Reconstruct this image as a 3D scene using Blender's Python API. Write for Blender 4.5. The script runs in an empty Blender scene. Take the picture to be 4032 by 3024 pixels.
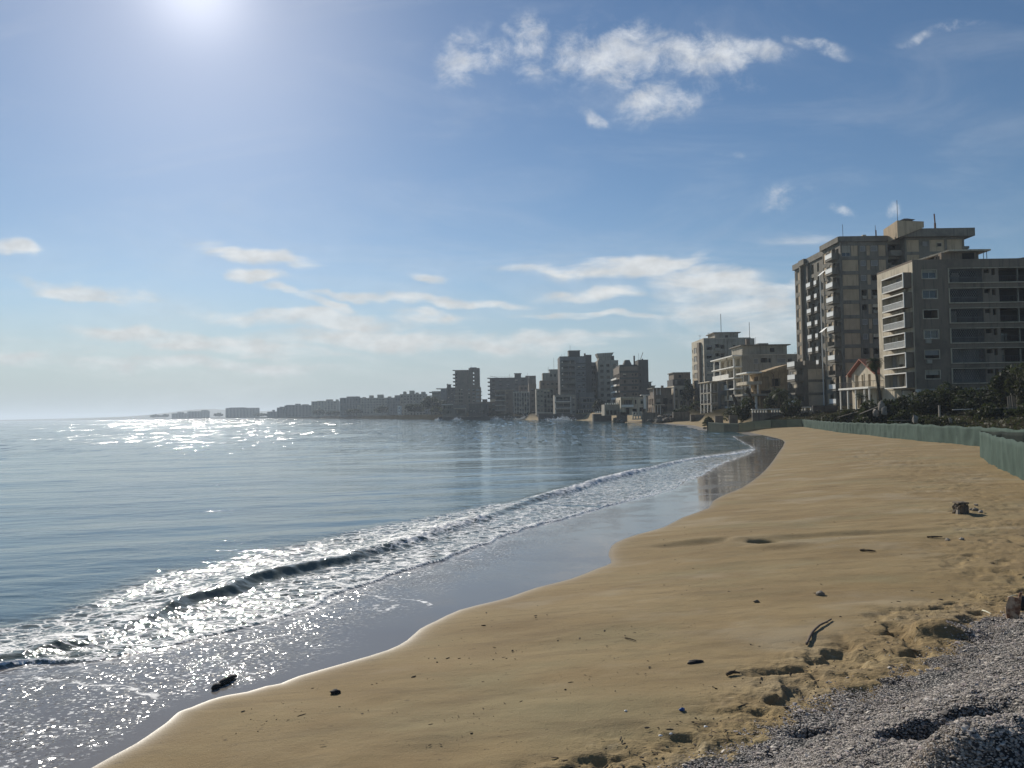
import bpy, bmesh, math, random
import numpy as np
from mathutils import Vector
C = bpy.context.scene
COL = C.collection
R = math.radians

# ------------------------------------------------------------------ camera
F_PX = 3030.0            # focal length in photo pixels (photo 4032 x 3024)
CAM_H = 3.8
HAZE_D = 0.00019      # density of the air over the bay
PITCH = math.atan(114 / F_PX)
ROLL = 0.0155
cam_d = bpy.data.cameras.new('camera')
cam_d.sensor_width = 36.0
cam_d.lens = F_PX / 4032 * 36.0
cam_d.clip_start = 0.1
cam_d.clip_end = 40000
cam = bpy.data.objects.new('camera', cam_d)
COL.objects.link(cam)
FW = Vector((0, math.cos(PITCH), math.sin(PITCH)))
U0 = Vector((0, -math.sin(PITCH), math.cos(PITCH)))
X0 = Vector((1, 0, 0))
RT = X0 * math.cos(ROLL) - U0 * math.sin(ROLL)
UP = U0 * math.cos(ROLL) + X0 * math.sin(ROLL)
from mathutils import Matrix
mw = Matrix((( RT.x, UP.x, -FW.x, 0), (RT.y, UP.y, -FW.y, 0), (RT.z, UP.z, -FW.z, CAM_H), (0, 0, 0, 1)))
cam.matrix_world = mw
C.camera = cam

def ray(px, py):
    return FW + RT * ((px - 2016) / F_PX) + UP * ((1512 - py) / F_PX)
def at(px, py, Y):
    d = ray(px, py); k = Y / d.y
    return Vector((d.x * k, Y, CAM_H + d.z * k))
def ground(px, py, z):
    d = ray(px, py); k = (z - CAM_H) / d.z
    return Vector((d.x * k, d.y * k, z))

# ------------------------------------------------------------------ sky and sun
sd = ray(765, -75).normalized()
SUN_EL = math.asin(sd.z)
SUN_AZ = math.atan2(sd.x, sd.y)          # from +Y towards +X
W = bpy.data.worlds.new('World')
C.world = W
W.use_nodes = True
nt = W.node_tree
nt.nodes.clear()
def N(t, **kw):
    n = nt.nodes.new(t)
    for k, v in kw.items():
        setattr(n, k, v)
    return n
def L(a, b): nt.links.new(a, b)
def M(op, a, b=None, c=None, clamp=False):
    n = nt.nodes.new('ShaderNodeMath'); n.operation = op; n.use_clamp = clamp
    for i, v in enumerate((a, b, c)):
        if v is None: continue
        if isinstance(v, (int, float)): n.inputs[i].default_value = v
        else: nt.links.new(v, n.inputs[i])
    return n.outputs[0]
def SM(v, lo, hi, a=0.0, b=1.0):
    n = nt.nodes.new('ShaderNodeMapRange'); n.interpolation_type = 'SMOOTHSTEP'
    nt.links.new(v, n.inputs[0])
    for i, q in enumerate((lo, hi, a, b)):
        if isinstance(q, (int, float)): n.inputs[i + 1].default_value = q
        else: nt.links.new(q, n.inputs[i + 1])
    return n.outputs[0]
SKY_K = 0.065
sky = N('ShaderNodeTexSky', sky_type='NISHITA')
sky.sun_disc = False
sky.sun_elevation = SUN_EL
sky.sun_rotation = SUN_AZ % (2 * math.pi)
sky.altitude = 0
sky.air_density = 1.0
sky.dust_density = 0.16
sky.ozone_density = 3.0
tc = N('ShaderNodeTexCoord')
sp = N('ShaderNodeSeparateXYZ'); L(tc.outputs['Generated'], sp.inputs[0])
yy = M('MAXIMUM', sp.outputs[1], 0.08)
su = M('DIVIDE', sp.outputs[0], yy)
sv = M('DIVIDE', sp.outputs[2], yy)
cu = N('ShaderNodeCombineXYZ'); L(su, cu.inputs[0]); L(sv, cu.inputs[1])
def noise(vec, scale, detail, rough, sx=1, sy=1, dist=0.0, off=(0, 0, 0)):
    mp = N('ShaderNodeMapping'); mp.inputs['Scale'].default_value = (sx, sy, 1); mp.inputs['Location'].default_value = off
    L(vec, mp.inputs['Vector'])
    n = N('ShaderNodeTexNoise'); n.inputs['Scale'].default_value = scale
    n.inputs['Detail'].default_value = detail; n.inputs['Roughness'].default_value = rough
    n.inputs['Distortion'].default_value = dist
    L(mp.outputs[0], n.inputs['Vector'])
    return n
wn = noise(cu.outputs[0], 9, 3, 0.55)
wv = N('ShaderNodeVectorMath', operation='MULTIPLY_ADD')
L(wn.outputs['Color'], wv.inputs[0]); wv.inputs[1].default_value = (0.10, 0.05, 0); 
sub = N('ShaderNodeVectorMath', operation='ADD'); L(cu.outputs[0], sub.inputs[0]); sub.inputs[1].default_value = (-0.05, -0.025, 0)
L(sub.outputs[0], wv.inputs[2])
def suv(px, py):
    d = ray(px, py); return d.x / d.y, d.z / d.y
def blob(cx, cy, rx, ry, rot, dens):
    u, v = suv(cx, cy)
    mp = N('ShaderNodeMapping', vector_type='TEXTURE')
    mp.inputs['Location'].default_value = (u, v, 0)
    mp.inputs['Rotation'].default_value = (0, 0, -R(rot))
    mp.inputs['Scale'].default_value = (rx / F_PX, ry / F_PX, 1)
    L(wv.outputs[0], mp.inputs['Vector'])
    ln = N('ShaderNodeVectorMath', operation='LENGTH'); L(mp.outputs[0], ln.inputs[0])
    return SM(ln.outputs['Value'], 1.75, 0.15, 0.0, dens)
def union(lst):
    o = None
    for a in lst:
        b = blob(*a)
        o = b if o is None else M('MAXIMUM', o, b)
    return o
# rows: centre x, centre y, half width, half height, tilt, density (photo pixels)
puffs = union([(2420, 225, 620, 165, 3, .50), (2440, 215, 290, 120, 0, 1.0), (2760, 200, 260, 90, 4, .95), (2990, 195, 170, 50, 6, .8), (2580, 385, 140, 90, -30, .9),
               (2230, 240, 170, 90, 0, .7), (1960, 210, 130, 60, 0, .55), (2085, 195, 80, 150, 12, .85), (1830, 240, 140, 110, 20, .72),
               (2330, 465, 100, 32, 20, .75), (3245, 185, 120, 30, 22, .75), (3080, 790, 95, 62, -25, .62),
               (3290, 826, 60, 24, 5, .6), (3480, 815, 55, 26, -10, .8), (2870, 612, 80, 22, 0, .5), (3775, 105, 130, 26, -10, .6),
               (3600, 165, 60, 28, -20, .6), (2020, 130, 60, 40, 0, .6)])
bands = union([(2480, 1045, 330, 48, -3, 1.0), (2260, 1060, 260, 24, 3, .8), (2800, 1130, 270, 85, 4, .95), (2900, 1260, 380, 120, 2, .78), (2350, 1160, 220, 32, -3, .95),
               (3080, 1145, 250, 40, 0, .8), (3150, 960, 190, 40, -6, .42), (1060, 1005, 270, 40, 8, 1.0), (1000, 1078, 140, 28, 8, .95),
               (320, 1140, 240, 42, 9, .98), (60, 975, 100, 34, 8, .85), (1660, 1100, 110, 26, 6, .75), (1250, 1190, 200, 22, 20, .8),
               (1660, 1192, 460, 24, 4, .98), (1250, 1265, 470, 44, 5, .92), (1680, 1262, 190, 34, 2, .9), (2380, 1250, 400, 18, 0, .8),
               (860, 1350, 560, 40, 6, .98), (1600, 1340, 700, 46, 3, .85), (500, 1420, 900, 40, 2, .7), (2150, 1340, 400, 34, 0, .8)])
n1 = noise(cu.outputs[0], 22, 11, 0.68, 1, 1.2, 0.25)
n2 = noise(cu.outputs[0], 9, 9, 0.60, 0.8, 3.4, 0.5, (3, 1, 0))
a1 = M('ADD', puffs, M('MULTIPLY', M('SUBTRACT', n1.outputs[0], 0.5), 3.2))
a1 = M('MULTIPLY', SM(a1, 0.05, 1.55), SM(puffs, 0.01, 0.60))
a2 = M('ADD', bands, M('MULTIPLY', M('SUBTRACT', n2.outputs[0], 0.5), 2.1))
a2 = M('MULTIPLY', SM(a2, 0.16, 1.0), SM(bands, 0.01, 0.6))
n3 = noise(cu.outputs[0], 4.5, 7, 0.6, 0.5, 3.0, 0.8, (7, 2, 0))
veil = M('MULTIPLY', SM(n3.outputs[0], 0.40, 0.75, 0, 0.35), SM(sv, 0.30, 0.08))
veil = M('MULTIPLY', veil, SM(sv, -0.02, 0.03))
n5 = noise(cu.outputs[0], 3.2, 8, 0.62, 0.8, 2.2, 0.9, (1, 6, 0))
veil = M('ADD', veil, SM(n5.outputs[0], 0.46, 0.78, 0, 0.13))
alpha = M('MAXIMUM', M('MULTIPLY', a1, 0.74), M('MULTIPLY', a2, 0.84))
alpha = M('ADD', alpha, veil, clamp=True)
alpha = M('MULTIPLY', alpha, SM(sp.outputs[1], 0.1, 0.3))
lowf = SM(sv, 0.02, 0.35)
ccol = N('ShaderNodeMixRGB'); L(lowf, ccol.inputs[0])
ccol.inputs[1].default_value = tuple(q / SKY_K for q in (0.66, 0.69, 0.695)) + (1,)
ccol.inputs[2].default_value = tuple(q / SKY_K for q in (0.76, 0.78, 0.80)) + (1,)
shade = N('ShaderNodeMixRGB', blend_type='MULTIPLY'); shade.inputs[0].default_value = 1
n4 = noise(cu.outputs[0], 24, 5, 0.55, 1, 1.8, 0.0, (0.01, 0.03, 0))
grey = SM(n4.outputs[0], 0.3, 0.7, 0.86, 1.1)
gc = N('ShaderNodeCombineXYZ'); L(grey, gc.inputs[0]); L(grey, gc.inputs[1]); L(grey, gc.inputs[2])
L(ccol.outputs[0], shade.inputs[1]); L(gc.outputs[0], shade.inputs[2])
hsv = N('ShaderNodeHueSaturation'); hsv.inputs['Saturation'].default_value = 1.12; hsv.inputs['Value'].default_value = 1.13
L(sky.outputs[0], hsv.inputs['Color'])
dt = N('ShaderNodeVectorMath', operation='DOT_PRODUCT'); L(tc.outputs['Generated'], dt.inputs[0]); dt.inputs[1].default_value = tuple(sd)
dpos = M('MAXIMUM', dt.outputs['Value'], 0.0)
aure = M('ADD', M('MULTIPLY', M('POWER', dpos, 60), 0.17 / SKY_K), M('MULTIPLY', M('POWER', dpos, 700), 0.42 / SKY_K))     # forward scattered ring of sky close round the sun
aur = N('ShaderNodeMixRGB', blend_type='ADD'); aur.inputs[0].default_value = 1
ac = N('ShaderNodeCombineXYZ'); L(aure, ac.inputs[0]); L(M('MULTIPLY', aure, 0.95), ac.inputs[1]); L(M('MULTIPLY', aure, 0.92), ac.inputs[2])
L(hsv.outputs[0], aur.inputs[1]); L(ac.outputs[0], aur.inputs[2])
hz = N('ShaderNodeMixRGB'); L(SM(sv, 0.20, -0.02, 0.0, 0.95), hz.inputs[0]); L(aur.outputs[0], hz.inputs[1])
hz.inputs[2].default_value = tuple(q / SKY_K for q in (0.335, 0.425, 0.485)) + (1,)     # the pale air low over the sea
mx = N('ShaderNodeMixRGB'); L(alpha, mx.inputs[0]); L(hz.outputs[0], mx.inputs[1]); L(shade.outputs[0], mx.inputs[2])
bg = N('ShaderNodeBackground'); bg.inputs['Strength'].default_value = SKY_K
L(mx.outputs[0], bg.inputs['Color'])
wo = N('ShaderNodeOutputWorld'); L(bg.outputs[0], wo.inputs['Surface'])

sun_d = bpy.data.lights.new('sun', 'SUN')
sun_d.energy = 4.9
sun_d.angle = R(0.53)
sun_d.color = (1.0, 0.93, 0.82)
sun = bpy.data.objects.new('sun', sun_d)
COL.objects.link(sun)
sun.rotation_euler = (-sd).to_track_quat('-Z', 'Y').to_euler()
sun.location = (0, 0, 60)

C.view_settings.view_transform = 'Standard'
C.view_settings.look = 'None'
C.view_settings.exposure = 0.0
C.view_settings.gamma = 1.0
C.view_settings.use_curve_mapping = False
try:
    C.cycles.use_denoising = True
    C.cycles.denoiser = 'OPENIMAGEDENOISE'
    C.cycles.max_bounces = 6
    C.cycles.volume_bounces = 1
except Exception:
    pass

# ------------------------------------------------------------------ helpers
def tag(o, label=None, cat=None, group=None, kind=None):
    if label: o['label'] = label
    if cat: o['category'] = cat
    if group: o['group'] = group
    if kind: o['kind'] = kind
    return o

class MB:
    """collects quads, boxes and bars; build() links them as one mesh object"""
    def __init__(s):
        s.v = []; s.f = []; s.m = []; s.mats = []
    def mi(s, mat):
        if mat not in s.mats: s.mats.append(mat)
        return s.mats.index(mat)
    def poly(s, pts, mat):
        b = len(s.v); s.v += [tuple(p) for p in pts]
        s.f.append(tuple(range(b, b + len(pts)))); s.m.append(s.mi(mat))
    def hexa(s, p, mat):
        # p: 8 points, bottom ring 0-3 then top ring 4-7
        b = len(s.v); s.v += [tuple(q) for q in p]; k = s.mi(mat)
        for f in ((0, 3, 2, 1), (4, 5, 6, 7), (0, 1, 5, 4), (1, 2, 6, 5), (2, 3, 7, 6), (3, 0, 4, 7)):
            s.f.append(tuple(b + i for i in f)); s.m.append(k)
    def box(s, x0, x1, y0, y1, z0, z1, mat):
        s.hexa([(x0, y0, z0), (x1, y0, z0), (x1, y1, z0), (x0, y1, z0), (x0, y0, z1), (x1, y0, z1), (x1, y1, z1), (x0, y1, z1)], mat)
    def tube(s, pts, rad, mat, n=6, cap=True):
        pts = [Vector(p) for p in pts]; k = s.mi(mat); b = len(s.v)
        rads = rad if isinstance(rad, (list, tuple)) else [rad] * len(pts)
        for i, p in enumerate(pts):
            t = (pts[min(i + 1, len(pts) - 1)] - pts[max(i - 1, 0)]).normalized()
            a = t.orthogonal().normalized() if abs(t.z) > 0.9 else t.cross(Vector((0, 0, 1))).normalized()
            c = t.cross(a)
            for j in range(n):
                q = 2 * math.pi * j / n
                s.v.append(tuple(p + (a * math.cos(q) + c * math.sin(q)) * rads[i]))
        for i in range(len(pts) - 1):
            for j in range(n):
                s.f.append((b + i * n + j, b + i * n + (j + 1) % n, b + (i + 1) * n + (j + 1) % n, b + (i + 1) * n + j)); s.m.append(k)
        if cap:
            s.f.append(tuple(b + j for j in range(n))[::-1]); s.m.append(k)
            e = b + (len(pts) - 1) * n
            s.f.append(tuple(e + j for j in range(n))); s.m.append(k)
    def build(s, name, parent=None, origin=None, smooth=False):
        me = bpy.data.meshes.new(name)
        o0 = origin if origin is not None else (parent['_o'] if parent is not None and '_o' in parent else (0, 0, 0))
        vs = [(v[0] - o0[0], v[1] - o0[1], v[2] - o0[2]) for v in s.v]
        me.from_pydata(vs, [], s.f)
        for mt in s.mats: me.materials.append(mt)
        me.polygons.foreach_set('material_index', s.m)
        if smooth: me.polygons.foreach_set('use_smooth', [True] * len(s.f))
        me.update()
        o = bpy.data.objects.new(name, me)
        COL.objects.link(o)
        if parent is not None:
            o.parent = parent
        else:
            o.location = o0
        return o

def empty(name, loc):
    o = bpy.data.objects.new(name, None); COL.objects.link(o)
    o.location = loc; o.empty_display_size = 0.5
    o['_o'] = tuple(loc)
    return o
def np_mesh(name, V, Fq, mat, attrs=None, smooth=True, origin=(0, 0, 0), parent=None):
    """big meshes straight from numpy arrays (quads or triangles)"""
    me = bpy.data.meshes.new(name)
    nv, nf, k = len(V), len(Fq), Fq.shape[1]
    me.vertices.add(nv); me.loops.add(nf * k); me.polygons.add(nf)
    me.vertices.foreach_set('co', (V - np.array(origin)).astype(np.float32).ravel())
    me.loops.foreach_set('vertex_index', Fq.astype(np.int32).ravel())
    me.polygons.foreach_set('loop_start', np.arange(0, nf * k, k, dtype=np.int32))
    me.polygons.foreach_set('use_smooth', np.full(nf, smooth))
    me.update(calc_edges=True)
    for an, arr in (attrs or {}).items():
        a = me.attributes.new(an, 'FLOAT', 'POINT'); a.data.foreach_set('value', arr.astype(np.float32))
    me.materials.append(mat)
    o = bpy.data.objects.new(name, me); COL.objects.link(o)
    if parent is not None: o.parent = parent
    else: o.location = origin
    return o

# ------------------------------------------------------------------ materials
class NT:
    """little wrapper to write shader graphs"""
    def __init__(s, name):
        s.mat = bpy.data.materials.new(name); s.mat.use_nodes = True
        s.t = s.mat.node_tree; s.t.nodes.clear()
        s.out = s.n('ShaderNodeOutputMaterial')
        s.geo = s.n('ShaderNodeNewGeometry')
        s.pos = s.geo.outputs['Position']
    def n(s, t, **kw):
        q = s.t.nodes.new(t)
        for k, v in kw.items(): setattr(q, k, v)
        return q
    def put(s, inp, v):
        if isinstance(v, bpy.types.NodeSocket): s.t.links.new(v, inp)
        elif isinstance(v, tuple) and len(v) == 3 and inp.type == 'RGBA': inp.default_value = v + (1,)
        else: inp.default_value = v
    def math(s, op, a, b=None, c=None, clamp=False):
        q = s.n('ShaderNodeMath', operation=op); q.use_clamp = clamp
        for i, v in enumerate((a, b, c)):
            if v is not None: s.put(q.inputs[i], v)
        return q.outputs[0]
    def mr(s, v, lo, hi, a=0.0, b=1.0, smooth=True):
        q = s.n('ShaderNodeMapRange')
        if smooth: q.interpolation_type = 'SMOOTHSTEP'
        for i, w in enumerate((v, lo, hi, a, b)): s.put(q.inputs[i], w)
        return q.outputs[0]
    def mapv(s, sc, loc=(0, 0, 0), rot=(0, 0, 0), vec=None):
        q = s.n('ShaderNodeMapping')
        q.inputs['Scale'].default_value = sc; q.inputs['Location'].default_value = loc; q.inputs['Rotation'].default_value = rot
        s.put(q.inputs['Vector'], vec if vec is not None else s.pos)
        return q.outputs[0]
    def noise(s, scale, detail=4, rough=0.55, vec=None, dist=0.0, color=False):
        q = s.n('ShaderNodeTexNoise')
        q.inputs['Scale'].default_value = scale; q.inputs['Detail'].default_value = detail
        q.inputs['Roughness'].default_value = rough; q.inputs['Distortion'].default_value = dist
        s.put(q.inputs['Vector'], vec if vec is not None else s.pos)
        return q.outputs['Color' if color else 0]
    def vor(s, scale, feature='F1', vec=None, out='Distance'):
        q = s.n('ShaderNodeTexVoronoi', feature=feature); q.inputs['Scale'].default_value = scale
        s.put(q.inputs['Vector'], vec if vec is not None else s.pos)
        return q.outputs[out]
    def mix(s, f, a, b, blend='MIX'):
        q = s.n('ShaderNodeMixRGB', blend_type=blend)
        for i, v in enumerate((f, a, b)): s.put(q.inputs[i], v)
        return q.outputs[0]
    def attr(s, name):
        q = s.n('ShaderNodeAttribute', attribute_name=name); return q.outputs['Fac']
    def bump(s, h, strength=0.5, dist=0.02, normal=None):
        q = s.n('ShaderNodeBump'); s.put(q.inputs['Strength'], strength); s.put(q.inputs['Distance'], dist)
        s.put(q.inputs['Height'], h)
        if normal is not None: s.put(q.inputs['Normal'], normal)
        return q.outputs[0]
    def pbr(s, col, rough=0.7, normal=None, spec=0.5, metal=0.0, ior=None, trans=None):
        q = s.n('ShaderNodeBsdfPrincipled')
        s.put(q.inputs['Base Color'], col); s.put(q.inputs['Roughness'], rough)
        s.put(q.inputs['Specular IOR Level'], spec); s.put(q.inputs['Metallic'], metal)
        if ior: s.put(q.inputs['IOR'], ior)
        if normal is not None: s.put(q.inputs['Normal'], normal)
        return q.outputs[0]
    def mixsh(s, f, a, b):
        q = s.n('ShaderNodeMixShader')
        s.put(q.inputs[0], f); s.t.links.new(a, q.inputs[1]); s.t.links.new(b, q.inputs[2])
        return q.outputs[0]
    def done(s, sh):
        s.t.links.new(sh, s.out.inputs['Surface']); return s.mat

def wall_mat(name, c, dirt=0.5, streak=0.5, rough=0.9, sc=1.0):
    """weathered render or concrete: blotches, rain streaks, fine grain"""
    g = NT(name)
    c2 = tuple(q * 0.45 for q in c)
    rnd = random.Random(name).random() * 40
    blot = g.noise(0.35 * sc, 6, 0.65, g.mapv((1, 1, 1), (rnd, 0, rnd)))
    strk = g.noise(1.0, 5, 0.6, g.mapv((2.2 * sc, 2.2 * sc, 0.16 * sc), (rnd, rnd, 0)))
    fine = g.noise(9 * sc, 4, 0.7)
    d = g.math('MULTIPLY', g.mr(blot, 0.42, 0.70), dirt * 1.3)
    e = g.math('MULTIPLY', g.mr(strk, 0.48, 0.68), streak * 1.35)
    f = g.math('MAXIMUM', d, e, None, True)
    col = g.mix(f, c, c2)
    col = g.mix(0.35, col, g.mix(1.0, col, g.mix(fine, (.55, .55, .55), (1.35, 1.35, 1.35)), 'MULTIPLY'))
    return g.done(g.pbr(col, rough, g.bump(fine, 0.25, 0.02), 0.25))
def plain(name, c, rough=0.7, spec=0.4, var=0.25, sc=3.0, metal=0.0):
    g = NT(name)
    n = g.noise(sc, 5, 0.6)
    col = g.mix(n, tuple(q * (1 - var) for q in c), tuple(min(1, q * (1 + var)) for q in c))
    return g.done(g.pbr(col, rough, None, spec, metal))

# ------------------------------------------------------------------ numpy noise and curves
def _hash(ix, iy, seed):
    h = (ix.astype(np.int64) * 374761393 + iy.astype(np.int64) * 668265263 + seed * 974634757) & 0xffffffff
    h = ((h ^ (h >> 13)) * 1274126177) & 0xffffffff
    h = h ^ (h >> 16)
    return (h & 0xffff).astype(np.float32) / 65535.0
def vnoise(x, y, seed=0):
    ix = np.floor(x); iy = np.floor(y)
    fx = (x - ix).astype(np.float32); fy = (y - iy).astype(np.float32)
    fx = fx * fx * (3 - 2 * fx); fy = fy * fy * (3 - 2 * fy)
    a = _hash(ix, iy, seed); b = _hash(ix + 1, iy, seed); c = _hash(ix, iy + 1, seed); d = _hash(ix + 1, iy + 1, seed)
    return (a + (b - a) * fx) * (1 - fy) + (c + (d - c) * fx) * fy
def fbm(x, y, seed=0, octv=4, gain=0.5):
    s = 0; a = 1.0; t = 0
    for i in range(octv):
        s = s + a * vnoise(x * 2 ** i + i * 17.3, y * 2 ** i - i * 9.1, seed + i); t += a; a *= gain
    return s / t
def sst(x, a, b):
    t = np.clip((x - a) / (b - a), 0, 1); return t * t * (3 - 2 * t)
def catmull(P, k=4):
    P = np.array(P, float); o = []
    for i in range(len(P) - 1):
        p0 = P[max(i - 1, 0)]; p1 = P[i]; p2 = P[i + 1]; p3 = P[min(i + 2, len(P) - 1)]
        for t in np.arange(k) / k:
            o.append(0.5 * ((2 * p1) + (-p0 + p2) * t + (2 * p0 - 5 * p1 + 4 * p2 - p3) * t * t + (-p0 + 3 * p1 - 3 * p2 + p3) * t ** 3))
    o.append(P[-1]); return np.array(o)
def sdf(P, x, y):
    """distance to an open polyline, positive on its left side; also the arc parameter"""
    best = np.full(x.shape, 1e18, np.float64); sg = np.ones(x.shape); par = np.zeros(x.shape)
    for i in range(len(P) - 1):
        ax, ay = P[i]; dx, dy = P[i + 1] - P[i]; l2 = dx * dx + dy * dy + 1e-9
        px = x - ax; py = y - ay
        t = np.clip((px * dx + py * dy) / l2, 0, 1)
        qx = px - t * dx; qy = py - t * dy
        d = qx * qx + qy * qy
        m = d < best
        best = np.where(m, d, best)
        sg = np.where(m, np.sign(dx * py - dy * px), sg)
        par = np.where(m, i + t, par)
    return np.sqrt(best) * np.where(sg == 0, 1, sg), par
def px_curve(pts, z, k=3):
    return catmull([tuple(ground(a, b, z))[:2] for a, b in pts], k)
def zp(pts, s, ox, oy): return [(ox + a / s, oy + b / s) for a, b in pts]

# ------------------------------------------------------------------ coast lines traced on the ground plane
shore_px = (zp([(690, 1456), (880, 1350), (1050, 1260), (1200, 1160), (1300, 1090), (1390, 1010), (1500, 970), (1650, 910), (1800, 870), (1950, 845), (2100, 800), (2212, 780)], 2.011, 0, 2300)
    + zp([(900, 1200), (1200, 1115), (1450, 1040), (1570, 980), (1650, 910), (1750, 860), (1900, 790), (2100, 740), (2212, 710)], 1.58, 600, 1900)
    + [(2107, 2312), (2242, 2278), (2344, 2238), (2400, 2216), (2390, 2190), (2395, 2163), (2419, 2136), (2500, 2105), (2609, 2075), (2683, 2037), (2785, 2000), (2802, 1973), (2853, 1946), (2920, 1919), (2988, 1871), (3029, 1830), (3063, 1783), (3088, 1741), (3060, 1726), (2988, 1711), (2920, 1698), (2850, 1694), (2786, 1691)])
far_px = [(2736, 1678), (2644, 1670), (2563, 1662), (2440, 1659), (2330, 1656), (2200, 1654), (2000, 1652), (1700, 1652), (1400, 1648.5), (1180, 1647.5), (960, 1647), (700, 1649.5)]
SH = catmull([tuple(ground(a, b, .12))[:2] for a, b in shore_px], 2)
FAR = np.array([tuple(ground(a, b, 0.0))[:2] for a, b in far_px])
SH = np.vstack([[(-16, -60), (-11, -14), (-8.2, 0), (-7.1, 4)], SH, FAR, [(-2700, 5300), (-6500, 8500), (-16000, 11000)]])
swash_px = (zp([(0, 675), (200, 640), (450, 655), (700, 640), (900, 600), (1100, 550), (1300, 520), (1450, 490), (1600, 440), (1800, 390), (2000, 340), (2212, 280)], 2.011, 0, 2300)
    + zp([(900, 820), (1050, 770), (1100, 720), (1300, 650), (1500, 580), (1700, 515), (1900, 450), (2100, 380)], 1.58, 600, 1900)
    + zp([(400, 760), (600, 700), (830, 640), (1000, 590), (1200, 540), (1400, 485), (1470, 440), (1560, 405), (1700, 330), (1830, 285), (1870, 255), (1860, 238)], 1.4747, 1700, 1600) + [(2930, 1745), (2880, 1715)])
SW = px_curve([(-700, 2720), (-300, 2660)] + swash_px, 0.02, 3)
crest_px = ([(-700, 2680), (-300, 2610)] + zp([(0, 560), (300, 480), (600, 415), (900, 335), (1200, 215), (1400, 120), (1600, 60), (1800, 25)], 2.011, 0, 2300)
    + zp([(600, 590), (820, 540), (1000, 500), (1200, 460), (1450, 390), (1650, 325), (1820, 270), (2070, 205)], 1.58, 600, 1900)
    + zp([(450, 575), (640, 517), (800, 480), (950, 430), (1130, 385), (1300, 345), (1500, 300), (1750, 268), (1860, 245)], 1.4747, 1700, 1600))
CR = px_curve(crest_px, 0.15, 3)
CRX = np.array([p[0] for p in crest_px])
edge_px = ([(-700, 2480), (-300, 2450)] + zp([(0, 290), (250, 240), (450, 165), (600, 95), (800, 20)], 2.011, 0, 2300)
    + zp([(0, 540), (250, 520), (400, 470), (600, 425), (800, 385), (1000, 340), (1200, 290), (1500, 240), (1800, 180), (2100, 120)], 1.58, 600, 1900)
    + zp([(400, 560), (640, 500), (800, 465), (950, 415), (1130, 375), (1300, 335), (1500, 290), (1750, 255), (1850, 235)], 1.4747, 1700, 1600))
ED = px_curve(edge_px, 0.0, 2)
arcs = [px_curve(zp(a, s, ox, oy), .05, 3) for a, s, ox, oy in (
    ([(0, 755), (250, 742), (450, 765), (700, 805), (1000, 840), (1150, 890), (1260, 930)], 2.011, 0, 2300),
    ([(900, 760), (1300, 700), (1500, 745), (1650, 740), (1740, 790)], 1.58, 600, 1900),
    ([(1390, 775), (1400, 805), (1460, 805), (1500, 785), (1520, 770)], 1.58, 600, 1900),
    ([(560, 1010), (800, 960), (1000, 920)], 1.58, 600, 1900))]
fence_px = [(2786, 1697), (2850, 1695), (2909.5, 1691), (2972, 1686), (3035, 1683.5), (3098, 1682.5), (3158, 1680), (3200, 1687), (3283, 1699), (3350, 1707), (3411, 1712.5), (3482, 1722), (3576, 1731), (3670, 1741), (3764, 1748), (3862, 1757), (4032, 1775)]
gravel_px = [(2080, 3150), (2350, 3060), (2640, 2940), (2960, 2795), (3180, 2712), (3330, 2655), (3500, 2600), (3620, 2545), (3740, 2490), (3800, 2455), (3770, 2425), (3800, 2395), (3900, 2370), (4032, 2335), (4300, 2250)]

def beach_z(D):
    return np.where(D > 0, .115 + .85 * (1 - np.exp(-np.maximum(D, 0) / 9.0)), np.maximum(.115 + .06 * D, -1.2))
_f0 = []
for a, b in fence_px:
    z = .5
    for _ in range(8):
        p = ground(a, b, z); d, _q = sdf(SH, np.array([p.x]), np.array([p.y])); z = float(beach_z(-d)[0])
    _f0.append((p.x, p.y))
FENCE = np.vstack([[(_f0[0][0] - 6, _f0[0][1] + 30)], _f0, [(60, 40), (75, 0), (90, -60)]])
GR = px_curve(gravel_px, 0.85, 2)
GR = np.vstack([[(-1.2, 2.0), (-0.2, 4.4)], GR, [(14, 15), (30, 15)]])
pits = []     # (x, y, radius x, radius y, depth)
def land_z(x, y, detail=True):
    x = np.asarray(x, float); y = np.asarray(y, float)
    D = -sdf(SH, x, y)[0]
    z = beach_z(D)
    fd = sdf(FENCE, x, y)[0]
    n = fbm(x * .12, y * .12, 5, 3)
    z = z + sst(fd, 1.5, 26) * np.maximum(1 - sst(y, 128, 138), sst(D, 7, 13)) * np.maximum(4.0 - z, 0) * (.85 + .3 * n)
    far = np.where(y > 400, sst(D, .5, 4), np.where(y > 264, sst(D, 4, 8), sst(D, 11, 15))) * sst(y, 140, 175)
    z = z + far * np.maximum(3.4 - z, 0)
    g = -sdf(GR, x, y)[0]
    g = np.where(y > 40, -9, g)
    gi = np.maximum(g, 0)
    heap = 1.75 * (1 - np.exp(-gi / 5.0)) * sst(gi, 0, 1.2)
    lump = (fbm(x * 1.1, y * 1.1, 11, 3) - .5) * .26 * sst(g, 0.4, 2.2)
    z = z + heap + lump
    # broad undulation of the beach and a low berm
    land = sst(D, .3, 3)
    z = z + land * (fbm(x * .22, y * .22, 21, 3) - .5) * .12
    for (qx, qy, rx, ry, dp) in pits:
        z = z - dp * np.exp(-(((x - qx) / rx) ** 2 + ((y - qy) / ry) ** 2) ** 2)
    return z, D, fd, g
def place(px, py, z=.7):
    for _ in range(9):
        p = ground(px, py, z); z = float(land_z(np.array([p.x]), np.array([p.y]))[0][0])
    return Vector((p.x, p.y, z))
_p = place(3010, 2128); _p2 = place(3640, 2870); _p3 = place(3960, 2890); _p4 = place(3560, 2505); _p5 = place(3870, 3010)
_p6 = place(3230, 2880)
for P in ():
    pass
PIT_HOLE = _p
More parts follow.
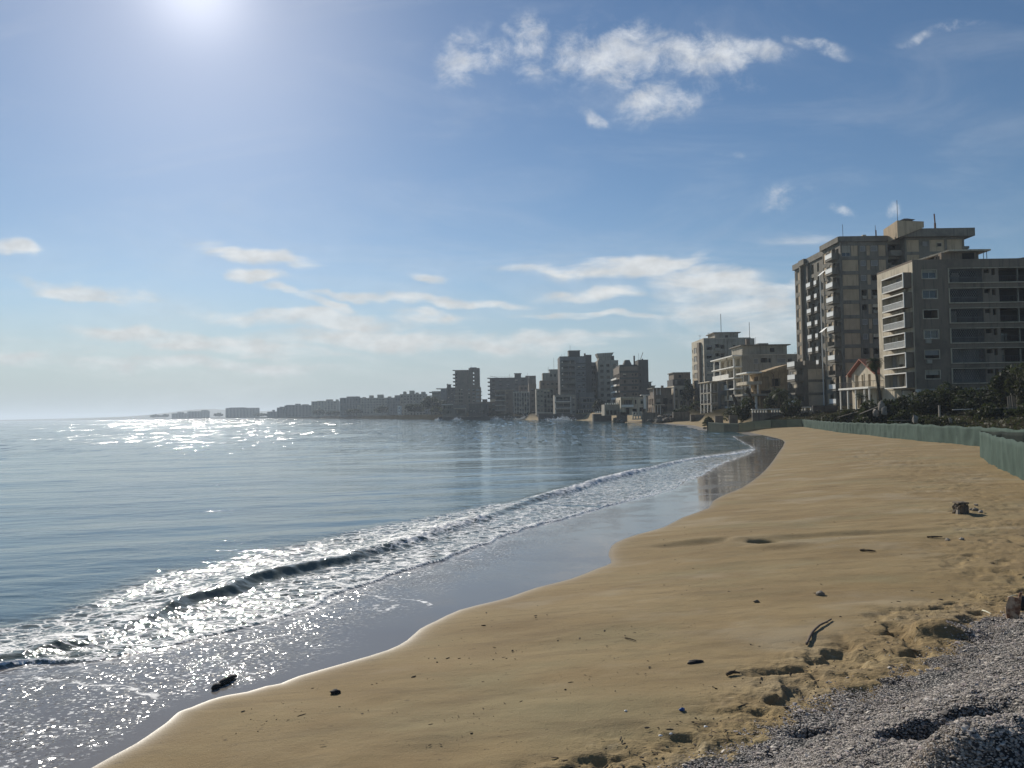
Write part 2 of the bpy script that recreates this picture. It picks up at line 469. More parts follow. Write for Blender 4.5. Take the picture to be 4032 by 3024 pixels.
pits += [(_p.x, _p.y, .32, .34, .62), (_p.x - 1.5, _p.y + .5, 1.2, .45, .11), (_p.x + 2.2, _p.y + .3, 2.6, .45, .10), (_p.x, _p.y - .8, .7, .3, -.05), (_p.x - .5, _p.y + .55, .3, .3, -.06),
         (_p2.x, _p2.y, .34, .24, .34), (_p2.x + .5, _p2.y + .1, .3, .2, .26), (_p3.x, _p3.y, .5, .26, .42), (_p4.x, _p4.y, .10, .30, .22), (_p4.x + .5, _p4.y + .1, .45, .25, -.15),
         (_p5.x, _p5.y, .5, .3, -.32), (_p6.x, _p6.y, .3, .12, .10)]

# ------------------------------------------------------------------ sand material
g = NT('sand')
wet = g.attr('wet'); tram = g.attr('trample'); dirt = g.attr('dirt'); grav = g.attr('gravel')
b1 = g.noise(.35, 5, .6, g.mapv((.6, 1.6, 1)))
b2 = g.noise(2.2, 6, .65, g.mapv((.7, 1.5, 1), (3, 1, 0)))
fine = g.noise(55, 3, .6)
grain = g.noise(260, 2, .6)
col = g.mix(g.mr(b1, .35, .68), (.258, .186, .090), (.308, .230, .118))
col = g.mix(g.mr(b2, .45, .75, 0, .55), col, (.220, .170, .090))
b3 = g.noise(.16, 4, .6, g.mapv((1, 1.8, 1), (9, 4, 0)))
col = g.mix(g.math('MULTIPLY', g.mr(b3, .5, .68), .5), col, (.228, .204, .114))
dry = g.noise(3.2, 6, .7, g.mapv((1, 1.6, 1), (2, 8, 0)))
col = g.mix(g.math('MULTIPLY', g.mr(dry, .55, .72), g.math('MULTIPLY', tram, .85)), col, (.42, .345, .225))
col = g.mix(g.math('MULTIPLY', g.mr(g.noise(5.5, 6, .7, g.mapv((1, 1.5, 1))), .54, .66), g.math('MULTIPLY', tram, .75)), col, (.145, .105, .062))
col = g.mix(g.math('MULTIPLY', g.mr(g.noise(11, 6, .7, g.mapv((.75, 1.5, 1), (5, 5, 0))), .60, .665), g.mr(g.noise(.7, 4, .6, g.mapv((1, 1, 1), (8, 2, 0))), .42, .62, .15, .75)), col, (.085, .062, .04))
col = g.mix(0.5, col, g.mix(1, col, g.mix(g.mr(grain, .3, .7, 0, 1), (.7, .7, .7), (1.3, 1.3, 1.3)), 'MULTIPLY'))
damp = g.mr(g.noise(.55, 5, .6, g.mapv((.7, 1.4, 1), (1, 7, 0))), .44, .66)
col = g.mix(g.math('MULTIPLY', damp, .42), col, (.205, .140, .070))
rip = g.noise(1.5, 5, .6, g.mapv((.35, 2.4, 1), (4, 4, 0)))
col = g.mix(g.math('MULTIPLY', g.mr(rip, .52, .64), .30), col, (.15, .108, .06))
col = g.mix(g.math('MULTIPLY', g.mr(g.noise(.28, 4, .6, g.mapv((1, 1.5, 1), (6, 9, 0))), .52, .7), .5), col, (.37, .31, .21))
col = g.mix(g.math('MULTIPLY', wet, .55), col, (.15, .115, .075))
gv_ = g.n('ShaderNodeTexVoronoi'); g.put(gv_.inputs['Vector'], g.pos); gv_.inputs['Scale'].default_value = 38
sepc = g.n('ShaderNodeSeparateColor'); g.put(sepc.inputs[0], gv_.outputs['Color'])
gcol = g.mix(sepc.outputs[0], (.14, .13, .12), (.50, .47, .43))
gcol = g.mix(g.mr(gv_.outputs['Distance'], .25, .6), gcol, (.04, .04, .04))
gcol = g.mix(g.mr(g.noise(1.1, 4, .6), .52, .68, 0, .7), gcol, (.21, .16, .115))
col = g.mix(g.mr(grav, .35, .65), col, gcol)
dcol = g.mix(g.noise(.8, 6, .65), (.016, .016, .010), (.050, .043, .027))  # dark soil, with the shade over the garden put into its tone
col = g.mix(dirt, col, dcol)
hgt = g.math('ADD', g.math('MULTIPLY', fine, .35), g.math('MULTIPLY', g.noise(9, 5, .6, g.mapv((.8, 1.3, 1))), g.math('ADD', .35, g.math('MULTIPLY', tram, 1.6))))
hgt = g.math('ADD', hgt, g.math('MULTIPLY', g.math('SUBTRACT', 1.0, gv_.outputs['Distance']), g.math('MULTIPLY', grav, 1.4)))
nrm = g.bump(hgt, g.math('SUBTRACT', .55, g.math('MULTIPLY', wet, .5)), .05)
rgh = g.math('SUBTRACT', .92, g.math('MULTIPLY', wet, .62))
MAT_SAND = g.done(g.pbr(col, rgh, nrm, g.math('MULTIPLY', g.math('ADD', .15, g.math('MULTIPLY', wet, .3)), g.math('SUBTRACT', 1.0, dirt))))

def polar(az0, az1, na, radii):
    az = np.radians(np.linspace(az0, az1, na)); rr, aa = np.meshgrid(radii, az, indexing='ij')
    x = rr * np.sin(aa); y = rr * np.cos(aa)
    nr = len(radii)
    idx = np.arange(nr * na).reshape(nr, na)
    q = np.stack([idx[:-1, :-1], idx[1:, :-1], idx[1:, 1:], idx[:-1, 1:]], -1).reshape(-1, 4)[:, ::-1]
    return x.ravel(), y.ravel(), rr.ravel(), q
def compact(V, Fq, keep_v, attrs):
    kf = keep_v[Fq].any(1); Fq = Fq[kf]
    used = np.unique(Fq); m = -np.ones(len(V), np.int64); m[used] = np.arange(len(used))
    return V[used], m[Fq], {k: a[used] for k, a in attrs.items()}

rad = np.concatenate([np.geomspace(1.2, 60, 860, endpoint=False), np.geomspace(60, 400, 150, endpoint=False), np.geomspace(400, 11000, 60)])
x, y, r, Q = polar(-52, 62, 1020, rad)
z, D, fd, gv = land_z(x, y)
# trampled sand: the upper beach on the right, and the strip below the gravel
tr_a = px_curve([(4200, 2330), (4000, 2200), (3950, 2060), (3900, 1960), (3700, 1850), (3500, 1790), (3420, 1750)], .9, 2)
tr_b = px_curve([(2480, 3060), (2700, 2800), (2900, 2690), (3150, 2590), (3400, 2510), (3650, 2430), (3900, 2370)], .9, 2)
near = (r < 75)
tram = np.zeros_like(x)
da = np.abs(sdf(tr_a, x[near], y[near])[0]); db = np.abs(sdf(tr_b, x[near], y[near])[0])
wob = fbm(x[near] * .5, y[near] * .5, 31, 3)
rn = r[near]
ta = .5 * sst(da + (wob - .5) * 3, rn * .08 + .5, .2); tb = sst(gv[near] + (wob - .5) * 1.8, -1.5, -.35) * (gv[near] < .4) * (y[near] < 16)
tram[near] = np.maximum(ta, tb)
up = sst(D, 6, 14) * .35 * (r < 90)
tram = np.maximum(tram, up * sst(fbm(x * .3, y * .3, 8, 3), .45, .7))
# footprints and clods as real dents
c = np.zeros_like(x)
xn = x[near]; yn = y[near]
prints = sst(vnoise(xn * 3.1, yn * 3.1, 3), .62, .80) * .085 + sst(vnoise(xn * 6.3, yn * 6.3, 4), .6, .85) * .035
clods = (fbm(xn * 5.5, yn * 5.5, 6, 6, .68) - .5) * .085
c[near] = (clods - prints) * tram[near]
land = sst(D, .6, 2.5)
soft = np.zeros_like(x)
soft[near] = (fbm(xn * 1.2, yn * 1.9, 41, 3) - .5) * .045
z = z + (c + soft) * land * (gv < .6)
gz = np.zeros_like(x); gm = (gv > -.2) & (r < 22)
gz[gm] = (fbm(x[gm] * 9, y[gm] * 9, 51, 3) - .5) * .07 * sst(gv[gm], 0, .6)
z = z + gz
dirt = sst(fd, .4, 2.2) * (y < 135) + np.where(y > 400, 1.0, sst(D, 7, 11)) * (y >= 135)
V = np.stack([x, y, z], 1)
V, Q, A = compact(V, Q, D > -9, dict(wet=np.exp(-np.maximum(D, 0) / .15) * (D < 4) * (y < 300), trample=tram * land, dirt=np.clip(dirt, 0, 1), gravel=sst(gv + (fbm(x * 3, y * 3, 77, 3) - .5) * .7, -.12, .18)))
beach = np_mesh('beach', V, Q, MAT_SAND, A)
tag(beach, 'golden sand beach curving along the bay', None, None, 'structure')

# ------------------------------------------------------------------ sea
rad = np.concatenate([np.geomspace(5, 110, 800, endpoint=False), np.geomspace(110, 600, 150, endpoint=False), np.geomspace(600, 14000, 70)])
x, y, r, Q = polar(-50, 42, 1150, rad)
D = -sdf(SH, x, y)[0]
kk = D < .6
idx = np.where(kk)[0]
def full(v, fill=0.0):
    o = np.full(x.shape, fill); o[idx] = v; return o
nearm = kk & (r < 170)
ni = np.where(nearm)[0]
xn, yn, Dn = x[ni], y[ni], D[ni]
S, _ = sdf(SW, xn, yn); Cc, par = sdf(CR, xn, yn); E, _ = sdf(ED, xn, yn)
S = np.where(r[ni] > 115, 9, S); E = np.where(r[ni] > 100, 9, E); Cc = np.where(r[ni] > 100, 30, Cc)
cpx = np.interp(par / 3.0, np.arange(len(CRX)), CRX)
amp = np.interp(cpx, [-700, 0, 250, 420, 520, 650, 800, 1100, 1500, 1750, 1880, 1935, 2010, 2120, 2250, 2480, 2600, 2800, 2960], [.08, .10, .08, .04, .06, .10, .14, .17, .17, .16, .15, .06, .05, .12, .19, .19, .12, .09, .05])
white = np.interp(cpx, [-300, 0, 300, 700, 1200, 1420, 1560, 1880, 1950, 2100, 2200, 2480, 2560, 2750, 2960], [.2, .3, .55, .25, .18, .40, .75, .85, .4, .35, .85, 1.0, .6, .8, .8])
wob = (fbm(xn * 1.6, yn * 1.6, 61, 3) - .5)
Cw = Cc + wob * .085
frontw = .20 + .22 * white
prof = np.where(Cw > 0, np.exp(-(Cw / .7) ** 2 * .9), np.exp(-(Cw / frontw) ** 2 * 1.5))
zz = amp * (.75 + .5 * fbm(xn * .25, yn * .25, 62, 2)) * prof
churn = (fbm(xn * 4, yn * 4, 63, 4) - .5)
bw = white * np.exp(-((Cw + .12) / .34) ** 2)
zz = zz + bw * churn * .22
seaw = sst(S, -.02, .25)
insurf = sst(-E, -.3, 1.2) * seaw
zz = zz + insurf * (fbm(xn * 2.6, yn * 4.2, 64, 5, .6) - .5) * .10
# rolled edge of the swash and the thin film in front of it
wS = (fbm(xn * 1.1, yn * 1.1, 65, 3) - .5) * .35
Sx = S + wS
roll = .055 * np.exp(-((Sx - .07) / .085) ** 2)
filmf = sst(-Sx, -.04, .02)
filmz = .118 + np.maximum(Dn, -6) * .022
filmz = np.where(Dn > 0, .118 + .022 * Dn, filmz)
zs = .03 + zz + roll
filmz = np.maximum(filmz, .03)
zn = zs * (1 - filmf) + filmz * filmf
nd = np.exp(-np.maximum(-Dn, 0) / .25)
zn = zn * (1 - nd) + np.maximum(zn, .118 + .022 * Dn) * nd
z = np.zeros_like(x); z[ni] = zn
# swell and chop further out
ca, sa = math.cos(.35), math.sin(.35)
xr = x * ca + y * sa; yr = -x * sa + y * ca
swell = (fbm(xr * .05, yr * .22, 71, 2) - .5) * .16 + (fbm(xr * .22, yr * .75, 72, 3) - .5) * .058
sea = np.ones_like(x); sea[ni] = np.clip(sst(S, .2, 3) * sst(E, -1.5, 2.5) + .25 * seaw, 0, 1)
z = z + swell * sea * sst(-D, 0, 4)
ao = np.zeros_like(x)
for a in arcs:
    d = np.abs(sdf(a, xn, yn)[0]); ao[ni] = np.maximum(ao[ni], np.exp(-(d / .10) ** 2) * .62)
foam = np.zeros_like(x)
fl = np.zeros_like(x); fl[ni] = filmf
dens = insurf * (.53 - .13 * sst(r[ni], 22, 60))
dens = dens + insurf * .20 * np.exp(-np.maximum(S, 0) / .35) + insurf * .12 * np.exp(-((Cw - .3) / .4) ** 2)
dens = dens * (1 - .85 * (1 - white) * np.exp(-((Cw + .16) / .24) ** 2))
dens = np.maximum(dens, bw * .95)
dens = np.maximum(dens, (1 - filmf) * np.exp(-((Sx - .05) / .06) ** 2) * .9)
dens = np.maximum(dens, filmf * (.30 * np.exp(S / .9) + .17 * sst(-Dn, .25, .8)))
edge = np.exp(-((Dn + .03) / .05) ** 2) * .20 * (r[ni] < 40)  # foam on the waterline, also painting in its bright sunlit rim
dens = np.maximum(dens, edge)
foam[ni] = dens
surfa = np.zeros_like(x); surfa[ni] = insurf * (1 - filmf)
bub_spark = np.zeros_like(x); bub_spark[ni] = filmf * np.maximum(sst(S, -2.6, -.1), sst(xn, -2.2, -4.2) * sst(Dn, -.1, -.5)) * sst(r[ni], 34, 16)
foam = np.maximum(foam, ao)
# surf breaking on the far rocks and walls
fs = (r >= 140) & (r < 640) & kk
foam[fs] = np.maximum(foam[fs], np.exp(-np.maximum(-D[fs], 0) / (r[fs] * .008)) * sst(fbm(x[fs] * .05, y[fs] * .05, 81, 3), .42, .6) * .45)
V = np.stack([x, y, z], 1)
V, Q, A = compact(V, Q, kk, dict(foam=np.clip(foam, 0, 1), film=np.clip(fl, 0, 1), offing=sst(r, 60, 170), distance_out=sst(r, 170, 330), surf=surfa, bubble_sparkle=bub_spark))

g = NT('sea_water')
foam = g.attr('foam'); film = g.attr('film'); off = g.attr('offing'); surf = g.attr('surf'); bub_spark = g.attr('bubble_sparkle')
rp = g.noise(1.3, 5, .55, g.mapv((.45, 1.1, 1), (0, 0, 0), (0, 0, .25)), .4)
rp2 = g.noise(6.0, 4, .6, g.mapv((.5, 1.1, 1), (4, 2, 0), (0, 0, .1)), .3)
rp3 = g.noise(.22, 3, .5, g.mapv((.35, 1.4, 1)))
h = g.math('ADD', g.math('MULTIPLY', rp, 1.0), g.math('MULTIPLY', rp2, .16))
patch = g.mr(rp3, .35, .65, .35, 1.1)
open_ = g.math('SUBTRACT', 1.0, film)
stren = g.math('MULTIPLY', g.math('MULTIPLY', patch, open_), g.math('ADD', g.math('ADD', .30, g.math('MULTIPLY', surf, .32)), g.math('MULTIPLY', off, .80)))
def facets(sc, gate_lo, amount, gain, vs=(1, 1, 1)):
    # wind ruffled facets: a share of the cells tip their own way and flash when they face the sun
    v_ = g.n('ShaderNodeTexVoronoi'); v_.inputs['Scale'].default_value = sc; g.put(v_.inputs['Vector'], g.mapv(vs, (0, 0, 0), (0, 0, .25)))
    sx = g.n('ShaderNodeSeparateColor'); g.put(sx.inputs[0], v_.outputs['Color'])
    gate = g.math('MULTIPLY', g.math('GREATER_THAN', sx.outputs[2], gate_lo), amount)
    cx_ = g.n('ShaderNodeCombineXYZ')
    for i_ in (0, 1): g.put(cx_.inputs[i_], g.math('MULTIPLY', g.math('MULTIPLY', g.math('SUBTRACT', sx.outputs[i_], .5), gain), gate))
    return cx_.outputs[0], gate
do = g.attr('distance_out')
t1, g1 = facets(1.0, .80, g.math('MULTIPLY', off, g.math('SUBTRACT', 1.0, do)), .56, (2.2, .24, 1))
t2, g2 = facets(1.0, .80, do, .52, (1.1, .06, 1))
t3, g3 = facets(32.0, .72, g.math('MULTIPLY', bub_spark, g.mr(g.noise(1.3, 5, .65, g.mapv((1, 1, 1), (3, 8, 0))), .36, .56)), .55)
va = g.n('ShaderNodeVectorMath', operation='ADD'); g.put(va.inputs[0], t1); g.put(va.inputs[1], t2)
vb = g.n('ShaderNodeVectorMath', operation='ADD'); g.put(vb.inputs[0], va.outputs[0]); g.put(vb.inputs[1], t3)
vc = g.n('ShaderNodeVectorMath', operation='ADD'); g.put(vc.inputs[0], vb.outputs[0]); g.put(vc.inputs[1], g.geo.outputs['Normal'])
vn = g.n('ShaderNodeVectorMath', operation='NORMALIZE'); g.put(vn.inputs[0], vc.outputs[0])
flash = g.math('MAXIMUM', g.math('MAXIMUM', g1, g2), g3)
stren = g.math('MULTIPLY', stren, g.math('SUBTRACT', .8, g.math('MULTIPLY', off, .40)))
nrm = g.bump(h, stren, .22, vn.outputs[0])
fr = g.noise(16, 4, .6, g.mapv((.45, 1.2, 1)), .4)
nrm = g.bump(fr, g.math('MULTIPLY', film, g.mr(g.noise(.7, 4, .6), .42, .62, .03, .16)), .02, nrm)
base = g.mix(film, (.060, .115, .132), (.185, .168, .150))
base = g.mix(g.math('MULTIPLY', surf, .85), base, (.135, .140, .105))
bn = g.noise(13, 3, .6, g.mapv((.8, 1.2, 1)))
nrm = g.bump(bn, g.math('MULTIPLY', bub_spark, g.mr(g.noise(1.6, 4, .6, g.mapv((1, 1, 1), (2, 6, 0))), .40, .62, .03, .38)), .03, nrm)
water = g.pbr(base, g.math('ADD', g.math('SUBTRACT', .05, g.math('MULTIPLY', film, .02)), g.math('MULTIPLY', flash, .11)), nrm, .5, 0, 1.333)
n1 = g.noise(4.4, 9, .66, g.mapv((.5, 1.35, 1), (0, 0, 0), (0, 0, .3)), .7)
cell = g.vor(4.2, 'DISTANCE_TO_EDGE', g.mix(.22, g.mapv((.7, 1.3, 1)), g.noise(2.0, 4, .6, None, 0, True)))
web = g.mr(cell, .015, .085, 1, 0)
th = g.mr(foam, 0, 1, .80, .31, False)
f1 = g.mr(n1, th, g.math('ADD', th, .06))
f2 = g.math('MULTIPLY', web, g.mr(foam, .28, .55, 0, .8))
glint_fleck = g.noise(15, 3, .6, g.mapv((.8, 1.2, 1), (7, 3, 0)))
f3 = g.math('MULTIPLY', g.mr(glint_fleck, .57, .63), g.math('MULTIPLY', g.mr(g.noise(1.5, 5, .65, g.mapv((1, 1, 1), (6, 1, 0))), .34, .58), bub_spark))  # white flecks: loose foam, and sun sparkle painted onto the film
ff = g.math('MAXIMUM', f3, g.math('MULTIPLY', g.math('MAXIMUM', f1, f2), g.mr(foam, .02, .12)))
fb = g.bump(g.noise(22, 4, .65), .9, .03)
fsh = g.pbr((.70, .71, .72), .6, fb, .5)
MAT_SEA = g.done(g.mixsh(ff, water, fsh))
sea_o = np_mesh('sea', V, Q, MAT_SEA, A)
tag(sea_o, 'calm blue sea with a low breaking wave and foam at the beach', None, None, 'structure')

# ------------------------------------------------------------------ building materials
WC = {}
def wm(key, c, dirt=.5, streak=.5, sc=1.0):
    if key not in WC: WC[key] = wall_mat(key, c, dirt, streak, .9, sc)
    return WC[key]
CONC = wm('grey_concrete', (.200, .180, .145))
BEIGE = wm('beige_render', (.47, .36, .235), .35, .45)
SCRN = wm('grey_screen_block', (.17, .165, .155))
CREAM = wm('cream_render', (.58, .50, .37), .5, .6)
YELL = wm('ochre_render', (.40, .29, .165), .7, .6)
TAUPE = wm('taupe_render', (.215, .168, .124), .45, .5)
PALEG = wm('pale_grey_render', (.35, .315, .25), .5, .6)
WHITE = wm('stained_white_paint', (.80, .77, .69), .12, .25)
DARKG = wm('dark_grey_render', (.085, .080, .074), .5, .5)
BLUEG = wm('blue_grey_render', (.17, .178, .175), .4, .5)
STONE = wm('sea_wall_stone', (.20, .178, .145), .8, .8)
BRICKY = wm('brown_render', (.20, .155, .115), .6, .6)
GLASS = plain('dark_window_glass', (.018, .02, .022), .12, .6, .4, 1.5)
VOID = plain('unlit_room', (.020, .018, .016), .95, .1, .5, .7)  # near black: the darkness of rooms and recesses put into the colour
ROOM = wm('pale_room_plaster', (.30, .275, .24), .5, .4)
SHUT = plain('roller_shutter_grey', (.22, .215, .20), .7, .3, .3, 1.2)
FRAME = plain('white_window_frame', (.45, .44, .42), .6)
RAILW = plain('white_railing_paint', (.74, .74, .70), .5, .4, .1)
RAILD = plain('dark_railing_iron', (.03, .03, .032), .6)
METAL = plain('aerial_metal', (.10, .10, .11), .5, .5, .2)
RUST = plain('rusty_pipe', (.16, .08, .05), .8)
def tiles():
    g = NT('red_roof_tiles')
    w = g.n('ShaderNodeTexWave', wave_type='BANDS', bands_direction='X'); w.inputs['Scale'].default_value = 1.6; w.inputs['Distortion'].default_value = 1.0
    g.put(w.inputs['Vector'], g.pos)
    n = g.noise(2.5, 5, .65)
    col = g.mix(n, (.17, .055, .03), (.36, .13, .075))
    col = g.mix(g.math('MULTIPLY', w.outputs[0], .5), col, (.10, .04, .025))
    return g.done(g.pbr(col, .85, g.bump(w.outputs[0], .8, .08), .3))
TILE = tiles()

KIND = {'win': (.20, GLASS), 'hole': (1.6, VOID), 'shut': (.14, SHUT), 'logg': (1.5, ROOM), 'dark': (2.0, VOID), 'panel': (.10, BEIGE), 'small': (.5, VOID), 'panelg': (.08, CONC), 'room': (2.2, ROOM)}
PNAME = {'panel': 'infill_panel', 'panelg': 'infill_panel', 'logg': 'loggia', 'dark': 'loggia', 'room': 'loggia'}

class Bd:
    """a building: an Empty with wall, roof, window, balcony ... children"""
    def __init__(s, name, label, x0, x1, y0, y1, z0, z1, mat, group=None, cat='building', frames=True):
        s.x0, s.x1, s.y0, s.y1, s.z0, s.z1, s.mat = x0, x1, y0, y1, z0, z1, mat
        s.root = empty(name, ((x0 + x1) / 2, (y0 + y1) / 2, z0))
        tag(s.root, label, cat, group)
        s.w = MB(); s.nwin = 0; s.over = MB(); s.frames = frames
        s.sides = set()
    def frame(s, side, off=0.0, box=None):
        x0, x1, y0, y1 = box or (s.x0, s.x1, s.y0, s.y1)
        P = {'F': ((x0, y0), (x1, y0)), 'L': ((x0, y1), (x0, y0)), 'R': ((x1, y0), (x1, y1)), 'B': ((x1, y1), (x0, y1))}[side]
        return P
    def pt(s, fr, u, v, n):
        (ax, ay), (bx, by) = fr
        l = math.hypot(bx - ax, by - ay); dx, dy = (bx - ax) / l, (by - ay) / l
        return (ax + dx * u + dy * n, ay + dy * u - dx * n, v)
    def fbox(s, mb, fr, u0, u1, v0, v1, n0, n1, mat):
        p = lambda u, v, n: s.pt(fr, u, v, n)
        mb.hexa([p(u0, v0, n1), p(u1, v0, n1), p(u1, v0, n0), p(u0, v0, n0), p(u0, v1, n1), p(u1, v1, n1), p(u1, v1, n0), p(u0, v1, n0)], mat)
    def wall(s, fr, ops=(), z0=None, z1=None, mat=None):
        if isinstance(fr, str): s.sides.add(fr); fr = s.frame(fr)
        z0 = s.z0 if z0 is None else z0; z1 = s.z1 if z1 is None else z1; mat = mat or s.mat
        (ax, ay), (bx, by) = fr; Ln = math.hypot(bx - ax, by - ay)
        O = []
        for o in ops:
            u0, u1, v0, v1, k = o[:5]
            u0 = max(u0, .03); u1 = min(u1, Ln - .03); v0 = max(v0, z0 + .03); v1 = min(v1, z1 - .03)
            if u1 - u0 > .05 and v1 - v0 > .05: O.append((u0, u1, v0, v1, k) + tuple(o[5:]))
        us = sorted({0.0, Ln} | {q for o in O for q in o[:2]}); vs = sorted({z0, z1} | {q for o in O for q in o[2:4]})
        P = lambda u, v, n=0: s.pt(fr, u, v, n)
        for j in range(len(vs) - 1):
            run = None
            for i in range(len(us) - 1):
                cu, cv = (us[i] + us[i + 1]) / 2, (vs[j] + vs[j + 1]) / 2
                hole = any(o[0] < cu < o[1] and o[2] < cv < o[3] for o in O)
                if not hole: run = us[i] if run is None else run
                if run is not None and (hole or i == len(us) - 2):
                    e = us[i] if hole else us[i + 1]
                    s.w.poly([P(run, vs[j]), P(e, vs[j]), P(e, vs[j + 1]), P(run, vs[j + 1])], mat); run = None
        for o in O:
            u0, u1, v0, v1, k = o[:5]
            dp, bm = KIND[k]
            if len(o) > 5 and o[5]: bm = o[5]
            rm = mat if k not in ('dark', 'hole') else mat
            for q in (((u0, v0), (u1, v0)), ((u1, v0), (u1, v1)), ((u1, v1), (u0, v1)), ((u0, v1), (u0, v0))):
                (a, b), (c, d) = q
                s.w.poly([P(a, b), P(c, d), P(c, d, -dp), P(a, b, -dp)], rm)
            s.nwin += 1
            mb = MB() if s.nwin <= 95 else s.over
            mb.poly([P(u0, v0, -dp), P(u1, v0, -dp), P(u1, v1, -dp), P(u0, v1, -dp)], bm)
            fm = None
            if k in ('win', 'shut') and s.frames:
                fm = MB(); t = .07
                for (a, b, c, d) in ((u0, u0 + t, v0, v1), (u1 - t, u1, v0, v1), (u0 + t, u1 - t, v0, v0 + t), (u0 + t, u1 - t, v1 - t, v1)):
                    s.fbox(fm, fr, a, b, c, d, -dp - .02, -dp + .06, FRAME)
                if k == 'win' and u1 - u0 > 1.1: s.fbox(fm, fr, (u0 + u1) / 2 - .03, (u0 + u1) / 2 + .03, v0 + t, v1 - t, -dp - .02, -dp + .05, FRAME)
            if mb is not s.over:
                w = mb.build(PNAME.get(k, 'window'), s.root)
                rq = random.Random(int(u0 * 91 + v0 * 57 + s.x0 * 13))
                if k in ('hole', 'win') and u1 - u0 < 2.6 and rq.random() < .42:
                    bl = MB(); c_ = rq.uniform(.25, .75); s.fbox(bl, fr, u0 + .02, u1 - .02, v1 - (v1 - v0) * c_, v1 - .01, -.12, -.08, rq.choice((SHUT, SHUT, PALEG, CREAM))); bl.build('blind', w, s.root['_o'])
                elif k in ('dark', 'room', 'logg') and rq.random() < .6:
                    bl = MB(); a0 = u0 + (u1 - u0) * rq.uniform(.05, .5); wd = min((u1 - u0) * .4, rq.uniform(.7, 1.3)); s.fbox(bl, fr, a0, a0 + wd, v0 + .02, v0 + (v1 - v0) * rq.uniform(.6, .95), -dp + .02, -dp + .1, rq.choice((ROOM, PALEG, GLASS, BRICKY))); bl.build('door', w, s.root['_o'])
                if k in ('hole', 'win', 'shut') and rq.random() < .10:
                    bl = MB(); s.fbox(bl, fr, u0 + .1, u0 + .85, v0 - .75, v0 - .2, .02, .38, PALEG); bl.build('air_conditioner', s.root)
                if fm: fm.build('window_frame', w, s.root['_o'])
    def grid(s, u0, u1, n, w, zt, pitch, nf, h, kinds, seed=0):
        """n openings across, nf storeys from zt (top of the highest opening) down"""
        rr = random.Random(seed + int(u0 * 7) + nf); o = []
        for i in range(nf):
            for j in range(n):
                cu = u0 + (u1 - u0) * (j + .5) / n
                k = kinds if isinstance(kinds, str) else rr.choice(kinds)
                hh = h * (1 if k != 'shut' else .98)
                o.append((cu - w / 2, cu + w / 2, zt - i * pitch - hh, zt - i * pitch, k))
        return o
    def box(s, name, x0, x1, y0, y1, z0, z1, mat=None, label=None):
        m = MB(); m.box(x0, x1, y0, y1, z0, z1, mat or s.mat); o = m.build(name, s.root)
        if label: o['label'] = label
        return o
    def part(s, name, mb): return mb.build(name, s.root)
    def balcony(s, fr, u0, u1, v, dep, hp=1.0, mat=None, rail='solid', sides='solid', slab=.18, rmat=None):
        """slab and parapet; a railing is a sub-part"""
        mat = mat or s.mat; m = MB(); rm = MB()
        s.fbox(m, fr, u0, u1, v - slab, v, -.02, dep, mat)
        if rail == 'solid': s.fbox(m, fr, u0, u1, v, v + hp, dep - .12, dep, mat)
        if sides == 'solid':
            s.fbox(m, fr, u0, u0 + .12, v, v + hp, -.02, dep - .12, mat); s.fbox(m, fr, u1 - .12, u1, v, v + hp, -.02, dep - .12, mat)
        o = m.build('balcony', s.root)
        rmat = rmat or RAILW
        if rail == 'bars':
            n = max(3, int((u1 - u0) / .22))
            for k in range(n + 1):
                q = u0 + .13 + (u1 - u0 - .26) * k / n
                s.fbox(rm, fr, q - .02, q + .02, v, v + hp, dep - .07, dep - .03, rmat)
            s.fbox(rm, fr, u0 + .1, u1 - .1, v + hp, v + hp + .07, dep - .09, dep - .01, rmat); s.fbox(rm, fr, u0 + .1, u1 - .1, v + .08, v + .14, dep - .09, dep - .01, rmat)
        elif rail == 'sheet':
            s.fbox(rm, fr, u0 + .12, u1 - .12, v + .12, v + hp, dep - .06, dep - .02, rmat); s.fbox(rm, fr, u0 + .1, u1 - .1, v + hp, v + hp + .07, dep - .09, dep + .01, rmat)
        if rm.v: rm.build('railing', o, s.root['_o'])
        return o
    def slabrow(s, name, fr, u0, u1, v, dep, t=.2, mat=None):
        m = MB(); s.fbox(m, fr, u0, u1, v - t, v, -.02, dep, mat or WHITE); return m.build(name, s.root)
    def aerial(s, x, y, z, h, r=.05, mat=None, arms=0):
        m = MB(); m.tube([(x, y, z - .1), (x, y, z + h)], r, mat or METAL, 5)
        for k in range(arms):
            q = z + h - .2 - .25 * k; m.box(x - .6 + .1 * k, x + .6 - .1 * k, y - .02, y + .02, q, q + .04, mat or METAL)
        return m.build('aerial', s.root)
    def finish(s, parapet=.0, over=0.0, roofmat=None):
        for q in 'FLRB':
            if q not in s.sides: s.wall(q)
        s.w.build('wall', s.root)
        if s.over.v:
            o = s.over.build('window', s.root); o['kind'] = 'stuff'
        r = MB(); rmat = roofmat or s.mat
        e = over
        if over > 0:
            r.box(s.x0 - e, s.x1 + e, s.y0 - e, s.y1 + e, s.z1 + .003, s.z1 + .22, rmat)
        else:
            r.box(s.x0 + .02, s.x1 - .02, s.y0 + .02, s.y1 - .02, s.z1 - .3, s.z1 + .003, rmat)
            if parapet:
                p = parapet; t = .2
                r.box(s.x0, s.x1, s.y0, s.y0 + t, s.z1 + .003, s.z1 + p, rmat); r.box(s.x0, s.x1, s.y1 - t, s.y1, s.z1 + .003, s.z1 + p, rmat)
                r.box(s.x0, s.x0 + t, s.y0 + t, s.y1 - t, s.z1 + .003, s.z1 + p, rmat); r.box(s.x1 - t, s.x1, s.y0 + t, s.y1 - t, s.z1 + .003, s.z1 + p, rmat)
        r.build('roof', s.root)
        return s.root

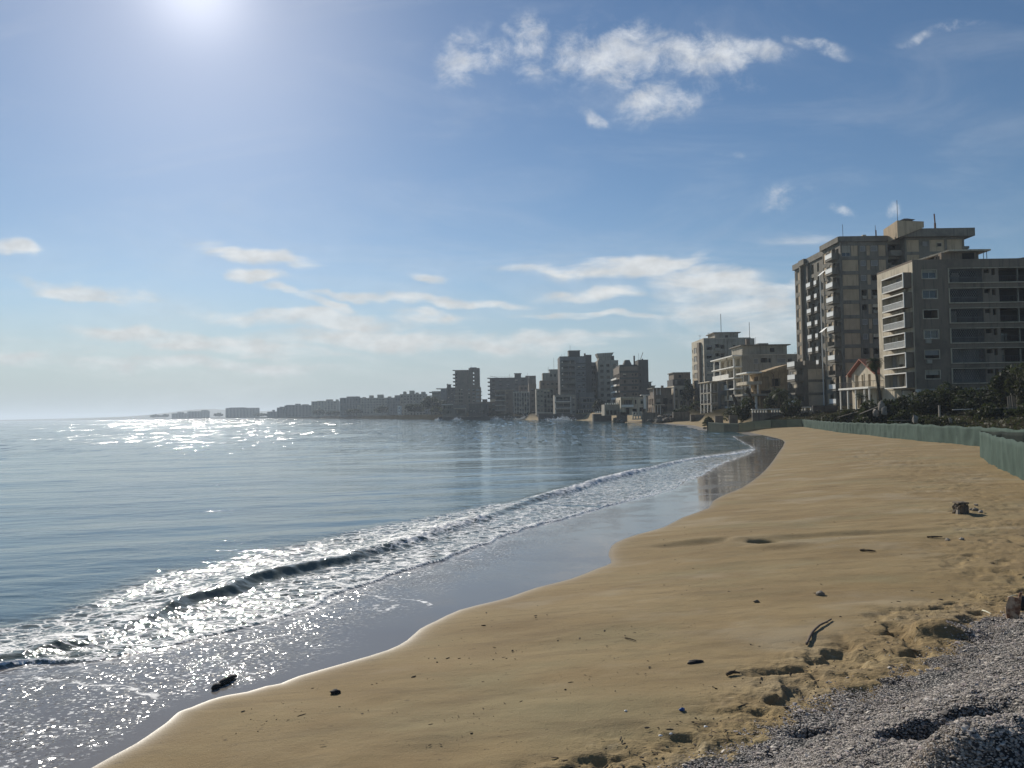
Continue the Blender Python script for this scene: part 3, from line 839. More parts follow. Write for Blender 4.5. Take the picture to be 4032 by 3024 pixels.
# ================================================================== the six storey block on the right
SC = .0153
def za(zy): return 3.8 + (1564 - zy) * SC
def ua(zx): return (zx - 510) * SC
a = Bd('apartment_block', 'six storey taupe apartment block with white box framed balconies on its sunny left side', 59.4, 86, 113, 124, 6.4, 25.2, TAUPE, 'abandoned seafront apartment blocks')
F = a.frame('F'); pitch = 2.965
ops = []
for i in range(6):
    dz = -i * pitch
    ops.append((1.40, 3.50, 22.72 + dz, 23.92 + dz, 'win' if i not in (2, 4, 5) else 'hole'))
    ops.append((5.42, 10.28, 22.06 + dz, 24.05 + dz, 'logg', VOID if i < 4 else None))
    ops.append((10.5, 11.35, 23.35 + dz, 23.95 + dz, 'small')); ops.append((11.65, 12.15, 23.05 + dz, 23.98 + dz, 'small'))
    ops.append((12.7, 18.3, 22.06 + dz, 24.05 + dz, 'dark')); ops.append((18.9, 24.5, 22.06 + dz, 24.05 + dz, 'dark'))
a.wall('F', ops)
for i in range(6):
    dz = -i * pitch
    s0 = MB()
    a.fbox(s0, F, 5.2, 26.6, 22.0 + dz - .11, 22.0 + dz, -.02, .25, CREAM)
    a.fbox(s0, F, 5.2, 26.6, 24.1 + dz, 24.1 + dz + .07, -.02, .18, CREAM)
    a.fbox(s0, F, 5.2, 5.33, 22.0 + dz, 24.1 + dz, -.02, .16, CREAM)
    s0.build('floor_band', a.root)
    # surround of the bedroom window
    m = MB()
    for (p, q, v, w) in ((1.30, 3.60, 22.60 + dz, 22.72 + dz), (1.30, 3.60, 23.92 + dz, 24.0 + dz), (1.30, 1.40, 22.72 + dz, 23.92 + dz), (3.50, 3.60, 22.72 + dz, 23.92 + dz)):
        a.fbox(m, F, p, q, v, w, -.02, .07, CREAM)
    m.build('window_surround', a.root)
    # pierced screen: bars below, zigzag lattice above
    sc_ = MB(); b0 = 22.02 + dz; b1 = 24.08 + dz
    if i < 4: segs = [(5.5, 10.2)]
    else: segs = [(5.5, 6.75), (7.05, 10.2)]
    for (p, q) in segs:
        n = int((q - p) / .16)
        mid = b0 + (.75 if i < 4 else .35)
        for k in range(n + 1):
            u = p + (q - p) * k / n
            a.fbox(sc_, F, u - .025, u + .025, b0, mid, -.10, -.03, SCRN)
            if k < n:
                u2 = p + (q - p) * (k + 1) / n; rows = 5
                for r_ in range(rows):
                    v0 = mid + (b1 - mid) * r_ / rows; v1 = mid + (b1 - mid) * (r_ + 1) / rows
                    pa, pb = (u, u2) if (r_ + k) % 2 == 0 else (u2, u)
                    P = lambda uu, vv, nn: a.pt(F, uu, vv, nn)
                    t = .03
                    sc_.hexa([P(pa - t, v0, -.03), P(pa + t, v0, -.03), P(pa + t, v0, -.09), P(pa - t, v0, -.09), P(pb - t, v1, -.03), P(pb + t, v1, -.03), P(pb + t, v1, -.09), P(pb - t, v1, -.09)], SCRN)
        a.fbox(sc_, F, p, q, mid - .03, mid + .03, -.11, -.02, SCRN)
    sc_.build('pierced_screen', a.root)
    rl = MB()
    for u0, u1 in ((12.75, 15.5), (15.6, 18.25), (18.95, 24.4)):
        a.fbox(rl, F, u0, u1, 22.95 + dz, 23.0 + dz, -.08, -.03, RAILD)
        for k in range(int((u1 - u0) / .25)): a.fbox(rl, F, u0 + k * .25, u0 + k * .25 + .03, 22.06 + dz, 22.95 + dz, -.07, -.04, RAILD)
    a.fbox(rl, F, 15.5, 15.6, 22.06 + dz, 24.05 + dz, -.3, -.05, PALEG)
    rl.build('railing', a.root)
# sunny side with the framed balconies
Lf = a.frame('L')
ops = []
for i in range(6):
    dz = -i * pitch
    ops += [(6.0, 7.5, 21.75 + dz, 23.45 + dz, 'hole'), (7.7, 8.6, 21.75 + dz, 23.45 + dz, 'shut'), (8.7, 10.2, 21.75 + dz, 23.45 + dz, 'shut' if i % 2 else 'win')]
a.wall('L', ops, mat=CREAM)  # lighter than the front: sunlight on this side is put into the colour
for i in range(6):
    dz = -i * pitch; m = MB(); t = .16; n1 = 1.25
    v0, v1 = 21.45 + dz, 23.72 + dz; u0, u1 = 3.9, 10.6
    a.fbox(m, Lf, u0, u1, v0, v0 + t, -.02, n1 - .1, TAUPE); a.fbox(m, Lf, u0, u1, v1 - t, v1, -.02, n1 - .1, TAUPE); a.fbox(m, Lf, u0, u1, v0, v0 + t, n1 - .099, n1, WHITE); a.fbox(m, Lf, u0, u1, v1 - t, v1, n1 - .099, n1, WHITE)
    a.fbox(m, Lf, u0, u0 + t, v0 + t, v1 - t, -.02, n1, CREAM); a.fbox(m, Lf, u1 - t, u1, v0 + t, v1 - t, -.02, n1 - .1, TAUPE); a.fbox(m, Lf, u1 - t, u1, v0 + t, v1 - t, n1 - .099, n1, WHITE)
    bo = m.build('framed_balcony', a.root)
    if i < 4:
        r_ = MB()
        for k in range(26):
            u = u0 + t + .05 + k * (u1 - u0 - 2 * t - .1) / 25
            a.fbox(r_, Lf, u - .035, u + .035, v0 + t, v0 + t + .85, n1 - .1, n1 - .05, RAILW)
        a.fbox(r_, Lf, u0 + t, u1 - t, v0 + t + .85, v0 + t + .93, n1 - .12, n1 - .03, RAILW)
        r_.build('railing', bo, a.root['_o'])
    else:
        r_ = MB(); a.fbox(r_, Lf, 8.2, 10.2, v0 + t, v1 - t, .05, .12, RAILW); a.fbox(r_, Lf, 4.3, 5.4, v0 + t, v1 - t, .05, .12, ROOM)
        r_.build('partition', bo, a.root['_o'])
# undercroft on columns
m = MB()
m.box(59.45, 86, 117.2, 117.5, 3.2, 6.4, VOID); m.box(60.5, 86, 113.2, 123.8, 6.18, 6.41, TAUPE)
a.part('undercroft_wall', m)
m = MB(); m.box(59.45, 60.9, 117.0, 117.2, 3.2, 6.3, WHITE); m.box(59.45, 59.7, 117.2, 123.6, 3.2, 6.4, CREAM); a.part('ground_floor_room', m)
for x_ in (59.5, 64.6, 70.2, 75.8, 81.4):
    m = MB(); m.box(x_, x_ + .75 if x_ < 60 else x_ + .45, 113.15, 113.6, 3.2, 6.4, WHITE if x_ < 60 else TAUPE); a.part('column', m)
m = MB(); m.box(60.2, 86.2, 112.75, 113.0, 6.15, 6.40, PALEG); a.part('floor_band', m)
# rooftop room and its canopy
m = MB(); m.box(66.0, 71.7, 117, 121, 25.2, 27.3, TAUPE); m.box(69.2, 71.0, 116.94, 117, 25.5, 27.2, VOID); rr_ = a.part('rooftop_room', m)
m = MB(); m.box(65.94, 66, 117.6, 118.4, 25.3, 26.9, VOID); m.box(65.94, 66, 119, 120.4, 26.1, 27.0, GLASS); m.build('door', rr_, a.root['_o'])
m = MB()
m.hexa([(66.6, 116, 27.32), (73.0, 116, 27.32), (73.0, 122, 27.32), (64.6, 122, 26.9), (66.6, 116, 27.56), (73.0, 116, 27.56), (73.0, 122, 27.56), (64.6, 122, 27.14)], CREAM)
a.part('rooftop_canopy', m)
m = MB()
for x_ in (72.2, 72.7): m.tube([(x_, 116.6, 25.2), (x_, 116.6, 27.4)], .05, METAL, 5)
a.part('canopy_post', m)
m = MB(); m.tube([(75.5, 114, 25.6), (76.6, 114, 25.75), (80, 114, 25.6)], .06, METAL, 5); a.part('roof_pipe', m)
a.finish(parapet=.3)

# ================================================================== the tall tower behind it
def zt_(zy): return 3.8 + (1769 - zy) / 41.63
t = Bd('apartment_tower', 'tallest tower, grey concrete with beige panels and stacked balconies down its left side', 67.4, 79.6, 156, 165, 3.5, 38.7, CONC, 'abandoned seafront apartment blocks')
F = t.frame('F'); ops = []
st1 = 'sss hhssh hh'.replace(' ', ''); st1 = 'ssshhsshhss'; st2 = 'sshhhshhshh'
for i in range(11):
    top = 36.9 - 3.0 * i
    if i > 0: ops.append((.35, 3.62, top - 2.25, top + .02, 'panel'))
    else: ops += [(.35, 2.1, top - 2.2, top, 'win'), (2.25, 3.62, top - 2.2, top, 'panel')]
    for (u0, u1, s_) in ((4.1, 5.15, st1[i]), (6.25, 7.6, st2[i])):
        k = 'shut' if s_ == 's' else 'hole'
        ops.append((u0, u1, top - 1.25, top - .1, k)); ops.append((u0, u1, top - 2.2, top - 1.35, 'panelg'))
    ops.append((5.4, 6.1, top - 2.1, top - .05, 'panel')); ops.append((7.85, 9.3, top - 2.25, top, 'panel'))
    ops.append((9.7, 12.05, top - 2.3, top + .1, 'dark'))
t.wall('F', ops)
for i in range(11):
    top = 36.9 - 3.0 * i
    t.balcony(F, 9.75, 12.05, top - 2.3, 1.25, .95, CONC)
m = MB()
for u0, u1 in ((.0, .25), (3.72, 4.0)): t.fbox(m, F, u0, u1, 3.5, 37.6, -.02, .14, CONC)
t.part('pier', m)
m = MB(); t.fbox(m, F, -.35, 9.6, 37.62, 38.72, -.02, .45, CONC); t.part('roof_fascia', m)
# left side
Lf = t.frame('L'); ops = []
for i in range(11):
    top = 36.9 - 3.0 * i
    ops += [(5.0, 6.6, top - 2.3, top, 'dark'), (6.75, 8.2, top - 2.3, top - .4, 'dark'), (2.2, 3.3, top - 1.9, top - .3, 'small'), (3.45, 4.6, top - 2.2, top, 'panel'), (.3, 1.9, top - 2.2, top, 'panel')]
t.wall('L', ops)
rails = [1, 1, 1, 1, 1, 1, 0, 1, 0, 1, 1]
for i in range(11):
    v = 36.9 - 3.0 * i - 2.3
    t.balcony(Lf, 4.7, 8.2, v, 1.45, 1.0, CONC, 'sheet' if rails[i] else 'none', 'solid', .35)
m = MB(); t.fbox(m, Lf, -.2, 9.2, 37.62, 38.72, -.02, .5, CONC); t.part('roof_fascia', m)
m = MB(); m.tube([(66.95, 165.4, 3.5), (66.95, 165.4, 33)], .12, RAILW, 6); t.part('drainpipe', m)
for zz_ in (32.2, 20.0):
    m = MB(); m.hexa([(66.2, 163.3, zz_), (66.2, 164.9, zz_), (67.35, 164.9, zz_ + 1), (67.35, 163.3, zz_ + 1), (66.2, 163.3, zz_ + .06), (66.2, 164.9, zz_ + .06), (67.35, 164.9, zz_ + 1.06), (67.35, 163.3, zz_ + 1.06)], RAILW); t.part('awning_shutter', m)
# rear part of the left side
bx = (69.5, 80, 165, 187); Lr = t.frame('L', 0, bx); ops = []
for i in range(11):
    top = 36.9 - 3.0 * i
    ops += [(.6, 1.4, top - 2, top - .2, 'hole' if i % 3 else 'shut'), (1.6, 3.0, top - 2.2, top, 'panel'), (3.2, 4.3, top - 1.6, top - .3, 'win'), (10.3, 11.8, top - 2.3, top - .1, 'dark'), (7.2, 8.6, top - 2.2, top, 'panel'), (13.8, 14.8, top - 2.3, top - .3, 'dark')]
t.wall(Lr, ops, z1=38.4)
t.wall(t.frame('F', 0, bx), z1=38.4); t.wall(t.frame('R', 0, bx), z1=38.4); t.wall(t.frame('B', 0, bx), z1=38.4)
m = MB(); m.box(69.52, 79.98, 165.02, 186.98, 38.1, 38.403, CONC)
for (u0, u1, pr) in ((0, 5.2, .55), (5.2, 8.4, 1.0), (8.4, 22, .35)): t.fbox(m, Lr, u0, u1, 37.45, 38.75, -.02, pr, CONC)
t.part('roof_fascia', m)
m = MB(); t.fbox(m, Lr, 4.9, 5.6, 3.5, 37.5, -.02, .7, CONC); t.fbox(m, Lr, 8.9, 9.3, 3.5, 37.5, -.02, .5, CONC); t.part('pier', m)
for i in range(11):
    v = 36.9 - 3.0 * i - 2.3
    if i > 0:
        t.balcony(Lr, 9.6, 12.2, v, 1.1, .95, CONC, 'sheet', 'solid', .4)
        t.balcony(Lr, 13.4, 15.0, v, .8, .95, CONC, 'sheet', 'solid', .3)
# right wing, a storey higher
wx = (79.6, 91.6, 154, 168); Fw = t.frame('F', 0, wx); ops = []
for i in range(11):
    top = 37.4 - 3.0 * i
    ops += [(.35, 2.9, top - 2.4, top, 'panel'), (3.6, 4.7, top - 1.3, top - .3, 'shut'), (3.6, 4.7, top - 2.3, top - 1.45, 'panelg'), (5.0, 8.0, top - 2.4, top, 'panel'), (8.5, 11.6, top - 2.4, top, 'panel')]
    if i: ops.append((1.6 if i == 1 else .6, 2.8, top - 1.4, top - .5, 'hole')) if i == 1 else None
t.wall(Fw, [o for o in ops if o], z1=39.2)
t.wall(t.frame('L', 0, wx), z1=39.2); t.wall(t.frame('R', 0, wx), z1=39.2); t.wall(t.frame('B', 0, wx), z1=39.2)
m = MB(); t.fbox(m, Fw, 6.35, 7.5, 35.9, 36.8, -.12, .06, CREAM); t.fbox(m, Fw, 6.5, 7.35, 36.0, 36.65, -.02, .062, VOID); t.part('window', m)
m = MB(); m.box(78.8, 93.0, 152.6, 169, 37.8, 39.4, CONC); t.part('roof_fascia', m)
m = MB(); m.hexa([(77.1, 151.8, 37.4), (82.4, 151.8, 39.41), (82.4, 157.5, 39.41), (77.1, 157.5, 37.4), (77.1, 151.8, 40.9), (82.4, 151.8, 40.6), (82.4, 157.5, 40.6), (77.1, 157.5, 40.4)], BEIGE); t.part('stair_head', m)
m = MB(); m.box(78.6, 80.0, 152.2, 153.6, 40.5, 41.0, CONC); m.hexa([(77.9, 151.7, 41.0), (80.7, 151.7, 41.0), (80.7, 154.1, 41.0), (77.9, 154.1, 41.0), (78.9, 152.6, 41.45), (79.7, 152.6, 41.45), (79.7, 153.2, 41.45), (78.9, 153.2, 41.45)], DARKG); t.part('chimney_cowl', m)
t.aerial(77.3, 152, 40.8, 4.2); t.aerial(68.5, 157, 38.7, 2.8); t.aerial(75.2, 157, 38.7, 2.5, .05)
m = MB(); m.tube([(75.35, 157, 38.7), (75.35, 157, 40.2)], .09, RUST, 6); m.tube([(86.4, 155, 39.3), (86.4, 155, 41.0)], .2, RUST, 6); m.tube([(86.4, 155, 41.0), (86.3, 155, 42.9)], .13, RUST, 6); t.part('flue_pipe', m)
m = MB(); m.box(72.6, 73.3, 157, 157.7, 38.7, 39.3, CREAM); t.part('chimney', m)
m = MB(); m.box(92.2, 93.2, 155, 156, 35.7, 36.2, CONC); t.part('water_tank', m)
t.finish(parapet=0)

# ================================================================== three storey annex at its foot
b = Bd('annex_block', 'three storey beige annex with corner balconies at the foot of the tallest tower', 63.7, 68.9, 168, 177, 3.4, 13.0, CONC, 'abandoned seafront apartment blocks')
F = b.frame('F'); Lf = b.frame('L')
b.wall('F', [(1.0, 4.6, 10.1 - 2.86 * i, 12.4 - 2.86 * i, 'panel', CREAM) for i in range(3)])
ops = []
for i in range(3):
    top = 12.2 - 2.86 * i
    ops += [(5.2, 6.6, top - 2.2, top, 'dark'), (6.9, 8.4, top - 2.2, top, 'dark'), (1.0, 2.2, top - 1.6, top, 'hole'), (2.6, 4.6, top - 2.2, top, 'panel', CREAM)]
b.wall('L', ops)
for i in range(4):
    b.balcony(Lf, 4.2, 8.9, 13.0 - 2.86 * i if i else 13.0, 1.85, 1.1, CONC, 'sheet' if i != 2 else 'none', 'solid', .4)
m = MB(); m.box(64.5, 66.2, 169, 172, 13.0, 14.3, CONC); b.part('rooftop_wall', m)
b.finish(parapet=.25)

# ================================================================== house with the red tiled roof
h = Bd('tiled_house', 'two storey cream house with red tiled gable roof and a columned porch', 59.2, 68.5, 125, 134, 3.6, 9.5, CREAM, None, 'house')
h.wall('L', [(1.5, 2.6, 7.35, 9.3, 'hole'), (3.8, 4.8, 7.35, 9.3, 'room'), (6.2, 7.1, 7.35, 9.3, 'small'), (2.0, 3.4, 3.7, 5.9, 'dark'), (5.2, 7.4, 3.7, 5.9, 'dark')])
h.wall('F', [(1.0, 1.7, 7.3, 9.2, 'small', BRICKY), (3.6, 4.6, 7.3, 9.2, 'small')])
m = MB(); m.poly([(59.2, 134, 9.5), (59.2, 125, 9.5), (59.2, 129.5, 11.7)], CREAM); m.poly([(68.5, 125, 9.5), (68.5, 134, 9.5), (68.5, 129.5, 11.7)], CREAM); h.part('gable', m)
m = MB()
for s_ in (-1, 1):
    ye = 129.5 + s_ * 5.3; yr = 129.5 - s_ * .0
    lo, hi = 9.12, 11.82
    P = [(58.5, ye, lo), (69, ye, lo), (69, yr, hi), (58.5, yr, hi)]
    if s_ > 0: P = [P[1], P[0], P[3], P[2]]
    m.hexa(P + [(p[0], p[1], p[2] + .2) for p in P], TILE)
ro = h.part('roof', m)
m = MB(); m.box(64.4, 65.2, 129.1, 129.9, 11.7, 12.7, BRICKY); m.build('chimney', ro, h.root['_o'])
m = MB(); m.box(56.9, 59.18, 124.6, 134.2, 6.85, 7.15, WHITE); m.box(56.9, 63, 122.9, 124.6, 6.85, 7.15, WHITE); po = h.part('porch', m)
for (x_, y_) in ((57.05, 124.8), (57.05, 128), (57.05, 131), (57.05, 133.9), (57.05, 123.1)):
    m = MB(); m.box(x_, x_ + .22, y_ - .11, y_ + .11, 3.5, 6.85, WHITE)
    if y_ > 124: m.box(x_, x_ + .18, y_ - .09, y_ + .09, 7.15, 9.3, CREAM)
    m.build('column', po, h.root['_o'])
m = MB()
for k in range(44):
    y_ = 123 + k * .25; m.box(57.0, 57.03, y_, y_ + .03, 7.15, 8.05, RAILD)
m.box(56.98, 57.05, 122.95, 134.1, 8.05, 8.1, RAILD)
for k in range(24): m.box(57.05 + k * .25, 57.08 + k * .25, 122.96, 122.99, 7.15, 8.05, RAILD)
m.box(57, 63, 122.95, 123.0, 8.05, 8.1, RAILD)
m.build('railing', po, h.root['_o'])
for q in 'RB': h.wall(q)
h.sides |= set('RB'); h.w.build('wall', h.root); 

# ================================================================== block with the long flat eave
e = Bd('eaved_block', 'beige four storey block with a flat projecting eave and ruined corner balconies', 61.4, 78, 205, 227, 2.8, 18.2, CREAM, 'abandoned seafront apartment blocks')
F = e.frame('F'); Lf = e.frame('L')
ops = []
for i in range(5):
    d = -2.95 * i
    ops += [(3.2, 4.4, 15.9 + d, 17.3 + d, 'shut'), (5.1, 6.9, 16.2 + d, 17.4 + d, 'hole'), (7.1, 7.8, 16.2 + d, 17.3 + d, 'small'), (9.4, 11.7, 16.0 + d, 17.3 + d, 'shut'), (12.3, 13.5, 16.0 + d, 17.3 + d, 'hole')]
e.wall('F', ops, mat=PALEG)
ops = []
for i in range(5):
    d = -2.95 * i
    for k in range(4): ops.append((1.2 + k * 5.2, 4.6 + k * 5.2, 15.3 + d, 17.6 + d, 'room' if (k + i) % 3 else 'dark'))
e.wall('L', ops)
for i in range(6):
    v = 18.3 - 2.95 * i
    m = MB(); w_ = 2.6 if i == 0 else 2.3
    e.fbox(m, Lf, -.5, 22.3, v - .3, v, -.02, w_, WHITE if i < 4 else CREAM)
    e.part('roof_eave' if i == 0 else 'balcony', m)
for i in range(1, 6):
    v = 18.3 - 2.95 * i
    if i == 1: continue
    m = MB()
    for (u0, u1) in (((.2, 9), (9.3, 17)) if i == 2 else ((.2, 5.5), (11.5, 14.5)) if i == 3 else ((.5, 15), (17, 21))):
        e.fbox(m, Lf, u0, u1, v, v + 1.15, 2.1, 2.25, WHITE if i != 4 else CREAM)
    e.part('parapet_panel', m)
for k in range(4):
    u_ = .8 + k * 6.7
    m = MB(); e.fbox(m, Lf, u_, u_ + .35, 3, 18, 1.7, 2.05, WHITE if k != 2 else CREAM); e.part('column', m)
m = MB(); m.box(62.5, 74.6, 208, 218, 18.4, 21.0, PALEG); m.box(61.9, 75.4, 207.2, 218.5, 21.0, 21.25, CONC); m.box(70, 71.2, 207.93, 208, 19.2, 20.3, VOID); e.part('rooftop_room', m)
m = MB(); m.box(67.5, 70.3, 210, 213, 21.25, 21.8, CONC); e.part('water_tank', m)
m = MB(); m.box(63.8, 64.8, 208.4, 209.4, 21.2, 22.9, BRICKY); e.part('chimney', m)
e.aerial(64.9, 209, 21.2, 6.3, .07); e.aerial(66.5, 209, 21.2, 2.2, .04)
m = MB(); m.box(75.6, 77.9, 205.4, 205.45, 18.7, 18.75, METAL)
for k in range(9): m.box(75.6 + k * .28, 75.63 + k * .28, 205.4, 205.43, 18.2, 18.7, METAL)
e.part('roof_railing', m)
e.finish(parapet=.2)

# small white balcony house in front of the hotel
w = Bd('white_terrace_house', 'low house with white columned terraces between the eight storey hotel and the eaved block', 57.2, 63.5, 214, 226, 2.6, 11.6, PALEG, None, 'house')
Lf = w.frame('L'); 
w.wall('L', [(.6 + k * 3.9, 3.6 + k * 3.9, 9.0 - 3.1 * i, 11.1 - 3.1 * i, 'room' if (k + i) % 2 else 'dark') for i in range(3) for k in range(3)])
w.wall('F', [(.8 + k * 2, 2.0 + k * 2, 9.1 - 3.1 * i, 11.0 - 3.1 * i, 'hole', None) for i in range(3) for k in range(3)], mat=BLUEG)
for i in range(3):
    w.balcony(Lf, -.4, 12.2, 8.7 - 3.1 * i, 2.0, .9, PALEG, 'bars', 'none', .3, RAILD)
m = MB(); w.fbox(m, Lf, -.8, 12.4, 11.55, 11.8, -.3, 2.4, CREAM); w.part('roof_eave', m)
for k in range(4):
    m = MB(); w.fbox(m, Lf, k * 3.9, k * 3.9 + .35, 2.6, 11.5, 1.7, 2.0, WHITE); w.part('column', m)
w.finish(parapet=.1)

# ================================================================== ochre villa ruin with curved terraces
v = Bd('villa_ruin', 'ruined ochre villa with broken curved terrace slabs and tall porch columns', 58.6, 65.2, 182, 190, 2.9, 12.6, YELL, None, 'house')
v.wall('F', [(3.0, 4.9, 9.2, 11.0, 'hole'), (.3, 2.2, 8.6, 11.4, 'dark'), (.3, 4.0, 5.0, 8.2, 'dark', None), (4.6, 5.4, 5.3, 7.6, 'small')])
v.wall('L', [(.5, 3.5, 5, 8, 'dark'), (4, 7.4, 8.6, 11.6, 'room'), (4.2, 7.4, 4.5, 7.2, 'dark')])
m = MB(); m.hexa([(60.2, 181.7, 12.6), (65.3, 181.7, 12.6), (65.3, 190.2, 12.6), (60.2, 190.2, 12.6), (60.2, 181.7, 12.8), (65.3, 181.7, 14.3), (65.3, 190.2, 14.3), (60.2, 190.2, 12.8)], YELL)
v.part('gable_wall', m)
def curved_slab(z, th, x0, x1, y0, y1, mat, rad=1.4):
    m = MB(); pts = [(x1, y0), (x1, y1), (x0, y1)]
    for k in range(7):
        q = math.pi + k * math.pi / 12; pts.append((x0 + rad + rad * math.cos(q), y0 + rad + rad * math.sin(q)))
    m.poly([(p[0], p[1], z) for p in pts][::-1], mat); m.poly([(p[0], p[1], z + th) for p in pts], mat)
    for k in range(len(pts)):
        p, q = pts[k], pts[(k + 1) % len(pts)]
        m.poly([(p[0], p[1], z), (p[0], p[1], z + th), (q[0], q[1], z + th), (q[0], q[1], z)], mat)
    return m
for (z_, th, dx, mt) in ((12.25, .35, 0, WHITE), (9.6, .75, 0, CREAM), (6.9, .45, -1.5, PALEG)):
    v.part('terrace_slab', curved_slab(z_, th, 55.3 + dx, 58.58 if dx == 0 else 61.5, 180.2 + dx, 189.6, mt))
for (x_, y_, z0_, z1_, r_) in ((56.0, 181.6, 10.35, 12.25, .16), (56.0, 186, 10.35, 12.25, .16), (56.1, 181.3, 7.35, 9.6, .18), (57.8, 180.9, 7.35, 9.6, .2), (56.1, 185, 7.35, 9.6, .18), (56.9, 179.6, 2.8, 6.9, .3), (60.0, 179.6, 2.8, 6.9, .24), (55.0, 184, 2.8, 6.9, .25)):
    m = MB(); m.tube([(x_, y_, z0_), (x_, y_, z1_)], r_, WHITE, 8); v.part('column', m)
m = MB()
for k in range(20): m.box(54.6 + k * .3, 54.63 + k * .3, 179.2, 179.23, 7.35, 8.2, RAILD)
m.box(54.5, 60.6, 179.18, 179.25, 8.2, 8.25, RAILD); v.part('railing', m)
m = MB(); m.tube([(61.4, 181.8, 12.4), (61.9, 181.8, 11.9), (62.0, 181.8, 8.0)], .08, RUST, 5); v.part('drainpipe', m)
v.finish(parapet=0)

# ================================================================== buildings around the bay, set out from pixel column + distance
G_ABA = 'abandoned seafront apartment blocks'
G_FAR = 'far hotel blocks along the bay'
def X(px, py, Y): return at(px, py, Y).x
def Zp(px, py, Y): return at(px, py, Y).z
def blk(name, label, pxa, pxb, Y, depth, pytop, zb, mat, group=G_ABA, pyref=1600, **kw):
    return Bd(name, label, X(pxa, pyref, Y), X(pxb, pyref, Y), Y, Y + depth, zb, Zp((pxa + pxb) / 2, pytop, Y), mat, group, **kw)

# eight storey hotel
q = Bd('hotel_block', 'eight storey beige hotel with a fin on its sunny side and one tall mast', 66.9, 83.3, 267, 285, 2.6, 28.5, CREAM, G_ABA, frames=False)
ops = []
for i in range(8):
    d = -3.03 * i
    ops += [(.95, 2.9, 24.7 + d, 26.3 + d, 'hole' if i < 2 or i > 3 else 'win'), (3.9, 5.5, 24.4 + d, 26.6 + d, 'dark'), (5.75, 7.2, 25.0 + d, 26.4 + d, 'hole'), (8.6, 9.3, 25.5 + d, 26.2 + d, 'small'), (10.2, 11.1, 25.5 + d, 26.2 + d, 'small'), (12.5, 14.2, 24.9 + d, 26.4 + d, 'hole')]
q.wall('F', ops, mat=PALEG)  # grey front beside cream sides: its shade is put into the wall colour
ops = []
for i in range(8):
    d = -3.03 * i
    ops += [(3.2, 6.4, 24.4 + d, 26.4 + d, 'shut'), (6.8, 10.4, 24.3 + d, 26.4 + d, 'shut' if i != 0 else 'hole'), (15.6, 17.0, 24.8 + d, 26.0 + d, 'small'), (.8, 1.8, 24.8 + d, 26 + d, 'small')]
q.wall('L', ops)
Lf = q.frame('L'); F = q.frame('F')
m = MB(); q.fbox(m, Lf, 11.5, 14.6, 2.6, 27.6, -.02, .9, TAUPE); q.part('fin', m)
for i in range(8):
    q.balcony(F, 3.7, 5.7, 24.35 - 3.03 * i, .7, .95, PALEG)
    m = MB(); q.fbox(m, F, .0, 8.2, 23.45 - 3.03 * i, 23.7 - 3.03 * i, -.02, .12, PALEG); q.part('floor_band', m)
m = MB(); q.fbox(m, F, 8.3, 9.6, 3, 28.5, -.02, .5, PALEG); q.part('pier', m)
m = MB(); m.box(71.2, 79.4, 268.5, 278, 28.5, 30.6, PALEG); m.box(70.6, 80.2, 268, 278.5, 30.6, 30.9, CONC); m.box(74.8, 75.8, 268.44, 268.5, 29.0, 29.8, VOID); q.part('rooftop_room', m)
q.aerial(73.6, 269, 30.8, 6.6, .10); q.aerial(69, 268, 28.6, 2.2, .04, None, 2); q.aerial(67.6, 275, 28.6, 2, .04, None, 2)
m = MB(); m.box(82.0, 83.3, 266.6, 267, 26.6, 28.4, PALEG); m.box(83.3, 84.6, 267, 268, 25.0, 28.5, PALEG); q.part('corner_frame', m)
q.finish(parapet=.3)

# stepped ruin left of the hotel
q = blk('stepped_ruin', 'stepped four storey ruin with gaping windows tucked left of the eight storey hotel', 2656, 2731, 275, 14, 1520, 2.6, CREAM, frames=False)
W_ = q.x1 - q.x0
q.wall('F', [(.4, 1.3, 8.6, 11.6, 'dark'), (1.9, 3.3, 9.2, 11.2, 'hole'), (3.7, 5.9, 9.0, 11.4, 'hole'), (.3, 1.2, 3.9, 7.6, 'dark'), (2.1, 3.2, 5.6, 7.2, 'hole'), (3.5, 4.1, 5.7, 7.1, 'small'), (5.2, 6.4, 5.7, 7.2, 'hole'), (2.3, 5.4, 3.0, 4.6, 'dark')])
q.wall('L', q.grid(.5, 13, 4, 2.0, 11, 3.2, 3, 2, 'hole'))
m = MB(); m.box(q.x0 + .2, q.x1, 278, 288, q.z1, 15.0, DARKG); m.box(q.x0 + .8, q.x1, 279, 288, 15.0, 17.3, TAUPE); m.box(q.x0 + .4, q.x1, 278.6, 288.2, 17.3, 17.6, CONC); m.box(q.x0 + 1.0, q.x0 + 1.8, 277.9, 278, 13.2, 14.8, ROOM); m.box(q.x0 + 2.0, q.x0 + 3.2, 277.9, 278, 12.9, 14.3, VOID); m.box(q.x0 + 2.6, q.x0 + 3.4, 278.9, 279, 15.6, 16.6, VOID); q.part('upper_storey', m)
m = MB(); m.box(q.x0 - .3, q.x0 + .15, 274.7, 275.2, 2.6, 12.2, WHITE); q.part('column', m)
q.finish(parapet=.15)

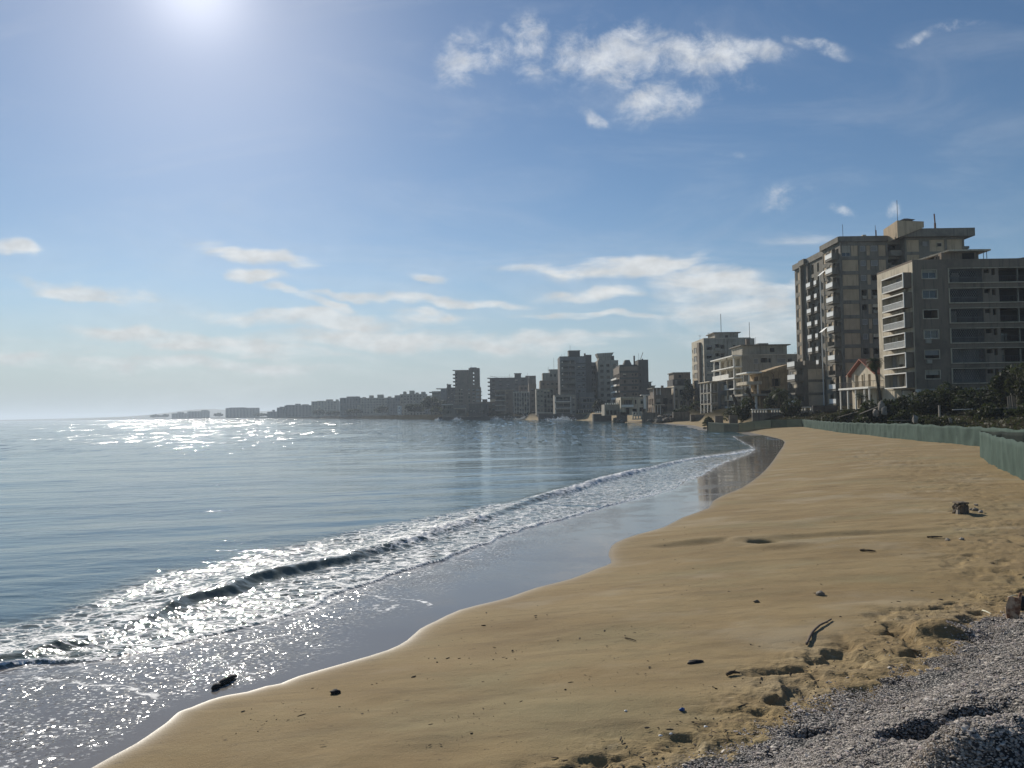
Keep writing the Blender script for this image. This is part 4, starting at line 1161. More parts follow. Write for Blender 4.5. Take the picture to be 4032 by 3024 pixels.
# low ruin with shade roof
q = blk('terraced_ruin', 'low terraced ruin with thin roof slab on posts, left of the stepped ruin', 2576, 2652, 268, 12, 1556, 2.6, BRICKY, frames=False)
q.wall('F', [(.6, 2.0, 3.0, 5.0, 'dark'), (2.6, 4.6, 3.2, 5.2, 'dark'), (.8, 2.2, 6.0, 8.0, 'hole'), (3.2, 5.0, 5.9, 8.2, 'dark'), (5.4, 6.2, 6.2, 7.6, 'hole')])
q.wall('L', q.grid(.5, 11, 3, 2.0, 8, 3, 2, 2, 'dark'))
m = MB(); m.box(q.x0 + .6, q.x1, 271, 279, q.z1, 11.6, BRICKY); m.box(q.x0 - .2, q.x1 + .6, 269.5, 280, 11.6, 11.85, CONC); m.box(q.x0 + 2, q.x0 + 3.0, 270.94, 271, 9.6, 11, ROOM); q.part('upper_storey', m)
m = MB(); m.box(q.x0 + 3.6, q.x0 + 4.4, 273, 274, 11.85, 12.7, BRICKY); q.part('chimney', m)
m = MB()
for k in range(4): m.box(q.x0 - .8 + k * .9, q.x0 - .6 + k * .9, 267.4, 267.6, 2.6, 5.7, WHITE)
m.box(q.x0 - 1, q.x0 + 3.4, 266.8, 268, 5.7, 6.0, CREAM); q.part('porch', m)
m = MB()
for k in range(3): m.tube([(q.x0 + .2 + k * 1.2, 270, q.z1), (q.x0 + .2 + k * 1.2, 270, 11.6)], .1, WHITE, 6)
q.part('post', m)
q.finish(parapet=.1)

# white framed box
q = blk('framed_villa', 'pale flat roofed villa with one wide framed window band, above the rough sea walls', 2444, 2548, 262, 12, 1565, 2.4, CREAM, frames=False)
x0 = q.x0
q.wall('F', [(.35, 3.9, 6.0, 7.6, 'room'), (4.9, 5.4, 6.2, 7.6, 'small'), (6.4, 8.4, 3.2, 5.0, 'dark'), (1.8, 3.0, 2.7, 5.0, 'dark'), (4.0, 5.6, 2.7, 4.6, 'hole'), (6.8, 8.2, 6.2, 7.8, 'hole')])
q.wall('L', q.grid(.4, 11, 3, 2.2, 7.6, 3.2, 2, 1.8, 'hole'))
m = MB(); F = q.frame('F')
for (u0, u1, v0, v1) in ((-.1, 4.5, 5.0, 5.25), (-.1, 4.5, 8.15, q.z1 + .2), (-.1, .15, 5.25, 8.15), (4.25, 4.5, 5.25, 8.15)): q.fbox(m, F, u0, u1, v0, v1, -.02, 1.0, CREAM)
q.fbox(m, F, .15, 4.25, 5.25, 6.0, .7, .9, WHITE); q.part('framed_balcony', m)
m = MB(); m.box(q.x1 - 2.2, q.x1 + .6, 260.8, 263, q.z1 + .6, q.z1 + .85, WHITE); m.box(q.x1 - 1.2, q.x1 - .4, 261.6, 262.5, 4.5, q.z1 + .6, WHITE); q.part('broken_terrace', m)
m = MB()
for k in range(3): q.fbox(m, F, 1.2 + k * .9, 1.3 + k * .9, 6.0, 7.6, .1, .2, DARKG)
q.part('mullion', m)
q.finish(parapet=.1)
q = blk('low_terrace_house', 'low grey house with white urns along its roof edge, left of the framed villa', 2380, 2442, 266, 9, 1594, 2.4, PALEG, None, cat='house', frames=False)
q.wall('F', [(.5, 1.6, 2.7, 4.3, 'room'), (1.9, 2.8, 2.7, 4.2, 'dark'), (3.2, 4.2, 2.7, 4.2, 'room')])
for k in range(6):
    m = MB(); m.box(q.x0 + .2 + k * .8, q.x0 + .6 + k * .8, 265.6, 266.0, q.z1 + .1, q.z1 + .65, WHITE); q.part('parapet_block', m)
q.finish(parapet=.15)

# dark banded block with a blank stair slab
q = blk('banded_block', 'dark banded seven storey block with lit balconies on its left edge', 2441, 2516, 345, 20, 1447, 2.4, TAUPE, frames=False)
F = q.frame('F'); Lf = q.frame('L'); W_ = q.x1 - q.x0
ops = []
for i in range(7):
    zt = 20.6 - 2.95 * i
    ops += [(1.6, 3.0, zt - 1.3, zt, 'hole'), (5.6, 6.4, zt - .9, zt, 'small'), (7.0, 7.8, zt - .9, zt, 'small')]
q.wall('F', ops); q.wall('L', q.grid(.5, 19.5, 4, 3.4, 20.8, 2.95, 7, 1.9, ('dark', 'room')))
for i in range(8):
    m = MB(); q.fbox(m, F, .0, W_, 21.0 - 2.95 * i, 21.9 - 2.95 * i, -.02, .25, DARKG); q.part('floor_band', m)
    m = MB(); q.fbox(m, Lf, .2, 20.2, 18.2 - 2.95 * i, 18.9 - 2.95 * i, 1.3, 1.45, WHITE if i < 4 else PALEG); q.fbox(m, Lf, 0, 20.2, 18.0 - 2.95 * i, 18.2 - 2.95 * i, -.02, 1.45, PALEG); q.part('balcony', m)
m = MB(); m.box(q.x0 + .5, q.x1, 347, 360, q.z1 + .2, q.z1 + 1.4, DARKG)
m.hexa([(q.x0 + 2.4, 347, q.z1 + 1.4), (q.x0 + 6, 347, q.z1 + 1.4), (q.x0 + 6, 352, q.z1 + 1.4), (q.x0 + 2.4, 352, q.z1 + 1.4), (q.x0 + 3.2, 348, q.z1 + 3.6), (q.x0 + 5.2, 348, q.z1 + 3.6), (q.x0 + 5.2, 351, q.z1 + 3.6), (q.x0 + 3.2, 351, q.z1 + 3.6)], DARKG); q.part('rooftop_room', m)
m = MB(); m.box(q.x1 - 1.6, q.x1 - 1.0, 347, 348, q.z1, q.z1 + 5.4, DARKG); q.part('chimney', m)
q.finish(parapet=.5)
q = blk('stair_slab', 'tall blank grey stair tower standing right of the dark banded block', 2517, 2556, 346, 12, 1418, 2.4, DARKG, frames=False)
q.wall('F', [(.5, 1.1, 22.5 - 3 * i, 23.6 - 3 * i, 'small') for i in range(7)])
m = MB(); m.tube([(q.x0 + 1.0, 347, q.z1), (q.x0 + 2.4, 347, q.z1 + 3.6)], .12, RUST, 5); m.box(q.x0 + 1.8, q.x0 + 2.4, 347, 348, q.z1, q.z1 + .7, DARKG); q.part('roof_pipe', m)
q.aerial(q.x0 + .4, 347, q.z1, 3.2, .05)
q.finish(parapet=.2)
q = blk('stepped_grey_house', 'small stepped grey block just right of the blank stair tower', 2556, 2580, 350, 10, 1520, 2.4, PALEG, frames=False)
q.wall('F', q.grid(.2, 2.4, 1, 1.2, 11.5, 3, 3, 1.4, 'hole'))
m = MB(); m.box(q.x0, q.x0 + 1.4, 351, 357, q.z1, q.z1 + 1.8, PALEG); m.box(q.x0 - .2, q.x0 + 1.9, 350.5, 358, q.z1 + 1.8, q.z1 + 2.0, CONC); q.part('rooftop_room', m)
q.finish(over=.4)

# pale blue-grey pair
for (nm, lb, pa, pb, Y, top, mt, cols, sd_) in (
    ('blue_grey_block', 'blue grey seven storey block with banded floors, right of the tall dark balcony tower', 2305, 2357, 402, 1431, BLUEG, 3, 3),
    ('corniced_block', 'eight storey grey block with a cantilevered roof room, behind the dark banded block', 2357, 2438, 392, 1423, PALEG, 3, 8)):
    q = blk(nm, lb, pa, pb, Y, 20, top, 2.4, mt, frames=False)
    F = q.frame('F'); W_ = q.x1 - q.x0
    q.wall('F', q.grid(.4, W_ - .4, cols, 1.7, q.z1 - 1.2, 3.05, 8, 1.5, ('hole', 'hole', 'small', 'win'), sd_))
    q.wall('L', q.grid(.5, 19, 4, 1.5, q.z1 - 1.2, 3.05, 7, 1.5, 'hole'))
    for i in range(8):
        m = MB(); q.fbox(m, F, .0, W_, q.z1 - 3.35 - 3.05 * i, q.z1 - 3.05 - 3.05 * i, -.02, .3, mt); q.part('floor_band', m)
    if cols == 3 and sd_ == 8:
        m = MB(); m.box(q.x0 + .6, q.x0 + 7.0, Y + 1, Y + 9, q.z1, q.z1 + 2.4, mt)
        m.hexa([(q.x0 + .3, Y + .4, q.z1 + 2.4), (q.x0 + 7.0, Y + .4, q.z1 + 2.4), (q.x0 + 7.0, Y + 9, q.z1 + 2.4), (q.x0 + .3, Y + 9, q.z1 + 2.4), (q.x0 - .4, Y + .4, q.z1 + 4.2), (q.x0 + 8.4, Y + .4, q.z1 + 4.6), (q.x0 + 8.4, Y + 9, q.z1 + 4.6), (q.x0 - .4, Y + 9, q.z1 + 4.2)], mt); q.part('rooftop_room', m)
        m = MB(); m.box(q.x1 - 3.2, q.x1 - 1.8, Y + 2, Y + 3.4, q.z1, q.z1 + 3.0, DARKG); q.part('water_tank', m)
        q.aerial(q.x1 - 5, Y + 1, q.z1, 4, .07)
    q.finish(parapet=.6)

# the dark balcony tower
q = blk('balcony_tower', 'tall dark ten storey tower with full width white railed balconies, midway round the bay', 2207, 2309, 385, 18, 1405, 2.6, DARKG, frames=False)
F = q.frame('F'); W_ = q.x1 - q.x0
ops = []
for i in range(10):
    zt = q.z1 - 1.7 - 2.98 * i
    ops += [(.5, 4.2, zt - 1.9, zt, 'dark'), (4.4, 7.6, zt - 1.9, zt, 'dark')]
    if i > 0: ops += [(9.0, 10.3, zt - 1.1, zt, 'hole'), (11.2, 12.4, zt - 1.1, zt, 'hole')]
q.wall('F', ops, mat=BLUEG)
for i in range(10):
    v_ = q.z1 - 3.6 - 2.98 * i
    m = MB(); q.fbox(m, F, .1, 8.0, v_ - .25, v_, -.02, 1.3, BLUEG); o = q.part('balcony', m)
    r_ = MB(); q.fbox(r_, F, .15, 7.95, v_ + .85, v_ + .95, 1.2, 1.3, PALEG)
    for k in range(18): q.fbox(r_, F, .2 + k * .44, .42 + k * .44, v_ + .1, v_ + .6, 1.22, 1.28, PALEG)
    r_.build('railing', o, q.root['_o'])
    if i < 5:
        m = MB(); q.fbox(m, F, .9, 1.5, v_ + .7, v_ + 1.3, .1, .5, WHITE); q.part('air_conditioner', m)
    m = MB(); q.fbox(m, F, 8.3, W_, v_ - .1, v_ + .45, -.02, .1, DARKG); q.part('floor_band', m)
m = MB(); m.box(q.x1 + .003, q.x1 + 3.1, 386, 400, 2.6, q.z1 + 1.0, DARKG); q.part('stair_shaft', m)
m = MB(); m.box(q.x0 + 4.8, q.x0 + 10.4, 387, 395, q.z1, q.z1 + 3.2, DARKG); m.box(q.x0 + 4.6, q.x0 + 10.7, 386.8, 395.2, q.z1 + 3.2, q.z1 + 3.4, CONC); q.part('rooftop_room', m)
m = MB(); m.box(q.x1 - .4, q.x1 + .4, 388, 389, q.z1 + .5, q.z1 + 1.9, DARKG); q.part('chimney', m)
q.aerial(q.x0 + 5.6, 389, q.z1 + 3.4, 2.8, .06); q.aerial(q.x0 + 1.2, 387, q.z1, 1.6, .04); q.aerial(q.x0 + 2.4, 387, q.z1, 1.8, .04)
q.finish(parapet=.3)

# low balcony block in front of the dark tower, and its neighbour
q = blk('low_balcony_block', 'low three storey block with white framed balconies at the foot of the dark balcony tower', 2184, 2269, 368, 12, 1558, 2.4, PALEG, frames=False)
F = q.frame('F'); W_ = q.x1 - q.x0
ops = []
for i in range(3):
    zt = 11.0 - 3.1 * i
    ops += [(.7, 4.0, zt - 1.9, zt, 'dark'), (4.3, 7.4, zt - 1.9, zt, 'dark'), (8.6, 9.7, zt - 1.2, zt - .1, 'hole')]
q.wall('F', ops)
for i in range(3):
    v_ = 9.0 - 3.1 * i
    m = MB(); q.fbox(m, F, .2, 7.8, v_ - .3, v_, -.02, 1.2, WHITE); q.fbox(m, F, .2, .5, v_, v_ + 2.2, -.02, 1.2, WHITE); q.fbox(m, F, 7.5, 7.8, v_, v_ + 2.2, -.02, 1.2, WHITE); o = q.part('balcony', m)
    r_ = MB(); q.fbox(r_, F, .5, 7.5, v_ + .7, v_ + .9, 1.1, 1.2, PALEG); q.fbox(r_, F, .5, 7.5, v_ + .1, v_ + .6, 1.12, 1.16, DARKG); r_.build('railing', o, q.root['_o'])
q.finish(parapet=.4)
q = blk('veranda_house', 'three storey grey veranda house with a dark tree beside it, right of low balcony block', 2287, 2341, 374, 12, 1549, 2.4, BLUEG, frames=False)
F = q.frame('F'); W_ = q.x1 - q.x0
q.wall('F', [(1.2, 2.8, 8.6, 9.9, 'hole'), (3.4, 4.2, 8.6, 10, 'hole'), (4.5, 5.2, 8.6, 10, 'small'), (1.2, 2.4, 5.8, 7, 'hole'), (3, 4, 5.7, 7, 'hole'), (.6, 2.4, 2.9, 4.4, 'dark'), (2.9, 4.8, 2.9, 4.4, 'dark'), (5.4, 6.3, 3, 4.4, 'hole')])
m = MB(); q.fbox(m, F, -1.6, W_ + .6, 4.7, 5.2, -.02, 1.6, PALEG); q.part('veranda_roof', m)
for k in range(4):
    m = MB(); q.fbox(m, F, -1.4 + k * 2.4, -1.15 + k * 2.4, 2.4, 4.7, 1.3, 1.5, WHITE); q.part('column', m)
for z_ in (8.0, 10.6):
    m = MB(); q.fbox(m, F, 0, W_, z_, z_ + .35, -.02, .25, PALEG); q.part('floor_band', m)
q.finish(parapet=.4)

# cluster left of the dark tower
q = blk('clustered_block', 'brown grey block with a lift house, immediately left of the tall dark balcony tower', 2128, 2206, 425, 16, 1500, 2.4, TAUPE, frames=False)
q.wall('F', q.grid(.6, q.x1 - q.x0 - .4, 4, 1.2, q.z1 - 1, 3.0, 7, 1.3, ('hole', 'hole', 'shut', 'room'), 4))
m = MB(); m.box(q.x0 + 1.6, q.x1, 428, 438, q.z1, q.z1 + 4.6, PALEG); m.box(q.x0 + 5.6, q.x1 - .2, 428.5, 436, q.z1 + 4.6, q.z1 + 6.4, PALEG); m.box(q.x0 + 5.3, q.x1 + .1, 428.2, 436.4, q.z1 + 6.4, q.z1 + 6.6, CONC)
m.box(q.x0 + 5.8, q.x0 + 6.8, 427.94, 428, q.z1 + 2.6, q.z1 + 3.8, VOID); m.box(q.x0 + 8, q.x0 + 9, 427.94, 428, q.z1 + 2.4, q.z1 + 3.8, VOID); q.part('rooftop_room', m)
q.aerial(q.x0 + 4.8, 429, q.z1 + 4.6, 3.4, .08); q.aerial(q.x0 + 8, 429, q.z1 + 6.5, 6.5, .07)
q.finish(parapet=.3)
q = blk('glazed_block', 'five storey grey block with tall dark window bays on the sea wall', 2112, 2182, 402, 14, 1531, 2.4, PALEG, frames=False)
F = q.frame('F'); W_ = q.x1 - q.x0
q.wall('F', q.grid(3.9, W_ - .3, 3, 1.25, q.z1 - .5, 2.45, 5, 1.9, 'hole', 2) + q.grid(.3, 3.7, 2, 1.1, q.z1 - .9, 2.45, 5, .9, ('hole', 'win'), 5))
for i in range(6):
    m = MB(); q.fbox(m, F, -.1, W_ + .1, q.z1 - .3 - 2.45 * i, q.z1 - .05 - 2.45 * i, -.02, .35, WHITE if i == 5 else PALEG); q.part('floor_band', m)
q.finish(parapet=.1)
q = blk('pillared_block', 'four storey block of white concrete fins and dark glass on the sea wall', 2023, 2085, 450, 14, 1545, 2.4, PALEG, frames=False)
F = q.frame('F'); W_ = q.x1 - q.x0
q.wall('F', q.grid(.2, W_ - .2, 6, 1.1, q.z1 - .5, 2.7, 5, 2.0, 'hole', 2))
for k in range(7):
    m = MB(); q.fbox(m, F, .1 + k * (W_ - .3) / 6, .35 + k * (W_ - .3) / 6, 2.4, q.z1 + (.5 if k == 3 else 0), -.02, .7, WHITE); q.part('fin', m)
m = MB(); m.box(q.x0 - .3, q.x1 + .3, 449.2, 456, q.z1 + .02, q.z1 + .3, WHITE); q.part('roof_slab', m)
q.finish(parapet=.1)
q = blk('window_column_block', 'plain brown grey block with one column of dark windows, right of the white finned block', 2083, 2113, 452, 14, 1513, 2.4, TAUPE, frames=False)
q.wall('F', q.grid(.5, 3.8, 1, 1.3, q.z1 - 2.6, 3.3, 6, 1.4, 'hole', 1)); q.finish(parapet=.2)
q = blk('hut_topped_block', 'brown slab block with a small wall projecting on its roof, behind the white finned block', 2045, 2112, 500, 14, 1518, 2.4, BRICKY, frames=False)
q.wall('F', q.grid(.5, q.x1 - q.x0 - .5, 4, 1.4, q.z1 - 1.0, 3, 7, 1.4, 'hole', 1))
m = MB(); m.box(q.x1 - 5, q.x1, 501, 508, q.z1, q.z1 + 6.4, BRICKY); m.box(q.x1 - 5.05, q.x1 - 4.0, 500.9, 501, q.z1 + 4.6, q.z1 + 5.9, PALEG); q.part('rooftop_room', m)
q.finish(parapet=.2)
q = blk('terraced_block', 'four storey block of open cream terraces in front of the long slab hotel', 1951, 2020, 476, 14, 1537, 2.4, CREAM, frames=False)
F = q.frame('F'); W_ = q.x1 - q.x0
q.wall('F', q.grid(.3, W_ * .58, 3, 1.9, q.z1 - 1.2, 3.0, 5, 1.9, ('dark', 'room'), 3) + q.grid(W_ * .6, W_ * .75, 1, 1.0, q.z1 - 1.4, 3, 5, 1.2, 'hole', 3), mat=TAUPE)
for i in range(5):
    m = MB(); q.fbox(m, F, -.2, W_ * .6, q.z1 - 3.4 - 3 * i, q.z1 - 3.1 - 3 * i, -.02, 1.4, WHITE); q.part('balcony', m)
m = MB(); q.fbox(m, F, W_ * .58, W_ * .6, 2.4, q.z1, -.02, 1.3, CREAM); q.part('fin', m)
q.finish(over=.5)
q = blk('long_slab_hotel', 'long flat roofed nine storey slab with see through balconies on its left end', 1930, 2106, 570, 18, 1488, 2.4, DARKG, frames=False)
F = q.frame('F'); W_ = q.x1 - q.x0
ops = []
for k in (1.6, 7.0, 12.4, 18.6, 23.4, 28.6):
    for i in range(8): ops.append((k, k + 2.0, q.z1 - 2.6 - 3.0 * i, q.z1 - 1.3 - 3.0 * i, 'hole'))
q.wall('F', ops)
Lf = q.frame('L')
for i in range(8):
    m = MB(); q.fbox(m, Lf, 9, 18, q.z1 - 3.2 - 3 * i, q.z1 - 2.4 - 3 * i, -.02, 1.6, DARKG); q.part('balcony', m)
m = MB(); q.fbox(m, Lf, 8, 18.3, q.z1, q.z1 + .4, -.02, 1.9, DARKG); q.part('roof_eave', m)
m = MB(); m.box(q.x0 + 18.4, q.x0 + 23.2, 571, 578, q.z1, q.z1 + 3.2, DARKG); m.box(q.x0 + 18, q.x0 + 23.7, 570.5, 578.5, q.z1 + 3.2, q.z1 + 3.5, DARKG); m.box(q.x0 + 26.5, q.x0 + 29.8, 571, 576, q.z1, q.z1 + 1.5, DARKG); q.part('rooftop_room', m)
q.aerial(q.x0 + 14.5, 572, q.z1, 3.2, .1); q.aerial(q.x0 + 28, 572, q.z1 + 1.5, 2.2, .08)
m = MB()
m.tube([(q.x0 + .6, 571, q.z1 + .2), (q.x0 + .6, 571, q.z1 + 1.8)], .07, METAL, 4); m.tube([(q.x0 + .6, 571, q.z1 + 1.7), (q.x0 + 6, 571, q.z1 + .4)], .12, METAL, 4); m.tube([(q.x0 + .6, 571, q.z1 + 1.2), (q.x0 + 17, 571, q.z1 + 1.2)], .05, METAL, 4); q.part('roof_railing', m)
q.finish(parapet=.3)
q = blk('pale_courtyard_block', 'low pale block filling the gap between the pierced stair tower and the long slab', 1893, 1952, 480, 14, 1583, 2.4, TAUPE, frames=False)
q.wall('F', q.grid(.4, q.x1 - q.x0 - .4, 4, 1.4, q.z1 - 1, 2.9, 3, 1.4, ('hole', 'room'), 6))
m = MB(); m.box(q.x0 + 1, q.x0 + 4, 481, 487, q.z1, q.z1 + 1.8, TAUPE); m.box(q.x1 - 3.5, q.x1, 481, 487, q.z1, q.z1 + 1.6, CREAM); q.part('rooftop_room', m)
q.finish(parapet=.2)

# stair tower whose round lights let the sky through
q = blk('pierced_tower', 'tall brown tower block with a column of see through openings in its stair shaft', 1793, 1846, 560, 14, 1458, 2.4, TAUPE, frames=False)
q.wall('F', [(.6, 1.5, q.z1 - 3.2 - 2.6 * i, q.z1 - 2.2 - 2.6 * i, 'small') for i in range(11)])
Lf = q.frame('L'); F = q.frame('F')
for i in range(7):
    m = MB(); q.fbox(m, Lf, 6, 14, q.z1 - 3.4 - 2.6 * i, q.z1 - 2.6 - 2.6 * i, -.02, 1.6, DARKG); q.part('balcony', m)
m = MB(); q.fbox(m, Lf, 6, 14.2, q.z1 + .0, q.z1 + .3, -.02, 1.8, DARKG); q.part('roof_eave', m)
sx0, sx1 = X(1847, 1600, 560), X(1890, 1600, 560); sz = Zp(1868, 1449, 560)
cu_ = sx0 + (sx1 - sx0) * .44
q.wall(((sx0, 560), (cu_ - .55, 560)), [(.3, .9, sz - 30, sz - 29, 'small')], z1=sz)
q.wall(((cu_ + .55, 560), (sx1, 560)), [(1.6, 2.6, sz - 4 - 2.6 * i, sz - 3.1 - 2.6 * i, 'small') for i in range(11)], z1=sz)
m = MB(); mm = TAUPE
m.box(sx0 + .01, cu_ - .56, 560.02, 566, 2.4, sz - .05, mm); m.box(cu_ + .56, sx1 - .01, 560.02, 566, 2.4, sz - .05, mm)
zz_ = sz - 4.1
m.box(cu_ - .55, cu_ + .55, 560.1, 566, zz_ + 1.1, sz, mm)
for i in range(5):
    lo = zz_ - 2.75 * i
    m.box(cu_ - .55, cu_ + .55, 560.1, 566, lo - 1.65 if i < 4 else 2.4, lo, mm)
q.part('stair_shaft', m)
m = MB(); m.box(sx0 + 1.0, sx1 - 2.2, 560.5, 565, sz, sz + .5, DARKG); q.part('rooftop_room', m)
q.aerial(sx0 + 1.8, 562, sz, 2.6, .06); q.aerial(q.x0 + 5, 562, q.z1, 2.0, .05)
q.finish(parapet=.2)
q = blk('square_window_block', 'seven storey block with big square dark windows in front of the pierced tower', 1794, 1893, 545, 12, 1526, 2.4, TAUPE, frames=False)
F = q.frame('F'); W_ = q.x1 - q.x0
ops = []
for i in range(7):
    zt = q.z1 - 1.0 - 2.6 * i
    ops += [(2.2, 3.4, zt - 1.5, zt, 'hole'), (3.7, 5.0, zt - 1.5, zt, 'hole'), (9.0, 10.2, zt - 1.4, zt, 'hole'), (12.0, 13.6, zt - 1.6, zt, 'hole'), (14.6, 17.0, zt - 1.5, zt, 'shut')]
q.wall('F', ops)
for i in range(6):
    m = MB(); q.fbox(m, F, -1.2, 5.4, q.z1 - 3.3 - 2.6 * i, q.z1 - 2.8 - 2.6 * i, -.02, 1.0, PALEG); q.part('balcony', m)
    m = MB(); q.fbox(m, F, W_ - .02, W_ + 1.0, q.z1 - 3.3 - 2.6 * i, q.z1 - 2.9 - 2.6 * i, -3, -1, DARKG); q.part('balcony', m)
m = MB(); m.box(q.x0 + 6, q.x1 - 1, 546, 553, q.z1, q.z1 + 2.2, TAUPE); q.part('rooftop_room', m)
q.finish(parapet=.2)
q = blk('shop_row', 'long low flat roofed waterfront building below the square windowed block', 1743, 1832, 500, 12, 1594, 2.2, CONC, frames=False)
F = q.frame('F'); W_ = q.x1 - q.x0
q.wall('F', q.grid(.4, W_ * .42, 6, .8, q.z1 - .6, 3.4, 2, 1.6, ('hole', 'room'), 6) + [(W_ * .56, W_ * .97, 4.0, 6.6, 'dark')])
m = MB(); q.fbox(m, F, -.5, W_ * .45, q.z1 + .01, q.z1 + .4, -4, 1.2, WHITE); q.fbox(m, F, W_ * .5, W_ + .3, 6.9, 7.4, -.02, 1.2, CREAM); q.part('roof_slab', m)
q.finish(parapet=.1)
q = blk('dark_row_houses', 'row of small dark seafront houses right of the long low waterfront building', 1846, 1922, 470, 10, 1591, 2.2, DARKG, frames=False)
q.wall('F', q.grid(.3, q.x1 - q.x0 - .3, 6, .9, q.z1 - .7, 3.1, 2, 1.5, ('hole', 'win', 'room'), 12)); q.finish(parapet=.3)

# rounded balcony block
q = blk('rounded_balcony_block', 'seven storey pale blue block with rounded balconies stepping out on its left', 1736, 1762, 640, 14, 1531, 2.2, BLUEG, frames=False)
q.wall('F', q.grid(.3, 5, 1, .7, q.z1 - 2, 3.1, 6, .8, 'small', 2))
for i in range(7):
    v_ = q.z1 - 3.2 - 3.05 * i; m = MB()
    pts = [(q.x0 + .1, 652), (q.x0 + .1, 639.8)] + [(q.x0 - 5 + 5 * math.cos(th) - .2 * i, 643 - 3.6 * math.sin(th)) for th in [.4 + k * .35 for k in range(9)]]
    m.poly([(p[0], p[1], v_) for p in pts], PALEG); m.poly([(p[0], p[1], v_ + .9) for p in pts][::-1], PALEG)
    for k in range(len(pts)):
        p, r_ = pts[k], pts[(k + 1) % len(pts)]; m.poly([(p[0], p[1], v_), (p[0], p[1], v_ + .9), (r_[0], r_[1], v_ + .9), (r_[0], r_[1], v_)], PALEG)
    q.part('balcony', m)
m = MB(); m.box(q.x0 - 7.5, q.x0 - .01, 642, 654, 2.2, q.z1 - 1.8, PALEG); q.part('side_wing', m)
m = MB(); m.box(q.x0 - 4, q.x1 + .3, 640.4, 652, q.z1 + .01, q.z1 + .5, PALEG); q.part('roof_slab', m)
q.finish(parapet=.1)
q = blk('lift_house_block', 'grey lift housed block between the rounded balcony block and the pierced tower', 1759, 1800, 600, 14, 1527, 2.2, DARKG, frames=False)
q.wall('F', q.grid(.3, q.x1 - q.x0 - .2, 3, 1.2, q.z1 - 1.2, 3.0, 6, 1.2, 'hole', 2))
m = MB(); m.box(q.x0 + .2, q.x0 + 3.2, 601, 606, q.z1, q.z1 + 2.6, DARKG); m.box(q.x0 - .1, q.x0 + 3.6, 600.6, 606.3, q.z1 + 2.6, q.z1 + 2.8, DARKG); m.box(q.x0 + .4, q.x0 + 1.0, 602, 603, q.z1 + 2.8, q.z1 + 3.4, DARKG); q.part('rooftop_room', m)
q.finish(parapet=.3)

# ================================================================== far blocks along the bay, many in blue grey that paints in some haze
def far(name, label, pa, pb, Y, depth, top, mat, bays, seed, bumps=(), rib=False, base=1.8):
    q = blk(name, label, pa, pb, Y, depth, top, base, mat, G_FAR, frames=False)
    W_ = q.x1 - q.x0; nf = max(1, int((q.z1 - base - 1) / 3.05))
    bw_ = W_ / bays
    q.wall('F', q.grid(.3, W_ - .3, bays, bw_ * .5, q.z1 - 1.0, 3.05, nf, 1.4, ('hole', 'hole', 'dark'), seed))
    F = q.frame('F')
    if rib:
        for k in range(bays + 1):
            m = MB(); q.fbox(m, F, max(0, k * bw_ - .5), min(W_, k * bw_ + .5), base, q.z1 - .6, -.02, 1.4, PALEG); q.part('fin', m)
    for (f0, f1, hh) in bumps:
        m = MB(); m.box(q.x0 + W_ * f0, q.x0 + W_ * f1, Y + 2, Y + depth * .7, q.z1, q.z1 + hh, mat); q.part('rooftop_room', m)
    for k in range(3):
        rr = random.Random(seed + k).random()
        q.aerial(q.x0 + W_ * rr, Y + 2, q.z1, 1.5 + 2 * rr, .1)
    return q.finish(parapet=.5)
far('ribbed_hotel', 'eight storey far hotel with pale vertical ribs, left of the dark trees', 1575, 1676, 790, 18, 1553, PALEG, 8, 1, ((.12, .2, 3.2), (.36, .52, 4.0), (.6, .68, 2.0), (.82, .96, 2.6)), True)
far('grey_far_block', 'plain grey far block between the ribbed hotel and the rounded balconies', 1672, 1712, 760, 14, 1566, BLUEG, 4, 2, ((.1, .5, 2.0),))
far('dark_far_block', 'dark stepped far block just left of the ribbed hotel', 1523, 1577, 860, 16, 1567, BLUEG, 5, 3, ((.55, .98, 3.0),))
far('low_white_far_house', 'low white far house squeezed beside the ribbed hotel', 1566, 1576, 770, 10, 1600, WHITE, 1, 31)
far('long_far_block', 'long grey far block with several lift houses, third from the ribbed hotel', 1420, 1538, 930, 18, 1568, PALEG, 10, 4, ((.05, .12, 1.6), (.28, .38, 3.6), (.55, .72, 4.4), (.9, .98, 2.0)))
far('twin_step_far_block', 'broad far block with stepped top standing right of the open gap in the skyline', 1338, 1422, 960, 18, 1568, BLUEG, 7, 5, ((.3, .86, 2.2), (.04, .2, .8)))
far('pale_slab_far_block', 'pale narrow far slab in front of the long grey far block', 1407, 1418, 900, 10, 1597, PALEG, 2, 6)
far('crowned_far_block', 'far hotel block with raised middle lift house left of the skyline gap', 1226, 1325, 1180, 22, 1581, PALEG, 8, 7, ((.0, .18, -1.5), (.22, .5, 1.2), (.57, .78, 3.2), (.96, 1.0, 3.0)))
far('sloping_far_block', 'far block whose roofs step down to the left, beside the crowned far hotel', 1120, 1228, 1300, 24, 1597, BLUEG, 8, 8, ((.05, .3, 1.4), (.38, .5, 3.2), (.62, .8, 2.0)))
far('low_far_wing', 'low far wing at the left foot of the sloping far block', 1090, 1121, 1320, 20, 1606, BLUEG, 3, 9, ((.3, .8, 2.0),))
far('chimney_far_house', 'small dark far house with one chimney left of the low far wing', 1052, 1086, 1500, 16, 1622, BLUEG, 3, 10, ((.55, .7, 4.0),))
far('isolated_far_hotel', 'long isolated flat roofed far hotel beyond the bend of the bay', 888, 1006, 1850, 30, 1607, BLUEG, 9, 11, ((.1, .6, 1.6),))
